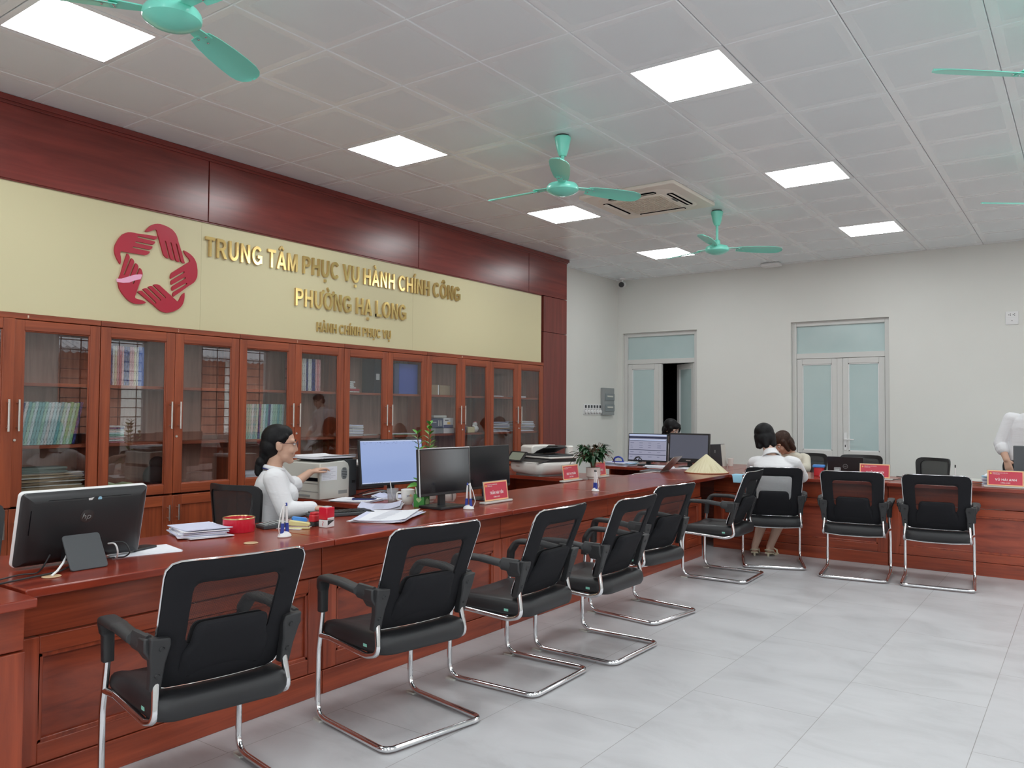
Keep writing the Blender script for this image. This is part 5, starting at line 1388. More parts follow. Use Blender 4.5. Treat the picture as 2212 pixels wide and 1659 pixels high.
# pen stands: two pens on a moulded foot with a coiled cord
def pen_stand(loc, rz, label, black=False):
    t = thing('pen_stand', label, 'pen stand', loc, rz, 'blue and white counter pen stands')
    b = MB(); b.lathe([(0,0),(.026,0),(.028,.004),(.024,.014),(.014,.024),(0,.027)], 24, M=Matrix.Scale(1.35,4,(0,1,0))); ft = b.build('foot', M_white, t)
    b = MB(); b.rbox(-.012,.012,-.012,.012,.0245,.0265,.01); b.build('foot_label', M_ink, ft)
    for s in (-1,1):
        lean = Matrix.Translation((0,s*.017,.012)) @ Matrix.Rotation(R(s*3.2),4,'X')
        b = MB(); b.tube([(0,0,0),(0,0,.055)], [.0095,.0085], 12, M=lean); b.build('socket', M_blue, t)
        b = MB(); b.tube([(0,0,.05),(0,0,.120),(0,0,.142)], [.0058,.0058,.0045], 12, M=lean); p = b.build('pen', M_white, t)
        b = MB(); b.tube([(0,0,.138),(0,0,.153)], [.0054,.0042], 10, M=lean); b.build('pen_cap', M_black if black else (M_blue if s > 0 else M_white), p)
    b = MB(); b.tube(fillet([(.0,-.032,.012),(.006,-.045,.05),(.002,-.030,.11),(0,-.012,.152),(0,.004,.158)],.03), .0026, 8); b.build('cord', M_white, t)
pen_stand((-3.195,2.545,ZT0), R(5), 'blue and white pen stand in front of the black calculator')
pen_stand((-3.19,3.965,ZT0), R(100), 'blue and white pen stand before the nearest pair of black monitors')
pen_stand((-3.135,5.465,ZT0), R(60), 'blue and white pen stand with black clips in front of the potted plant', True)
t = thing('keyboard', 'dark keyboard at the clerk\'s elbow, behind the red stamp', 'keyboard', (-3.60,3.27,ZT0), R(-22))
b = MB(); b.rbox(-.07,.07,-.19,.19,0,.020,.01); b.build('case', M_dgrey, t, bevel=.004)
b = MB()
for i in range(5):
    for j in range(14): b.box(-.060+i*.024,-.040+i*.024,-.175+j*.025,-.154+j*.025,.020,.026)
b.build('keys', M_black, t)
def lined(parent, w_, d, z, rows, mrg=.02, M=None):
    b = MB()
    for i in range(rows):
        y = -d/2+mrg+i*(d-2*mrg)/(rows-1); rr = random.Random(i)
        b.box(-w_/2+mrg, w_/2-mrg-rr.random()*.03, y-.0007, y+.0007, z, z+.0003, M=M)
    return b
def docs(label, loc, w_, d, n, rz, seed, rows, curl=.012):
    t = thing('document_stack', label, 'documents', loc, rz)
    o = sheaf('sheets','x','x',(0,0,0),w_,d,n,.0022,[M_paper,M_paper,M_paper2],.012,seed=seed,curl=curl)
    for k in ('label','category'): del o[k]
    o.parent = t
    b = MB(); z = n*.0022+.0006
    rr = random.Random(seed)
    for i in range(rows):
        y = -d/2+.03+i*(d-.06)/(rows-1); b.box(-.18*w_-.0, w_*(.06+.05*rr.random()), y-.0012, y+.0012, z, z+.0004)
    b.build('printed_lines', M_print, t)
    return t
docs('open pile of printed documents nearest the front edge, right of the red stamps', (-3.30,3.37,ZT0), .29,.46,7, R(27), 31, 18)
docs('second pile of documents, in front of the white mug', (-3.655,3.66,ZT0), .26,.30,6, R(40), 33, 10, .022)
docs('papers lying on the side desk before the printer', (-4.07,3.84,ZT0), .30,.21,5, R(15), 35, 8, .004)
docs('curled folder of papers behind the black phone on the side desk', (-4.00,4.13,ZT0), .26,.24,6, R(30), 37, 10, .03)
t = thing('smartphone', 'black phone lying on the papers beside the printer', 'phone', (-4.02,3.865,ZT0+.0125), R(-60))
b = MB(); b.rbox(-.038,.038,-.078,.078,0,.009,.012); b.build('phone_body', M_navy, t, bevel=.002); b = MB(); b.rbox(-.034,.034,-.074,.074,.009,.0095,.01); b.build('screen', M_scr_off, t)
# cup, mug, pen box
t = thing('plastic_cup', 'clear plastic cup with a little milky coffee and a white spoon', 'cup', (-3.765,3.875,ZT0))
b = MB(); b.lathe([(0,0),(.027,0),(.029,.003),(.038,.098),(.0395,.100),(.0375,.100),(.0278,.004),(0,.003)], 28); b.build('cup_wall', M_clear, t)
b = MB(); b.lathe([(0,.0035),(.0272,.0035),(.0292,.024),(0,.024)], 24); b.build('coffee', M_coffee, t)
b = MB(); b.tube([(.012,.0,.006),(-.005,-.006,.09),(-.012,-.010,.15)], [.004,.003,.003], 8); b.ell((.012,0,.012),.011,.007,.016,10,8); b.build('spoon', M_white, t)
t = thing('mug', 'white mug with a small coloured word on its side', 'mug', (-3.665,3.915,ZT0), R(0))
b = MB(); b.lathe([(0,0),(.028,0),(.030,.004),(.036,.022),(.043,.055),(.044,.085),(.0435,.093),(.041,.094),(.040,.085),(.033,.02),(0,.012)], 36); b.build('mug_body', M_pot, t)
b = MB(); b.tube(fillet([(-.028,-.030,.080),(-.048,-.052,.080),(-.048,-.052,.030),(-.024,-.026,.026)],.02,6), .0055, 10); b.build('mug_handle', M_pot, t)
b = MB(); b.lathe([(.0405,.093),(.0445,.093),(.0445,.098),(.030,.102),(0,.102)], 36); b.build('lid', M_pot, t)
ML = frame((0,0,0),(.62,.78,0),(0,0,1))
def wrap_text(s, h, w_, z, a0, m, nm):
    bm, wd = text_bm(s, h, w_, .01, 0); 
    bmesh.ops.subdivide_edges(bm, edges=bm.edges[:], cuts=1)
    me = bpy.data.meshes.new(nm)
    for v in bm.verts:
        r_ = .0448; a = a0+(v.co.x-wd/2)/r_; v.co = Vector((r_*math.cos(a), r_*math.sin(a), z+v.co.y))
    bm.to_mesh(me); bm.free(); me.materials.append(m); o = bpy.data.objects.new(nm, me); C.objects.link(o); o.parent = t; return o
wrap_text('yo', .012, .020, .056, R(-44), M_navy, 'printed_word'); wrap_text('d', .017, .010, .056, R(-24), M_orange, 'printed_word'); wrap_text('y', .012, .010, .056, R(-10), M_plateg, 'printed_word')
wrap_text('—————', .004, .03, .046, R(-30), M_greenl, 'printed_rule')
t = thing('pen_box', 'green printed card box holding pens beside the white mug', 'pen holder', (-3.515,3.885,ZT0), R(12))
b = MB()
for a in ((-.038,.038,-.036,-.034),(-.038,.038,.034,.036),(-.038,-.036,-.034,.034),(.036,.038,-.034,.034)): b.box(*a,0,.080)
b.box(-.036,.036,-.034,.034,0,.002); bx = b.build('card_box', M_green, t)
b = MB(); b.lathe([(0,.0381),(.024,.0381),(.024,.0387),(0,.0387)], 24, M=frame((0,.006,.03),(0,1,0),(0,0,1))); b.build('printed_disc', M_greenl, bx)
hp = [(.018*1.1*math.sin(a)**3, .0011*(13*math.cos(a)-5*math.cos(2*a)-2*math.cos(3*a)-math.cos(4*a))) for a in [2*PI*i/24 for i in range(24)]]
b = MB(); b.prism(hp, lambda p,q,c: (p,q,c), .0361,.0366, M=frame((0,0,.045),(1,0,0),(0,0,1))); b.build('printed_heart', M_greenl, bx)
for i,(px,py,tx,ty,m_) in enumerate(((-.01,-.015,-.02,-.01,M_white),(.012,-.01,.0,-.03,M_blue),(0,.015,.01,.02,M_grey),(.018,.012,.02,-.005,M_black))):
    b = MB(); b.tube([(px,py,.004),(px+tx,py+ty,.125+.008*i)], [.004,.0036], 8); p = b.build('pen', m_, t)
# potted plants
def leaf_mesh(b, base, tip, w_, nrm, mi=0, droop=.0):
    base, tip = Vector(base), Vector(tip); d = tip-base; L = d.length; d.normalize(); side = d.cross(Vector(nrm)).normalized(); n2 = side.cross(d)
    P = []; 
    for i,(s,wd) in enumerate(((0,.06),(.18,.55),(.40,1),(.65,.85),(.86,.42),(1,.02))):
        c = base+d*L*s - Vector((0,0,1))*droop*s*s*L; P.append((c-side*w_*wd/2+n2*.12*w_*wd, c, c+side*w_*wd/2+n2*.12*w_*wd))
    vs = [p for r_ in P for p in r_]; fs = []
    for i in range(5): fs += [(i*3,i*3+1,i*3+4,i*3+3),(i*3+1,i*3+2,i*3+5,i*3+4)]
    b.add(vs, fs, mi)
def plant_pot(t, r, h, m=None):
    b = MB(); b.lathe([(0,.0),(r*.72,0),(r*.74,.012),(r*.74,.014),(r*.98,.022),(r,.03),(r,h),(r*.93,h),(r*.92,h-.02),(0,h-.02)], 36); b.build('pot', m or M_pot, t)
    b = MB(); b.lathe([(r*.91,h-.022),(r*.91,h-.014),(r*.5,h-.009),(0,h-.008)], 24); b.build('soil', M_soil, t)
t = thing('potted_plant', 'bushy dark-leaved plant in a white pot beside the copier', 'plant', (-3.735,6.47,ZT0), R(0))
plant_pot(t, .066, .105)
rp = random.Random(5)
tr = MB(); lf = MB()
for k in range(6):
    a = k*1.05; pts = [(.012*math.cos(a),.012*math.sin(a),.095),(.02*math.cos(a+1),.02*math.sin(a+1),.15),(.03*math.cos(a+.4),.03*math.sin(a+.4),.20)]
    tr.tube(fillet(pts,.03), [.009]*1+[.008]*(len(fillet(pts,.03))-2)+[.006], 8)
for k in range(48):
    a = rp.uniform(0,2*PI); el = rp.uniform(-.05,1.45); r_ = rp.uniform(.08,.165)
    end = Vector((r_*math.cos(a)*math.cos(el)*1.25, r_*math.sin(a)*math.cos(el)*1.25, .195+r_*math.sin(el)*.92)); st_ = Vector((.03*math.cos(a),.03*math.sin(a),.19))
    tr.tube([st_, st_.lerp(end,.5)+Vector((0,0,.015)), end], [.004,.003,.002], 5)
    for q in range(6):
        f_ = rp.uniform(.35,1.0); p0 = st_.lerp(end, f_); da = a+rp.uniform(-1.3,1.3); dz = rp.uniform(-.5,.25)
        tip = p0+Vector((math.cos(da),math.sin(da),dz)).normalized()*rp.uniform(.055,.085)
        leaf_mesh(lf, p0, tip, rp.uniform(.026,.036), (0,0,1), 0, rp.uniform(.1,.5))
for k in range(9):
    a = rp.uniform(0,2*PI); p0 = Vector((.17*math.cos(a),.17*math.sin(a),.21)); leaf_mesh(lf, p0, p0+Vector((.05*math.cos(a),.05*math.sin(a),-.075)), .03, (math.cos(a),math.sin(a),.4), 0, .1)
    tr.tube([(.06*math.cos(a),.06*math.sin(a),.24), p0], .002, 5)
tr.build('stems', M_stem, t); lf.build('foliage', M_leaf, t)
t = thing('potted_plant', 'upright bright green plant rising behind the nearest black monitor', 'plant', (-3.66,4.10,ZT0))
plant_pot(t, .060, .09)
tr = MB(); lf = MB()
for (dx,dy,hh_,n_,m_) in ((.0,.01,.52,9,1),(-.03,-.02,.46,7,0),(.02,-.05,.10,3,0),(-.02,.04,.38,6,1)):
    top = Vector((dx*2,dy*2,hh_)); base = Vector((dx*.4,dy*.4,.08)); tr.tube([base, base.lerp(top,.5)+Vector((dx*.2,dy*.2,.02)), top], [.006,.005,.003], 7)
    for i in range(n_):
        f_ = .40+.6*i/(n_-1); p = base.lerp(top, f_); a = i*2.6
        for s in (0,PI): leaf_mesh(lf, p, p+Vector((math.cos(a+s)*.05,math.sin(a+s)*.05,.045)), .030, (0,0,1), 0, .2)
leaf_mesh(lf,(0,-.06,.12),(-.03,-.17,.14),.05,(.5,0,.9),0,.3); leaf_mesh(lf,(0,-.06,.12),(-.01,-.13,.19),.045,(.5,0,.9),0,.2); leaf_mesh(lf,(0,-.05,.11),(.03,-.15,.10),.05,(.5,0,.9),0,.3)
tr.build('stems', M_stem, t); lf.build('foliage', M_leaf2, t)
t = thing('small_white_pot', 'small round white pot behind the stand of the nearest black monitor', 'pot', (-3.57,4.23,ZT0)); b = MB(); b.lathe([(0,0),(.03,0),(.042,.02),(.046,.045),(.040,.07),(.036,.07),(.038,.05),(0,.03)],28); b.build('pot', M_pot, t)
b = MB(); b.tube([(.043,-.025,.01),(.046,-.026,.045),(.036,-.022,.072)],.0025,6); b.build('black_strap', M_black, t)

# ------------------------------------------------------------------ monitors
def monitor(label, loc, rz, w_, h, zb, screen, tilt=3, wrap=None, bezel=.010, chin=.018, ui=None, base='square', badge=False):
    """faces local -y... built facing +x before turning"""
    t = thing('monitor', label, 'monitor', loc, rz)
    T = Matrix.Translation((.02,0,zb)) @ Matrix.Rotation(R(-tilt),4,'Y')
    F = T @ frame((0,0,0),(0,1,0),(0,0,1))
    b = MB(); b.rbox(-w_/2,w_/2,0,h,-.026,.0,.006,M=F); hs = b.build('housing', M_black, t, bevel=.003)
    b = MB(); b.rbox(-w_*.32,w_*.32,h*.15,h*.8,-.045,-.026,.02,M=F); b.build('rear_bulge', M_black, hs)
    b = MB(); b.rbox(-w_/2+bezel,w_/2-bezel,chin,h-bezel,.0,.0015,.001,M=F); s = b.build('screen', screen, t)
    if ui: ui(s, F, w_-2*bezel, h-bezel-chin, chin)
    if badge:
        b = MB(); b.rbox(-.028,.028,chin*.36,chin*.62,.0,.0012,.002,M=F); b.build('maker_badge', M_alu, hs)
    b = MB(); b.box(-.012,.008,-.028,.028,.014,zb+h*.35,M=Matrix.Translation((-.02,0,0))); b.build('neck', M_black, t, bevel=.004)
    b = MB()
    if base == 'square': b.rbox(-.10,.10,-.12,.12,0,.016,.008,M=Matrix.Translation((-.01,0,0)))
    else: b.lathe([(0,0),(.105,0),(.107,.004),(.10,.011),(.03,.02),(0,.02)], 36, M=Matrix.Scale(1.15,4,(0,1,0)))
    b.build('base', M_black, t, bevel=.003)
    if wrap:
        b = MB(); b.tube([F@Vector(p) for p in ((w_/2,0.03,-.004),(w_/2+.001,h,-.004))], .0028, 6); b.tube([F@Vector(p) for p in ((-w_/2-.001,0.0,.001),(-w_/2-.002,h*.5,.002),(-w_/2,h,.001),(-w_/2+.12,h+.002,.002),(w_/2,h,.0))], .0034, 6); b.build('film_edge', M_stamp_clear, hs)
    return t
monitor('nearest black monitor, switched off, with peeling clear film on its edges', (-3.365,3.93,ZT0), R(-2), .475,.295,.085, M_scr_off, wrap=True)
monitor('switched-off black monitor right of the film-edged one, behind the nameplate', (-3.455,4.505,ZT0), R(0), .49,.295,.080, M_scr_off, base='round')
def ui_blue(s, F, w_, h, c):
    def bar(u0,u1,v0,v1,m,nm):
        b = MB(); b.box(-w_/2+u0*w_,-w_/2+u1*w_,c+v0*h,c+v1*h,.0016,.0019,M=F); b.build(nm, m, s)
    bar(0,1,.975,1,M_scr_bar,'title_bar'); bar(0,1,.0,.025,M_scr_bar,'task_bar')
    b = MB(); rr = random.Random(2)
    for k in range(7): b.box(-w_/2+(.16+.025*k)*w_,-w_/2+(.168+.025*k)*w_,c+.006*h,c+.02*h,.002,.0022,M=F)
    for k in range(16):
        u = .02+rr.random()*.92; b.box(-w_/2+u*w_,-w_/2+(u+.006)*w_,c+.92*h,c+.928*h,.0016,.0018,M=F)
        u = .02+rr.random()*.92; b.box(-w_/2+u*w_,-w_/2+(u+.012)*w_,c+.955*h,c+.962*h,.0016,.0018,M=F)
    b.build('toolbar_icons', M_scr_txt, s)
monitor('lit monitor with a pale blue screen between the printer and the mug', (-4.165,4.285,ZT0), R(-12), .555,.335,.075, M_scr_blue, tilt=7, ui=ui_blue, base='round')
def ui_form(s, F, w_, h, c):
    def bar(u0,u1,v0,v1,m,nm):
        b = MB(); b.box(-w_/2+u0*w_,-w_/2+u1*w_,c+v0*h,c+v1*h,.0016,.0019,M=F); b.build(nm, m, s)
    bar(0,1,.84,.92,M_scr_navy,'header_bar'); bar(0,1,.94,1,M_scr_bar,'title_bar'); bar(.02,.98,.76,.80,M_scr_bar,'search_bar')
    for v in (.745,.38,.20): bar(.01,.99,v,v+.02,M_scr_navy,'section_rule')
    b = MB(); rr = random.Random(6)
    for v in (.66,.56,.48,.30,.12):
        for k in range(4): u = .04+.24*k; b.box(-w_/2+u*w_,-w_/2+(u+.05+.06*rr.random())*w_,c+v*h,c+(v+.012)*h,.0016,.0018,M=F)
    b.build('form_text', M_scr_txt, s)
monitor('lit monitor showing a grey form, next to the potted plant', (-4.165,8.47,ZT0), R(-90), .495,.325,.045, M_scr_form, tilt=4, ui=ui_form, base='round')
monitor('dim grey monitor with a silver badge behind the laptop and the conical hat', (-3.64,8.43,ZT0), R(-92), .49,.325,.060, M_scr_grey, tilt=4, chin=.045, bezel=.018, badge=True, base='round')
cable('cable_bundle', [(-4.27,8.42,.80),(-4.30,8.40,.84),(-4.22,8.39,.86),(-4.26,8.40,.79),(-4.19,8.40,.80),(-4.24,8.39,.86),(-4.30,8.39,.82)], .006, M_black, 'tangle of black cable at the foot of the monitor with the grey form')
t = thing('monitor', 'dark grey monitor back standing before the man, cut by the right edge', 'monitor', (-.40,8.42,ZT0))
b = MB(); b.rbox(-.165,.30,.045,.34,-.02,.02,.008,axis='y',M=frame((0,0,0),(1,0,0),(0,0,1)) @ Matrix.Rotation(R(-90),4,'X')) if False else b.box(-.165,.30,-.02,.015,.045,.34); b.build('housing', M_tower, t, bevel=.006)
b = MB(); b.box(.04,.10,-.03,.0,.01,.15); b.build('neck', M_black, t); b = MB(); b.rbox(-.05,.19,-.09,.09,0,.014,.02); b.build('base', M_black, t)

# ------------------------------------------------------------------ printer and copier
t = thing('laser_printer', 'ivory laser printer with dark rear half, touched by the clerk', 'printer', (-4.30,3.715,ZT0), R(0))
W0, D0, H0 = .40, .27, .262       # body runs to -x and +y
b = MB(); body = [(0,0),(D0,0),(D0,H0-.05),(D0-.012,H0-.02),(D0-.045,H0),(0,H0-.012)]
b.prism(body, lambda p,q,c: (c,p,q), -W0, 0); b.build('ivory_body', M_offw, t, bevel=.006)
b = MB(); b.prism([(D0+.001,0),(D0+.075,.01),(D0+.075,H0+.006),(D0-.04,H0+.006),(D0-.010,H0-.018),(D0+.001,H0-.05)], lambda p,q,c: (c,p,q), -W0+.005, -.004); b.build('dark_rear_body', M_dgrey, t, bevel=.005)
b = MB(); b.prism([(.09,H0-.001),(D0+.06,H0+.007),(D0+.06,H0+.012),(.09,H0+.010)], lambda p,q,c: (c,p,q), -W0+.05, -.03); b.build('output_lid', M_dgrey, t)
for z in (.052,.108): 
    b = MB(); b.box(-W0+.02,-.015,-.003,.0,z,z+.003); b.build('tray_seam', M_grey, t)
b = MB(); b.box(-W0+.03,-.02,-.002,.02,.125,.150); b.build('paper_slot', M_dark, t)
b = MB(); b.box(-.26,-.10,-.006,0,.018,.030); b.build('tray_handle', M_grey, t)
b = MB(); b.box(-.30,-.05,-.0015,.0,.19,.235); b.build('control_panel', M_offw, t)
b = MB(); b.prism(round_rect(-.028,.028,-.042,.042,.027,8), lambda p,q,c: (p,q,c), 0,.001, M=frame((.0,.222,.172),(0,1,0),(0,0,1))); vo = b.build('vent', M_grey, t)
b = MB()
for k in range(7):
    v = -.034+k*.0115; hw_ = .024 if abs(v) < .02 else .016
    b.box(-hw_,hw_,v-.003,v+.003,.001,.0016,M=frame((.0,.222,.172),(0,1,0),(0,0,1)))
b.build('vent_slits', M_dgrey, vo)
b = MB(); b.box(0,.0008,.015,.155,.13,.225); nt_ = b.build('info_sheet', M_paper, t)
b = MB()
for k in range(8): b.box(.0008,.0011,.025,.10+.04*((k*7)%3)/2,.14+k*.0095,.1425+k*.0095)
b.build('sheet_print', M_print, nt_)
b = MB(); b.box(0,.0006,.17,.25,.03,.055); b.build('rating_label', M_grey, t)
b = MB(); b.box(-.006,.0015,D0+.03,D0+.055,.10,.118); b.build('power_socket', M_black, t)
t2 = sheaf('paper_tray_sheets','oval stack of white sheets on top of the printer','papers',(-4.47,3.90,ZT0+.2745),.33,.30,4,.004,[M_paper],.006,seed=41,curl=.012)
t = thing('laser_printer', 'dark printer edge peeping out behind the lit monitor', 'printer', (-4.75,4.50,ZT0)); b = MB(); b.rbox(-.14,.14,-.14,.16,0,.19,.02); b.build('body', M_black, t, bevel=.006); b = MB(); b.rbox(-.14,.14,-.13,.15,.191,.215,.02); b.build('lid', M_white, t, bevel=.004)
for i,(p) in enumerate(([(-4.24,4.05,.757),(-4.12,4.16,.785),(-4.04,4.40,.77),(-4.05,4.60,.757)],[(-4.28,4.10,.757),(-4.16,4.18,.79),(-4.06,4.40,.757),(-4.12,4.58,.757)],[(-4.32,4.08,.757),(-4.20,4.12,.80),(-4.08,4.30,.78),(-3.95,4.55,.757)])):
    cable('monitor_cable', p, .004, (M_black,M_white,M_black)[i], ('black cable on the desk right of the printer','white cable among black ones right of the printer','upper black cable arching right of the printer')[i])

t = thing('copier', 'white and black multifunction copier with a tilted touch panel', 'copier', (-4.20,6.27,ZT0), R(-16))
# local: front face along -x.. (x from -.47 to 0 is the front), depth +y
cw, cd = .48, .50
b = MB(); prof = round_rect(-cw,0,0,cd,.07,6); n_ = len(prof); rings = []
for ins, z in ((.05,.012),(.02,.03),(.0,.065),(.0,.10),(.004,.125),(.012,.132)):
    rings.append([(x+ (ins if x < -cw/2 else -ins), y+(ins if y < cd/2 else -ins), z) for x,y in prof])
vs = [p for r_ in rings for p in r_]; fs = [(i*n_+k,i*n_+(k+1)%n_,(i+1)*n_+(k+1)%n_,(i+1)*n_+k) for i in range(len(rings)-1) for k in range(n_)]
fs += [tuple(range(n_-1,-1,-1)), tuple(range((len(rings)-1)*n_, len(rings)*n_))]
b.add(vs, fs); b.build('white_base', M_pot, t, angle=40)
b = MB(); b.rbox(-cw+.05,-.05,.05,cd-.05,-.0,.013,.03); b.build('feet_plinth', M_grey, t)
b = MB(); b.box(-cw+.02,-.006,.06,.0625,.0661,.0665); b.build('body_seam', M_grey, t)
b = MB(); b.prism([(.0,.125),(.10,.1325),(cd-.02,.1325),(cd-.02,.165),(.16,.165),(.10,.150)], lambda p,q,c: (c,p,q), -cw+.008,-.012); b.build('black_scanner_band', M_black, t, bevel=.004)
b = MB(); b.rbox(-cw+.006,-.006,.14,cd-.01,.166,.182,.03); b.build('white_scanner_bed', M_pot, t, bevel=.004)
b = MB(); b.rbox(-cw+.02,-.03,.15,cd-.02,.183,.20,.03); b.build('document_lid', M_dgrey, t, bevel=.005)
b = MB(); fd = [(.15,.201),(.30,.201),(.47,.262),(.47,.285),(.18,.285),(.15,.27)]; b.prism(fd, lambda p,q,c: (c,p,q), -cw+.01,-cw+.19); b.build('feeder_cover', M_pot, t, bevel=.012)
b = MB(); b.prism([(-cw+.19,.205),(-cw+.24,.235),(-.14,.268),(-.06,.272),(-.06,.266),(-.14,.26),(-cw+.24,.225)], lambda p,q,c: (p,c,q), .17,.45); b.build('feeder_tray', M_dgrey, t, bevel=.004)
b = MB(); b.prism([(-cw+.19,.25),(-cw+.26,.286),(-.10,.284),(-.06,.276),(-.12,.272),(-cw+.22,.245)], lambda p,q,c: (p,c,q), .30,.455); b.build('feeder_guide', M_black, t, bevel=.004)
b = MB(); b.rbox(-.10,-.03,.40,.47,.20,.285,.02); b.build('feeder_end', M_pot, t, bevel=.01)
PT = Matrix.Translation((-cw+.135,-.035,.128)) @ Matrix.Rotation(R(48),4,'X')
b = MB(); b.rbox(-.125,.125,0,.125,0,.012,.012,M=PT); tp = b.build('touch_panel', M_black, t, bevel=.003)
b = MB(); b.rbox(-.095,.095,.018,.11,.012,.0128,.004,M=PT); b.build('panel_screen', M_lcd, tp)
b = MB(); b.rbox(-.35,-.30,-.001,.012,.085,.091,.002); b.build('maker_badge', M_alu, t)

# ------------------------------------------------------------------ nameplates
def nameplate(label, loc, rz, w_, h, org, name, role, wide=False):
    """acrylic plate on a foot; faces local +x, text along +y"""
    t = thing('nameplate', label, 'nameplate', loc, rz, 'red nameplates of the clerks')
    b = MB(); b.rbox(-.028,.028,-w_/2-.028,w_/2+.028,0,.014,.012,axis='z'); b.build('foot', mat('acrylic_foot',(.62,.62,.58),.2) if 'acrylic_foot' not in MATS else MATS['acrylic_foot'], t, bevel=.004)
    T = Matrix.Translation((.004,0,.0145)) @ Matrix.Rotation(R(-8),4,'Y'); F = T @ frame((0,0,0),(0,1,0),(0,0,1))
    b = MB(); b.box(-w_/2-.004,w_/2+.004,0,h+.004,-.004,.001,M=F); pl = b.build('acrylic_plate', M_clear, t)
    b = MB(); b.box(-w_/2,w_/2,.002,h,.0011,.0018,M=F); pc = b.build('peach_card', M_plateb, t)
    e = .009; b = MB(); b.box(-w_/2+e,w_/2-e,.002+e,h-e,.0019,.0023,M=F); rp_ = b.build('red_field', M_plate, t)
    s5 = []
    for k in range(10):
        a = PI/2+k*PI/5; r_ = .0095 if k%2 == 0 else .006; s5.append((r_*math.cos(a), r_*math.sin(a)))
    sx = -w_/2+e+.016; b = MB(); b.prism(s5, lambda p,q,c: (p,q,c), .0024,.0027, M=F @ Matrix.Translation((sx,h-e-.017,0))); em = b.build('star_emblem', M_plateg, rp_)
    b = MB(); b.lathe([(0,.0028),(.0026,.0028),(.0026,.0030),(0,.0030)], 12, M=F @ Matrix.Translation((sx,h-e-.017,0))); b.build('emblem_centre', M_plate, em)
    def line(s, x0, y0, hgt, wd, nm):
        block_letters(nm, s, hgt, F @ Matrix.Translation((x0,y0,.0024)), M_ink, rp_, wd, .0004)
    line(org[0], sx+.014, h-e-.0145, .0052, w_*.42, 'office_line'); line(org[1], sx+.014, h-e-.0245, .0052, w_*.20, 'office_line')
    nw = w_*.58 if not wide else w_*.60
    if name: line(name, -nw/2+.004, h*.34, .0185, nw, 'name_line')
    if role: line(role, -w_*.13, h*.17, .0085, w_*.27, 'role_line')
    return t
ORG = ('TRUNG TÂM PHỤC VỤ HÀNH CHÍNH CÔNG','PHƯỜNG HẠ LONG')
nameplate('red nameplate nearest the camera, in front of the second black monitor', (-3.275,4.37,ZT0), R(0), .262,.130, ORG, 'TRẦN HẢI YẾN', 'CÔNG CHỨC')
nameplate('red nameplate in front of the copier, left of the white plant pot', (-3.755,6.115,ZT0), R(0), .262,.130, ORG, 'BÙI THỊ THẮM', 'CÔNG CHỨC')
nameplate('red nameplate half hidden behind the white plant pot', (-3.755,6.615,ZT0), R(0), .262,.130, ORG, 'VŨ THỊ TUYẾT', 'CÔNG CHỨC')
nameplate('red nameplate standing before the black laptop on the far counter', (-1.655,8.12,ZT0), R(-90), .262,.130, ORG, 'NGUYỄN THỊ CHUYÊN', 'CÔNG CHỨC', True)
nameplate('red nameplate at the right edge, in front of the standing man', (-.592,7.925,ZT0), R(-90), .262,.130, ORG, 'VŨ HẢI ANH', 'CÔNG CHỨC', True)

# ------------------------------------------------------------------ corner and far counter things
t = thing('conical_hat', 'pale woven conical hat resting on the counter corner', 'hat', (-3.215,7.885,ZT0))
b = MB(); b.lathe([(.222,.002),(.150,.066),(.075,.132),(.010,.186),(0,.190),(0,.184),(.010,.180),(.075,.126),(.150,.060),(.216,.002)], 64); b.build('hat_cone', M_hat, t)
b = MB(); b.tube([(.222*math.cos(2*PI*k/48),.222*math.sin(2*PI*k/48),.0045) for k in range(48)], .0045, 6, closed=True); b.build('hat_rim', mat('rim_reddish',(.40,.13,.05),.6), t)
t = thing('laptop', 'open grey laptop with its lid towards the hat', 'laptop', (-3.60,7.72,ZT0), R(7))
b = MB(); b.rbox(-.225,.0,-.155,.155,0,.011,.012); b.build('laptop_base', M_laptop, t, bevel=.002)
b = MB(); b.rbox(-.20,-.115,-.135,.135,.011,.0118,.004); b.rbox(-.10,-.03,-.135,.135,.011,.0118,.004); b.build('keyboard', M_dgrey, t)
LT = Matrix.Translation((0,0,.011)) @ Matrix.Rotation(R(43),4,'Y'); LF = LT @ frame((0,0,0),(0,1,0),(0,0,1))
b = MB(); b.rbox(-.155,.155,.0,.205,-.003,.003,.010,M=LF); ld = b.build('laptop_lid', M_laptop, t, bevel=.0015)
b = MB(); b.rbox(-.148,.148,.012,.198,-.0036,-.003,.004,M=LF); b.build('screen', M_scr_off, ld)
# dark mark on the lid
b = MB(); b.lathe([(0,.003),(.013,.003),(.013,.0034),(0,.0034)], 20, M=LF @ Matrix.Translation((0,.10,0)) @ Matrix.Scale(.85,4,(1,0,0))); b.prism([(0,.012),(.008,.021),(.010,.020),(.004,.011)], lambda p,q,c:(p,q,c), .003,.0034, M=LF @ Matrix.Translation((0,.10,0))); b.build('lid_mark', M_dgrey, ld)
cable('charger_cable', [(-3.60,7.57,.756),(-3.72,7.55,.754),(-3.85,7.44,.754),(-3.92,7.36,.754),(-3.70,7.22,.754)] if False else [(-3.62,7.57,.757),(-3.66,7.48,.754),(-3.68,7.36,.754),(-3.69,7.22,.754),(-3.66,7.10,.754)], .003, M_white, 'white charger cable trailing along the counter from the grey laptop')
sheaf('paper_stack','blue-edged papers on the corner desk left of the form monitor','papers',(-4.42,8.28,ZT0),.30,.26,8,.005,[M_paper,M_paper2,M_noteb],.02,seed=51)
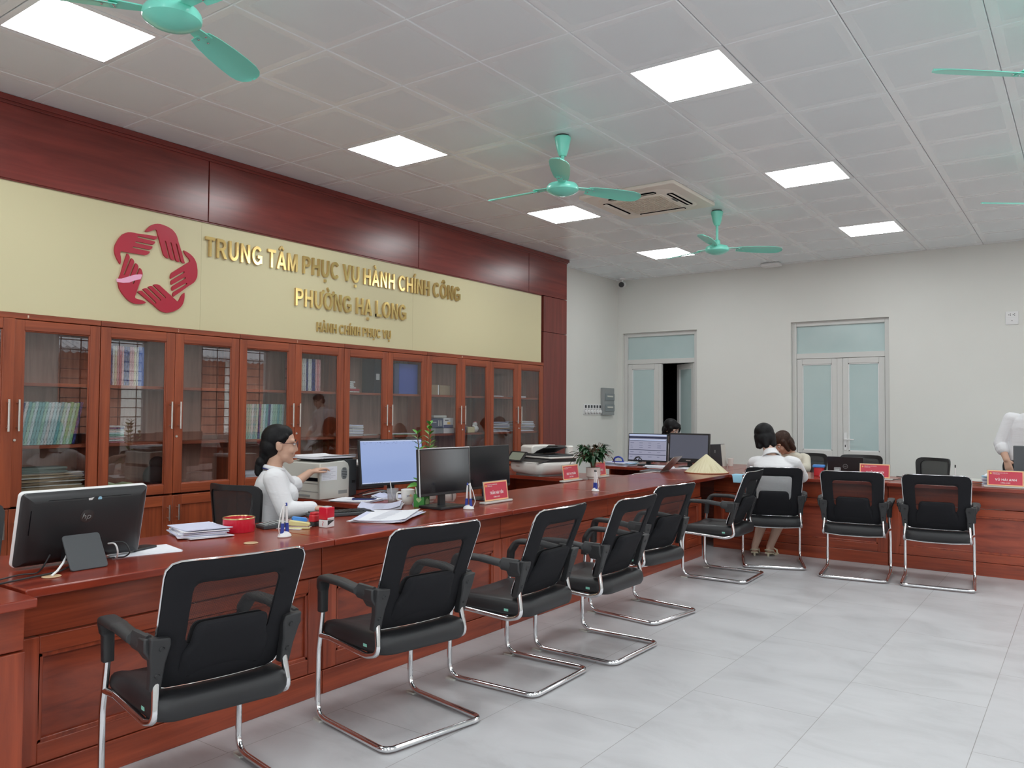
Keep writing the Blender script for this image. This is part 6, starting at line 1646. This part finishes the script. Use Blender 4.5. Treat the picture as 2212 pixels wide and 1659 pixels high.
t = thing('tape_dispenser', 'small blue arched dispenser on the papers beside the plant', 'dispenser', (-4.44,8.27,ZT0+.041)); b = MB(); b.tube(fillet([(-.06,0,.0),(-.05,0,.045),(.0,0,.06),(.05,0,.045),(.06,0,.0)],.04), .010, 10); b.build('arch', M_blue, t); b = MB(); b.rbox(-.07,.07,-.03,.03,-.001,.008,.02); b.build('dispenser_base', M_blue, t)
sheaf('paper_sheets','white sheets between the laptop and the two monitors','papers',(-3.90,8.22,ZT0),.30,.22,5,.004,[M_paper],.02,seed=53,rotz=R(20))
sheaf('paper_sheets','white sheets under the dim grey monitor','papers',(-3.55,8.24,ZT0),.26,.20,4,.003,[M_paper],.02,seed=54,rotz=R(-15))
t = thing('computer_tower', 'slim dark grey computer case left of the white paper cup', 'computer', (-3.52,8.98,ZT0), R(-6))
b = MB(); b.prism([(-.09,0),(.075,0),(.085,.0),(.060,.255),(-.105,.245)], lambda p,q,c: (p,c,q), -.05,.05); b.build('case', M_tower, t, bevel=.005)
b = MB(); b.box(-.02,-.005,-.0512,-.05,.15,.185); b.build('case_mark', M_grey, t)
b = MB(); b.rbox(-.12,.11,-.10,.10,-.0,.004,.02,M=Matrix.Translation((0,0,-.0))) if False else b.prism([(.0755,.0),(.0865,.0),(.0615,.25),(.0605,.25)], lambda p,q,c: (p,c,q), -.049,.051); b.build('side_trim', M_offw, t)
t = thing('paper_cup', 'white paper cup right of the dark computer case', 'cup', (-3.385,9.02,ZT0)); b = MB(); b.lathe([(0,0),(.027,0),(.036,.088),(.038,.090),(.036,.092),(.034,.088),(.026,.004),(0,.004)],24); b.build('cup', M_pot, t)
# sheet hanging over the edge
t = thing('note_sheet', 'light blue sheet hanging over the far counter edge', 'paper', (-2.865,7.812,ZTOP))
b = MB(); P = [(0,.11,.0012),(0,.02,.0012),(0,-.004,.0005),(0,-.014,-.012),(0,-.022,-.075)]
vs = []
for k,(x,y,z) in enumerate(P): sk = .0 if k < 3 else .012*(k-2); vs += [(-.055+sk,y,z),(.055+sk*.3,y,z)]
vs += [(v[0],v[1]+.0008,v[2]+.0008) for v in vs]; n_ = 10; fs = []
for k in range(4): fs += [(2*k,2*k+1,2*k+3,2*k+2),(n_+2*k,n_+2*k+2,n_+2*k+3,n_+2*k+1)]
for k in range(4): fs += [(2*k,2*k+2,n_+2*k+2,n_+2*k),(2*k+1,n_+2*k+1,n_+2*k+3,2*k+3)]
fs += [(0,n_,n_+1,1),(8,9,n_+9,n_+8)]
b.add(vs, fs); b.build('sheet', M_noteb, t)
t = thing('smartphone', 'dark phone with white case at the visitor\'s elbow', 'phone', (-2.80,8.02,ZT0), R(-80)); b = MB(); b.rbox(-.036,.036,-.075,.075,0,.010,.01); b.build('phone_body', M_white, t, bevel=.002); b = MB(); b.rbox(-.033,.033,-.071,.071,.010,.0106,.008); b.build('screen', M_scr_off, t)
sheaf('paper_sheets','white form on the far counter in front of the visitor','papers',(-2.50,8.22,ZT0),.21,.30,3,.002,[M_paper],.008,seed=57)
t = thing('plastic_box', 'red box with a blue lid on the far counter beside the visitor', 'box', (-2.185,8.22,ZT0), R(8))
b = MB(); b.rbox(-.045,.045,-.04,.04,0,.085,.010); b.build('box_body', M_red2, t, bevel=.003); b = MB(); b.rbox(-.055,.055,-.05,.05,.0855,.108,.012); b.build('lid', M_skyb, t, bevel=.003)
t = thing('ink_pad', 'flat translucent red ink pad beside the red box', 'ink pad', (-2.075,8.06,ZT0), R(5)); b = MB(); b.rbox(-.065,.065,-.035,.035,0,.012,.006); b.build('tray', M_red2, t, bevel=.002); b = MB(); b.rbox(-.064,.064,-.034,.034,.0125,.022,.006); b.build('lid', see_through('pink_clear_lid',(.9,.5,.55),1.5,(.8,.3,.35),.45), t)
t = thing('card_stand', 'tilted clear card stand between the ink pad and the black laptop', 'card stand', (-1.985,8.10,ZT0), R(-80))
TS_ = Matrix.Rotation(R(-22),4,'Y'); F = TS_ @ frame((0,0,0),(0,1,0),(0,0,1)); b = MB(); b.rbox(-.03,.03,0.004,.105,0,.004,.006,M=F); b.build('clear_front', M_clear, t); b = MB(); b.box(-.045,.03,-.028,.028,0,.004); b.build('clear_foot', M_clear, t); b = MB(); b.rbox(-.02,.02,.03,.09,.0042,.0048,.004,M=F); b.build('card', M_grey, t)
t = thing('calculator', 'dark calculator lying right of the clear card stand', 'calculator', (-1.93,8.24,ZT0), R(10)); b = MB(); b.prism([(-.06,0),(.06,0),(.06,.022),(-.06,.012)], lambda p,q,c: (c,p,q), -.04,.04); b.build('case', M_black, t, bevel=.002); b = MB(); b.box(-.03,.03,.02,.045,.0185,.0215); b.build('display', M_lcd, t)
t = thing('laptop', 'open black laptop seen from behind on the far counter', 'laptop', (-1.985,8.44,ZT0), R(-90))
b = MB(); b.rbox(-.24,0,-.172,.172,0,.016,.012); b.build('laptop_base', M_black, t, bevel=.002)
LT = Matrix.Translation((0,0,.012)) @ Matrix.Rotation(R(12),4,'Y'); LF = LT @ frame((0,0,0),(0,1,0),(0,0,1))
M_ = Matrix.Identity(4)
b = MB(); b.rbox(-.172,.172,0,.178,-.004,.004,.010,M=LF); ld = b.build('laptop_lid', M_black, t, bevel=.002)
b = MB(); b.rbox(-.163,.163,.012,.170,-.0046,-.004,.004,M=LF); b.build('screen', M_scr_off, ld)
b = MB(); b.lathe([(.020,.004),(.0235,.004),(.0235,.0048),(.020,.0048),(.020,.004)], 28, M=LF @ Matrix.Translation((0,.082,0))); rg = b.build('maker_ring', M_grey, ld)
letters('maker_word', 'DELL', .010, LF @ Matrix.Translation((-.014,.077,.0041)), M_grey, rg, .028, .01, .0005)
cable('laptop_cable', [(-1.50,8.10,.757),(-1.43,8.30,.756),(-1.40,8.48,.757),(-1.55,8.58,.757)], .0035, M_black, 'thin black cable right of the nameplate before the black laptop')
t = thing('pen_stand', 'small white pen standing upright on the far counter right of the side-turned chair', 'pen stand', (-1.02,8.40,ZT0)); b = MB(); b.lathe([(0,0),(.022,0),(.022,.006),(.008,.02),(0,.02)],20); b.build('foot', M_white, t); b = MB(); b.tube([(0,0,.018),(0,0,.13)],.0055,10); p = b.build('pen', M_white, t); b = MB(); b.tube([(0,0,.125),(0,0,.15)],.006,10); b.build('pen_cap', M_black, p)
z = ZT0
for i,(n_,th,mm,lab) in enumerate(((5,.0045,[M_paper2,M_paper],'bottom white-blue document bundle left of the right-edge nameplate'),(4,.005,[M_paper,M_paper2],'second document bundle from the bottom, left of the right-edge nameplate'),(4,.005,[M_paper2,M_paper],'third document bundle from the bottom, left of the right-edge nameplate'),(4,.0045,[M_noteb,M_paper],'topmost document bundle left of the right-edge nameplate'))):
    sheaf('document_bundle', lab, 'documents', (-.66+.008*(i%2),8.14-.005*i,z), .22,.30,n_,th,mm,.006,'document bundles by the right-edge nameplate',seed=60+i); z += n_*th+.004
sheaf('document_folder','buff folder with a red edge lying left of the document bundles','folder',(-.86,8.22,ZT0),.21,.30,6,.006,[M_oldpaper,M_red2,M_offw],.008,seed=66)
sheaf('paper_sheets','flat blue-grey sheets under the right-edge nameplate','papers',(-.38,8.10,ZT0),.30,.26,4,.003,[M_paper2,M_grey],.010,seed=67)
# ------------------------------------------------------------------ people: limbs and volumes fused into one skin by a voxel remesh
def fuse(b, name, m, parent, voxel, smooth=3, factor=.5):
    me = b.data(name+'_raw', m); o = bpy.data.objects.new(name, me); C.objects.link(o)
    r = o.modifiers.new('fuse','REMESH'); r.mode = 'VOXEL'; r.voxel_size = voxel; r.use_smooth_shade = True
    s = o.modifiers.new('soften','SMOOTH'); s.iterations = smooth; s.factor = factor
    dg = bpy.context.evaluated_depsgraph_get()
    out = bpy.data.meshes.new_from_object(o.evaluated_get(dg), depsgraph=dg)
    o.modifiers.clear(); o.data = out; bpy.data.meshes.remove(me)
    out.materials.clear(); out.materials.append(m)
    out.polygons.foreach_set('use_smooth', [True]*len(out.polygons))
    o.parent = parent
    return o
def loft(b, rings, seg=28, sq=.85):
    """stack of flattened ovals: (x, y, z, rx, ry)"""
    vs = []
    for (x,y,z,rx,ry) in rings:
        for k in range(seg):
            a = 2*PI*k/seg; ca, sa = math.cos(a), math.sin(a)
            vs.append((x+rx*math.copysign(abs(ca)**sq,ca), y+ry*math.copysign(abs(sa)**sq,sa), z))
    n = len(rings)
    fs = [(i*seg+k,i*seg+(k+1)%seg,(i+1)*seg+(k+1)%seg,(i+1)*seg+k) for i in range(n-1) for k in range(seg)]
    fs += [tuple(range(seg-1,-1,-1)), tuple(range((n-1)*seg, n*seg))]
    b.add(vs, fs)
def hand(b, w, d, nrm, thumb, curl=25, spread=4, k=.92):
    """palm with four unequal fingers bent towards -nrm and a thumb from the side of the palm"""
    w = Vector(w); d = Vector(d).normalized(); n = Vector(nrm); n = (n-d*n.dot(d)).normalized(); s = Vector(thumb); s = (s-d*s.dot(d)-n*s.dot(n)).normalized()
    for off in (-.026,-.009,.009,.026): b.cap(w+s*off*.6*k, w+d*.082*k+s*off*k, .0155*k, .0125*k, 10)
    for off, L, dl in ((.027,.070,0),(.0095,.080,.004),(-.0085,.074,.002),(-.026,.056,-.006)):
        p = w+d*(.084+dl)*k+s*off*k; a = math.copysign(1,off)*R(spread)*abs(off)/.027
        dd = (d*math.cos(a)+s*math.sin(a)).normalized(); c = R(curl*.55); seg = (.45,.31,.24); rr = (.0092,.0086,.0078,.0066)
        for i in range(3):
            v = (dd*math.cos(c)-n*math.sin(c)).normalized(); q = p+v*L*seg[i]*k; b.cap(p, q, rr[i]*k, rr[i+1]*k, 9); p = q; c += R(curl)
    p = w+d*.020*k+s*.024*k; t1 = p+(d*.62+s*.70-n*.22).normalized()*.042*k; t2 = t1+(d*.86+s*.38-n*.25).normalized()*.030*k; t3 = t2+(d*.95+s*.12-n*.25).normalized()*.024*k
    b.cap(p,t1,.0125*k,.0108*k,9); b.cap(t1,t2,.0105*k,.0092*k,9); b.cap(t2,t3,.0090*k,.0072*k,9)
def head_vol(b, M, k=1.0):
    e = lambda c,rx,ry,rz: b.ell(c,rx,ry,rz,20,14,M=M)
    e((0,-.014,.030),.073,.091,.083); e((0,.020,-.028),.061,.068,.080)
    b.cap((-.034,.028,-.068),(0,.058,-.094),.026,.022,12,M=M); b.cap((.034,.028,-.068),(0,.058,-.094),.026,.022,12,M=M)
    e((0,.068,-.096),.019,.016,.015)
    e((-.034,.060,-.030),.024,.022,.024); e((.034,.060,-.030),.024,.022,.024)
    b.cap((0,.080,.018),(0,.094,-.026),.0080,.0115,10,M=M); e((-.010,.086,-.031),.008,.009,.007); e((.010,.086,-.031),.008,.009,.007)
    b.cap((-.045,.066,.030),(.045,.066,.030),.014,.014,10,M=M)
    e((0,.077,-.060),.021,.011,.012)
    for s in (-1,1):
        e((s*.073,-.012,-.008),.010,.021,.031); e((s*.078,-.020,.004),.008,.014,.020)
def face_parts(parent, M, specs=False, hairm=None):
    for s in (-1,1):
        b = MB(); b.ell((s*.030,.0775,.010),.0135,.008,.0075,14,10,M=M); ew = b.build('eye', M_white, parent); b = MB(); b.ell((s*.030,.0835,.010),.0055,.0035,.0058,12,8,M=M); b.build('iris', M_eye, ew)
        b = MB(); b.tube([M@Vector((s*x,y,z)) for x,y,z in ((.014,.0835,.030),(.030,.0845,.035),(.050,.074,.031))],[.0028,.0032,.0018],6); b.build('eyebrow', hairm or M_hair, parent)
    b = MB(); b.ell((0,.0835,-.0565),.018,.0060,.0042,14,8,M=M); b.ell((0,.0835,-.0640),.016,.0060,.0046,14,8,M=M); b.build('lips', M_lips, parent)
    if specs:
        b = MB()
        for s in (-1,1):
            b.tube([M@Vector((s*.032+.024*math.cos(2*PI*k/24), .099-.10*abs(math.cos(2*PI*k/24))*.02, .010+.019*math.sin(2*PI*k/24))) for k in range(24)], .0019, 6, closed=True)
            b.tube([M@Vector(p) for p in ((s*.056,.097,.016),(s*.072,.055,.014),(s*.080,-.012,.012),(s*.078,-.03,.0))], .0017, 6)
        b.tube([M@Vector(p) for p in ((-.009,.101,.013),(0,.104,.016),(.009,.101,.013))], .0017, 6); g = b.build('spectacles', M_specs, parent)
        b = MB()
        for s in (-1,1):
            for q in (0,): b.lathe([(0,0),(.0225,0),(.0225,.0005),(0,.0005)], 20, M=M @ Matrix.Translation((s*.032,.098,.010)) @ Matrix.Rotation(R(-90),4,'X') @ Matrix.Scale(.8,4,(0,1,0)))
        b.build('spectacle_lens', M_winpane, g)
def headM(c, yaw=0, pitch=0, roll=0):
    return Matrix.Translation(c) @ Matrix.Rotation(R(yaw),4,'Z') @ Matrix.Rotation(R(pitch),4,'X') @ Matrix.Rotation(R(roll),4,'Y')
def limb(b, pts, rs, seg=14):
    for i in range(len(pts)-1): b.cap(pts[i], pts[i+1], rs[i], rs[i+1], seg)
def person(label, loc, rotz):
    return thing('person', label, 'person', loc, rotz)

# --- clerk in glasses -----------------------------------------------------
p = person('seated clerk in white shirt and glasses, hair in a low ponytail, reaching to the printer', (-4.10,3.185,0), R(-34))
HM = headM((.0,.035,1.152), -4, -4, 0)
RS, RE, RW = (.175,-.015,.955), (.232,.050,.775), (.245,.205,.785)
LS, LE, LW = (-.170,.01,.965), (-.30,.115,.860), (-.415,.255,.945)
b = MB(); head_vol(b, HM); b.cap((0,-.012,.985),(0,.008,1.075),.050,.047)
loft(b, [(0,-.05,.46,.15,.11),(0,-.04,.60,.13,.10),(0,-.02,.80,.135,.095),(0,-.01,.93,.13,.075),(0,-.01,.99,.07,.055)])
limb(b,[RS,RE,RW],[.042,.034,.024]); hand(b, RW, (.35,.93,-.08), (.1,.1,1), (-1,.3,0), 22)
limb(b,[LS,LE,LW],[.042,.036,.0245]); hand(b, LW, (-.42,.88,.26), (.10,-.28,.95), (.75,.45,.25), 20, 5)
for s in (-1,1): limb(b,[(s*.09,-.03,.53),(s*.11,.36,.50),(s*.10,.33,.10)],[.075,.055,.036]); b.cap((s*.10,.30,.05),(s*.10,.45,.035),.035,.028)
body = fuse(b,'body',M_skin,p,.0052,3,.45); face_parts(p, HM, True)
b = MB(); loft(b,[(0,-.055,.455,.175,.135),(0,-.05,.56,.168,.128),(0,-.038,.68,.150,.115),(0,-.022,.78,.158,.118),(0,-.012,.87,.168,.118),(0,-.012,.935,.165,.098),(0,-.012,.975,.120,.078),(0,-.010,.997,.066,.060)])
limb(b,[(.150,-.012,.955),RS,RE,(.243,.175,.783)],[.062,.068,.055,.040]); limb(b,[(-.148,.0,.958),LS,(-.268,.085,.888),(-.300,.118,.868)],[.062,.066,.062,.060])
b.ell((.06,.085,.845),.07,.055,.07); b.ell((-.06,.085,.845),.07,.055,.07)
sh = fuse(b,'shirt',M_shirt,p,.007,3,.5)
b = MB(); b.cap((.241,.155,.782),(.244,.195,.785),.043,.040); c_ = fuse(b,'cuff',M_shirt,sh,.006,1); b = MB(); b.cap((-.288,.106,.868),(-.318,.138,.872),.066,.062); fuse(b,'cuff',M_shirt,sh,.006,1)
b = MB(); b.tube([(.056*math.cos(a),-.006+.056*math.sin(a),1.008+.012*math.sin(a)*-1) for a in [2*PI*i/32 for i in range(32)]], .015, 8, closed=True, M=None); fuse(b,'collar',M_shirt,sh,.005,2)
b = MB(); b.tube([(.066*math.cos(a),-.008+.070*math.sin(a),.996-.016*math.sin(a)) for a in [R(160+220*i/20) for i in range(21)]]+[(.05,.07,.93),(.03,.115,.86)], .0035, 6); b.build('lanyard', M_navy, p)
b = MB(); b.ell((0,-.030,.040),.083,.095,.088,22,16,M=HM); b.ell((0,-.060,-.012),.074,.070,.080,20,14,M=HM); b.ell((0,.008,.072),.067,.056,.050,18,12,M=HM); b.cap((0,-.085,-.06),(0,-.095,-.100),.045,.030,M=HM)
for s in (-1,1): b.cap((s*.060,.018,.055),(s*.070,-.010,.034),.020,.018,M=HM)
hair = fuse(b,'hair',M_hair,p,.0055,3)
b = MB(); b.ell((.01,-.112,-.112),.034,.030,.034,M=HM); b.cap((.005,-.116,-.125),(.015,-.122,-.185),.030,.018,M=HM); b.cap((-.01,-.112,-.13),(.0,-.112,-.20),.022,.010,M=HM); b.cap((.015,-.130,-.14),(.01,-.136,-.178),.016,.010,M=HM); fuse(b,'ponytail',M_hair,hair,.005,2)
b = MB(); loft(b,[(0,-.055,.45,.178,.140),(0,-.055,.52,.176,.138),(0,-.05,.56,.15,.11)])
for s in (-1,1): limb(b,[(s*.09,-.03,.535),(s*.11,.36,.505),(s*.10,.33,.12)],[.088,.070,.060])
fuse(b,'trousers',M_trouser,p,.009,2)
for s in (-1,1): b = MB(); b.cap((s*.10,.29,.042),(s*.10,.44,.034),.040,.033); b.box(s*.10-.03,s*.10+.03,.26,.46,.0,.012); b.build('shoe', M_black, p)

# --- visitor seen from behind ------------------------------------------------
p = person('seated visitor in white jacket with short black bob, seen from behind', (-2.37,7.42,0), R(8))
HM = headM((-.125,.225,1.142), 8, -18, -10)
RS, RE, RW = (.165,.10,.905), (.205,.24,.775), (.10,.46,.785)
LS, LE, LW = (-.200,.11,.895), (-.262,.26,.785), (-.14,.48,.785)
KN = [(-.115,.335,.475),(.045,.345,.475)]; AN = [(-.235,.300,.085),(-.100,.325,.085)]
b = MB(); head_vol(b, HM); b.cap((-.04,.10,.955),(-.095,.180,1.06),.052,.048)
loft(b, [(0,-.04,.46,.15,.11),(0,-.02,.62,.13,.10),(0,.04,.80,.14,.095),(-.01,.09,.92,.13,.075),(-.02,.10,.965,.06,.05)])
for A in ((RS,RE,RW),(LS,LE,LW)): limb(b, A, [.042,.035,.025])
hand(b, RW, (-.55,.83,-.05), (0,.1,1), (-.8,-.5,0), 18); hand(b, LW, (.45,.88,-.05), (0,.1,1), (.8,-.5,0), 18)
for i,s in enumerate((-1,1)):
    limb(b,[(s*.09,-.02,.53),KN[i],tuple(Vector(KN[i]).lerp(Vector(AN[i]),.35)+Vector((0,-.02,0))),tuple(Vector(KN[i]).lerp(Vector(AN[i]),.75)),AN[i]],[.080,.058,.058,.040,.034])
    a = Vector(AN[i]); b.cap(a+Vector((0,-.02,-.02)), a+Vector((0,.09,-.055)),.032,.026); b.cap(a+Vector((0,.08,-.06)), a+Vector((0,.15,-.064)),.026,.017)
fuse(b,'body',M_skinl,p,.0058,3,.45); face_parts(p, HM)
b = MB(); loft(b,[(0,-.045,.45,.185,.140),(0,-.045,.54,.185,.140),(0,-.025,.64,.170,.128),(0,.005,.74,.175,.125),(-.012,.045,.83,.180,.120),(-.018,.075,.89,.182,.105),(-.025,.095,.935,.145,.082),(-.045,.112,.975,.072,.060)])
limb(b,[(.120,.085,.915),RS,RE,(.14,.39,.782)],[.062,.060,.060,.050]); limb(b,[(-.155,.09,.905),LS,LE,(-.19,.41,.782)],[.062,.060,.060,.050])
sh = fuse(b,'jacket',M_shirt,p,.0075,3)
b = MB(); cM = Matrix.Translation((-.052,.125,.985)) @ Matrix.Rotation(R(-30),4,'X') @ Matrix.Rotation(R(-14),4,'Y'); b.lathe([(.090,-.035),(.072,-.005),(.062,.030),(.055,.031),(.060,-.005),(.078,-.035),(.090,-.035)], 28, M=cM); b.build('collar', M_shirt, sh)
b = MB(); b.ell((0,-.018,.036),.093,.102,.094,24,16,M=HM); b.ell((0,-.045,-.035),.090,.072,.085,22,14,M=HM)
for s in (-1,1): b.cap((s*.072,.022,.02),(s*.078,.012,-.085),.028,.020,M=HM); b.cap((s*.055,-.05,.0),(s*.060,-.055,-.105),.040,.026,M=HM)
b.cap((0,-.075,-.04),(0,-.080,-.110),.050,.030,M=HM)
fuse(b,'hair',M_hair,p,.006,4)
b = MB(); loft(b,[(0,-.05,.445,.188,.142),(0,-.045,.56,.182,.138),(0,-.04,.60,.15,.11)])
for i,s in enumerate((-1,1)): limb(b,[(s*.09,-.02,.54),tuple(Vector(KN[i])*.92+Vector((0,0,.04)))],[.092,.078])
fuse(b,'skirt',M_trouser,p,.009,2)
for i in range(2):
    a = Vector(AN[i]); b = MB(); M_ = Matrix.Translation((a.x,a.y,0)) @ Matrix.Rotation(R(6 if i == 0 else -10),4,'Z')
    b.prism([(-.050,.032),(-.030,.040),(.06,.016),(.17,.010),(.17,.0),(.06,.0),(-.02,.026),(-.05,.026)], lambda q,z,c: (c,q,z), -.032,.032, M=M_); b.tube([(0,-.042,.030),(0,-.044,.0)],[.014,.008],10,M=M_)
    sl = b.build('sandal', M_sole, p)
    b = MB(); b.tube([M_@Vector((x,y,z)) for x,y,z in ((-.034,.105,.012),(-.028,.11,.045),(0,.112,.058),(.028,.11,.045),(.034,.105,.012))],.009,6); b.tube([M_@Vector((x,y,z)) for x,y,z in ((-.034,.05,.020),(-.040,-.02,.055),(-.025,-.052,.062),(0,-.060,.064),(.025,-.052,.062),(.040,-.02,.055),(.034,.05,.020))],.006,6); b.build('strap', M_sole, sl)

# --- clerk half hidden behind the two monitors -----------------------------------
p = person('dark-haired clerk bending behind two monitors, only hair and forehead showing', (-4.235,9.30,0), R(184))
HM = headM((.0,.035,1.160), 80, -30, 14)
b = MB(); head_vol(b, HM); b.cap((0,-.01,.97),(0,.012,1.08),.050,.047); loft(b,[(0,-.05,.46,.15,.11),(0,-.03,.66,.13,.10),(0,.0,.85,.14,.09),(0,0,.96,.10,.065)])
RS, RE, RW = (.180,.0,.94),(.235,.09,.79),(.17,.33,.785); LS, LE, LW = (-.180,.0,.94),(-.235,.09,.79),(-.15,.33,.785)
for A in ((RS,RE,RW),(LS,LE,LW)): limb(b,A,[.042,.035,.025])
hand(b,RW,(-.2,.97,-.05),(0,.1,1),(-1,0,0),22); hand(b,LW,(.2,.97,-.05),(0,.1,1),(1,0,0),22)
for s in (-1,1): limb(b,[(s*.09,-.03,.53),(s*.11,.30,.50),(s*.10,.28,.10)],[.075,.055,.036]); b.cap((s*.10,.25,.05),(s*.10,.40,.035),.035,.028)
fuse(b,'body',M_skinl,p,.0065,3); face_parts(p, HM)
b = MB(); loft(b,[(0,-.05,.455,.175,.135),(0,-.03,.66,.155,.118),(0,-.01,.80,.165,.118),(0,0,.90,.170,.10),(0,0,.955,.115,.078),(0,0,.98,.066,.058)]); limb(b,[(.15,0,.93),RS,RE,(.19,.26,.785)],[.062,.066,.056,.046]); limb(b,[(-.15,0,.93),LS,LE,(-.17,.26,.785)],[.062,.066,.056,.046]); fuse(b,'shirt',M_greyshirt,p,.008,3)
b = MB(); b.ell((0,-.022,.040),.086,.098,.088,22,16,M=HM); b.ell((0,-.055,-.03),.082,.062,.085,20,14,M=HM); b.ell((-.01,.050,.072),.060,.044,.034,18,12,M=HM); b.cap((-.055,.072,.045),(-.05,.085,-.01),.020,.010,M=HM)
for s in (-1,1): b.cap((s*.070,.028,.045),(s*.080,.020,-.10),.024,.014,M=HM); b.cap((s*.062,-.03,.0),(s*.075,-.05,-.17),.034,.018,M=HM)
fuse(b,'hair',M_hair,p,.006,3)
b = MB()
for s in (-1,1): limb(b,[(s*.09,-.03,.535),(s*.11,.30,.505),(s*.10,.28,.10)],[.088,.070,.058])
fuse(b,'trousers',M_trouser,p,.010,2)

# --- brown-haired clerk facing the visitor ---------------------------------------
p = person('brown-haired clerk in a cream blouse bowing towards the visitor', (-2.665,9.00,0), R(180))
HM = headM((.055,.20,1.045), -38, -38, -6)
b = MB(); head_vol(b, HM); b.cap((.0,.08,.92),(.03,.150,.985),.050,.046); loft(b,[(0,-.05,.46,.15,.11),(0,-.02,.64,.13,.10),(0,.04,.80,.14,.09),(0,.08,.91,.10,.065)])
RS, RE, RW = (.160,.07,.885),(.205,.17,.78),(.14,.40,.785); LS, LE, LW = (-.150,.07,.875),(-.185,.17,.78),(-.11,.40,.785)
for A in ((RS,RE,RW),(LS,LE,LW)): limb(b,A,[.042,.035,.025])
hand(b,RW,(-.3,.95,-.05),(0,.1,1),(-1,0,0),30); hand(b,LW,(.3,.95,-.05),(0,.1,1),(1,0,0),22)
for s in (-1,1): limb(b,[(s*.09,-.03,.53),(s*.11,.30,.50),(s*.10,.28,.10)],[.075,.055,.036]); b.cap((s*.10,.25,.05),(s*.10,.40,.035),.035,.028)
fuse(b,'body',M_skin,p,.0065,3); face_parts(p, HM, hairm=M_hairb)
b = MB(); loft(b,[(0,-.055,.455,.175,.135),(0,-.03,.62,.160,.120),(0,.01,.76,.168,.120),(0,.05,.86,.172,.105),(0,.075,.915,.115,.080),(0,.085,.94,.066,.058)]); limb(b,[(.12,.06,.885),RS,RE,(.155,.33,.785)],[.056,.056,.052,.044]); limb(b,[(-.12,.06,.88),LS,LE,(-.125,.33,.785)],[.056,.054,.050,.044]); fuse(b,'blouse',M_cream_shirt,p,.008,3)
b = MB(); b.ell((0,-.020,.040),.088,.100,.090,22,16,M=HM); b.ell((0,-.055,-.03),.084,.064,.088,20,14,M=HM)
for s in (-1,1): b.cap((s*.068,.028,.045),(s*.074,.026,-.07),.028,.020,M=HM); b.cap((s*.060,-.03,.0),(s*.068,-.040,-.10),.040,.030,M=HM)
fuse(b,'hair',M_hairb,p,.006,3)
b = MB()
for s in (-1,1): limb(b,[(s*.09,-.03,.535),(s*.11,.30,.505),(s*.10,.28,.10)],[.088,.070,.058])
fuse(b,'trousers',M_trouser,p,.010,2)

# --- standing man at the right edge ---------------------------------------------
p = person('standing man in white shirt with rolled sleeves and black trousers at the right edge', (-.525,9.30,0), R(182))
HM = headM((-.150,.060,1.515), 12, -22, -8)
RS, RE, RW = (.118,.0,1.325),(.205,.035,1.080),(.150,.150,.925); LS, LE, LW = (-.255,.0,1.315),(-.315,.035,1.065),(-.22,.23,.93)
b = MB(); head_vol(b, HM); b.cap((-.085,-.01,1.36),(-.13,.025,1.44),.056,.053)
loft(b,[(0,0,.82,.15,.10),(0,0,.98,.14,.10),(-.035,0,1.15,.15,.10),(-.060,0,1.28,.16,.095),(-.08,0,1.37,.10,.06)])
for A in ((RS,RE,RW),(LS,LE,LW)): limb(b,A,[.048,.042,.029])
hand(b,RW,(-.22,.30,-.92),(.45,.85,.25),(-.9,.3,.1),20,7,1.0); hand(b,LW,(.28,.45,-.85),(-.35,.85,.35),(.9,.2,.3),24,6,1.0)
for s in (-1,1): limb(b,[(s*.09,0,.86),(s*.10,.01,.47),(s*.10,-.02,.09)],[.085,.058,.04]); b.cap((s*.10,-.04,.05),(s*.10,.14,.035),.038,.030)
fuse(b,'body',M_skin,p,.006,3,.45); face_parts(p, HM)
b = MB(); loft(b,[(0,0,.90,.165,.115),(0,0,.97,.165,.118),(-.025,0,1.10,.168,.120),(-.050,0,1.24,.185,.118),(-.068,0,1.32,.182,.100),(-.076,-.003,1.365,.130,.080),(-.085,-.005,1.395,.070,.064)])
limb(b,[(.08,0,1.32),RS,RE],[.066,.066,.060]); limb(b,[(-.22,0,1.315),LS,LE],[.066,.066,.060])
limb(b,[RE,tuple(Vector(RE).lerp(Vector(RW),.30))],[.062,.056]); limb(b,[LE,tuple(Vector(LE).lerp(Vector(LW),.30))],[.062,.056])
sh = fuse(b,'shirt',M_shirt,p,.0075,3)
for E_,W_ in ((RE,RW),(LE,LW)):
    b = MB(); b.cap(tuple(Vector(E_).lerp(Vector(W_),.24)),tuple(Vector(E_).lerp(Vector(W_),.38)),.063,.058); fuse(b,'rolled_cuff',M_shirt,sh,.006,1)
b = MB(); cM = Matrix.Translation((-.088,0,1.395)) @ Matrix.Rotation(R(-12),4,'X'); b.lathe([(.082,-.025),(.072,.0),(.066,.035),(.060,.036),(.064,0),(.070,-.025),(.082,-.025)], 28, M=cM); b.build('collar', M_shirt, sh)
b = MB(); b.ell((0,-.020,.042),.081,.096,.084,22,16,M=HM); b.ell((0,-.055,-.01),.074,.055,.06,20,14,M=HM); b.ell((0,.04,.085),.055,.04,.03,M=HM); fuse(b,'hair',M_hair,p,.006,3)
b = MB(); loft(b,[(0,0,.80,.168,.118),(0,0,.90,.166,.118),(0,0,.955,.160,.114)])
for s in (-1,1): limb(b,[(s*.09,0,.86),(s*.10,.01,.47),(s*.10,-.02,.08)],[.105,.080,.068])
fuse(b,'trousers',M_trouser,p,.010,2)
for s in (-1,1): b = MB(); b.cap((s*.10,-.045,.045),(s*.10,.13,.036),.042,.035); b.box(s*.10-.035,s*.10+.035,-.08,.16,0,.014); b.build('shoe', M_black, p)
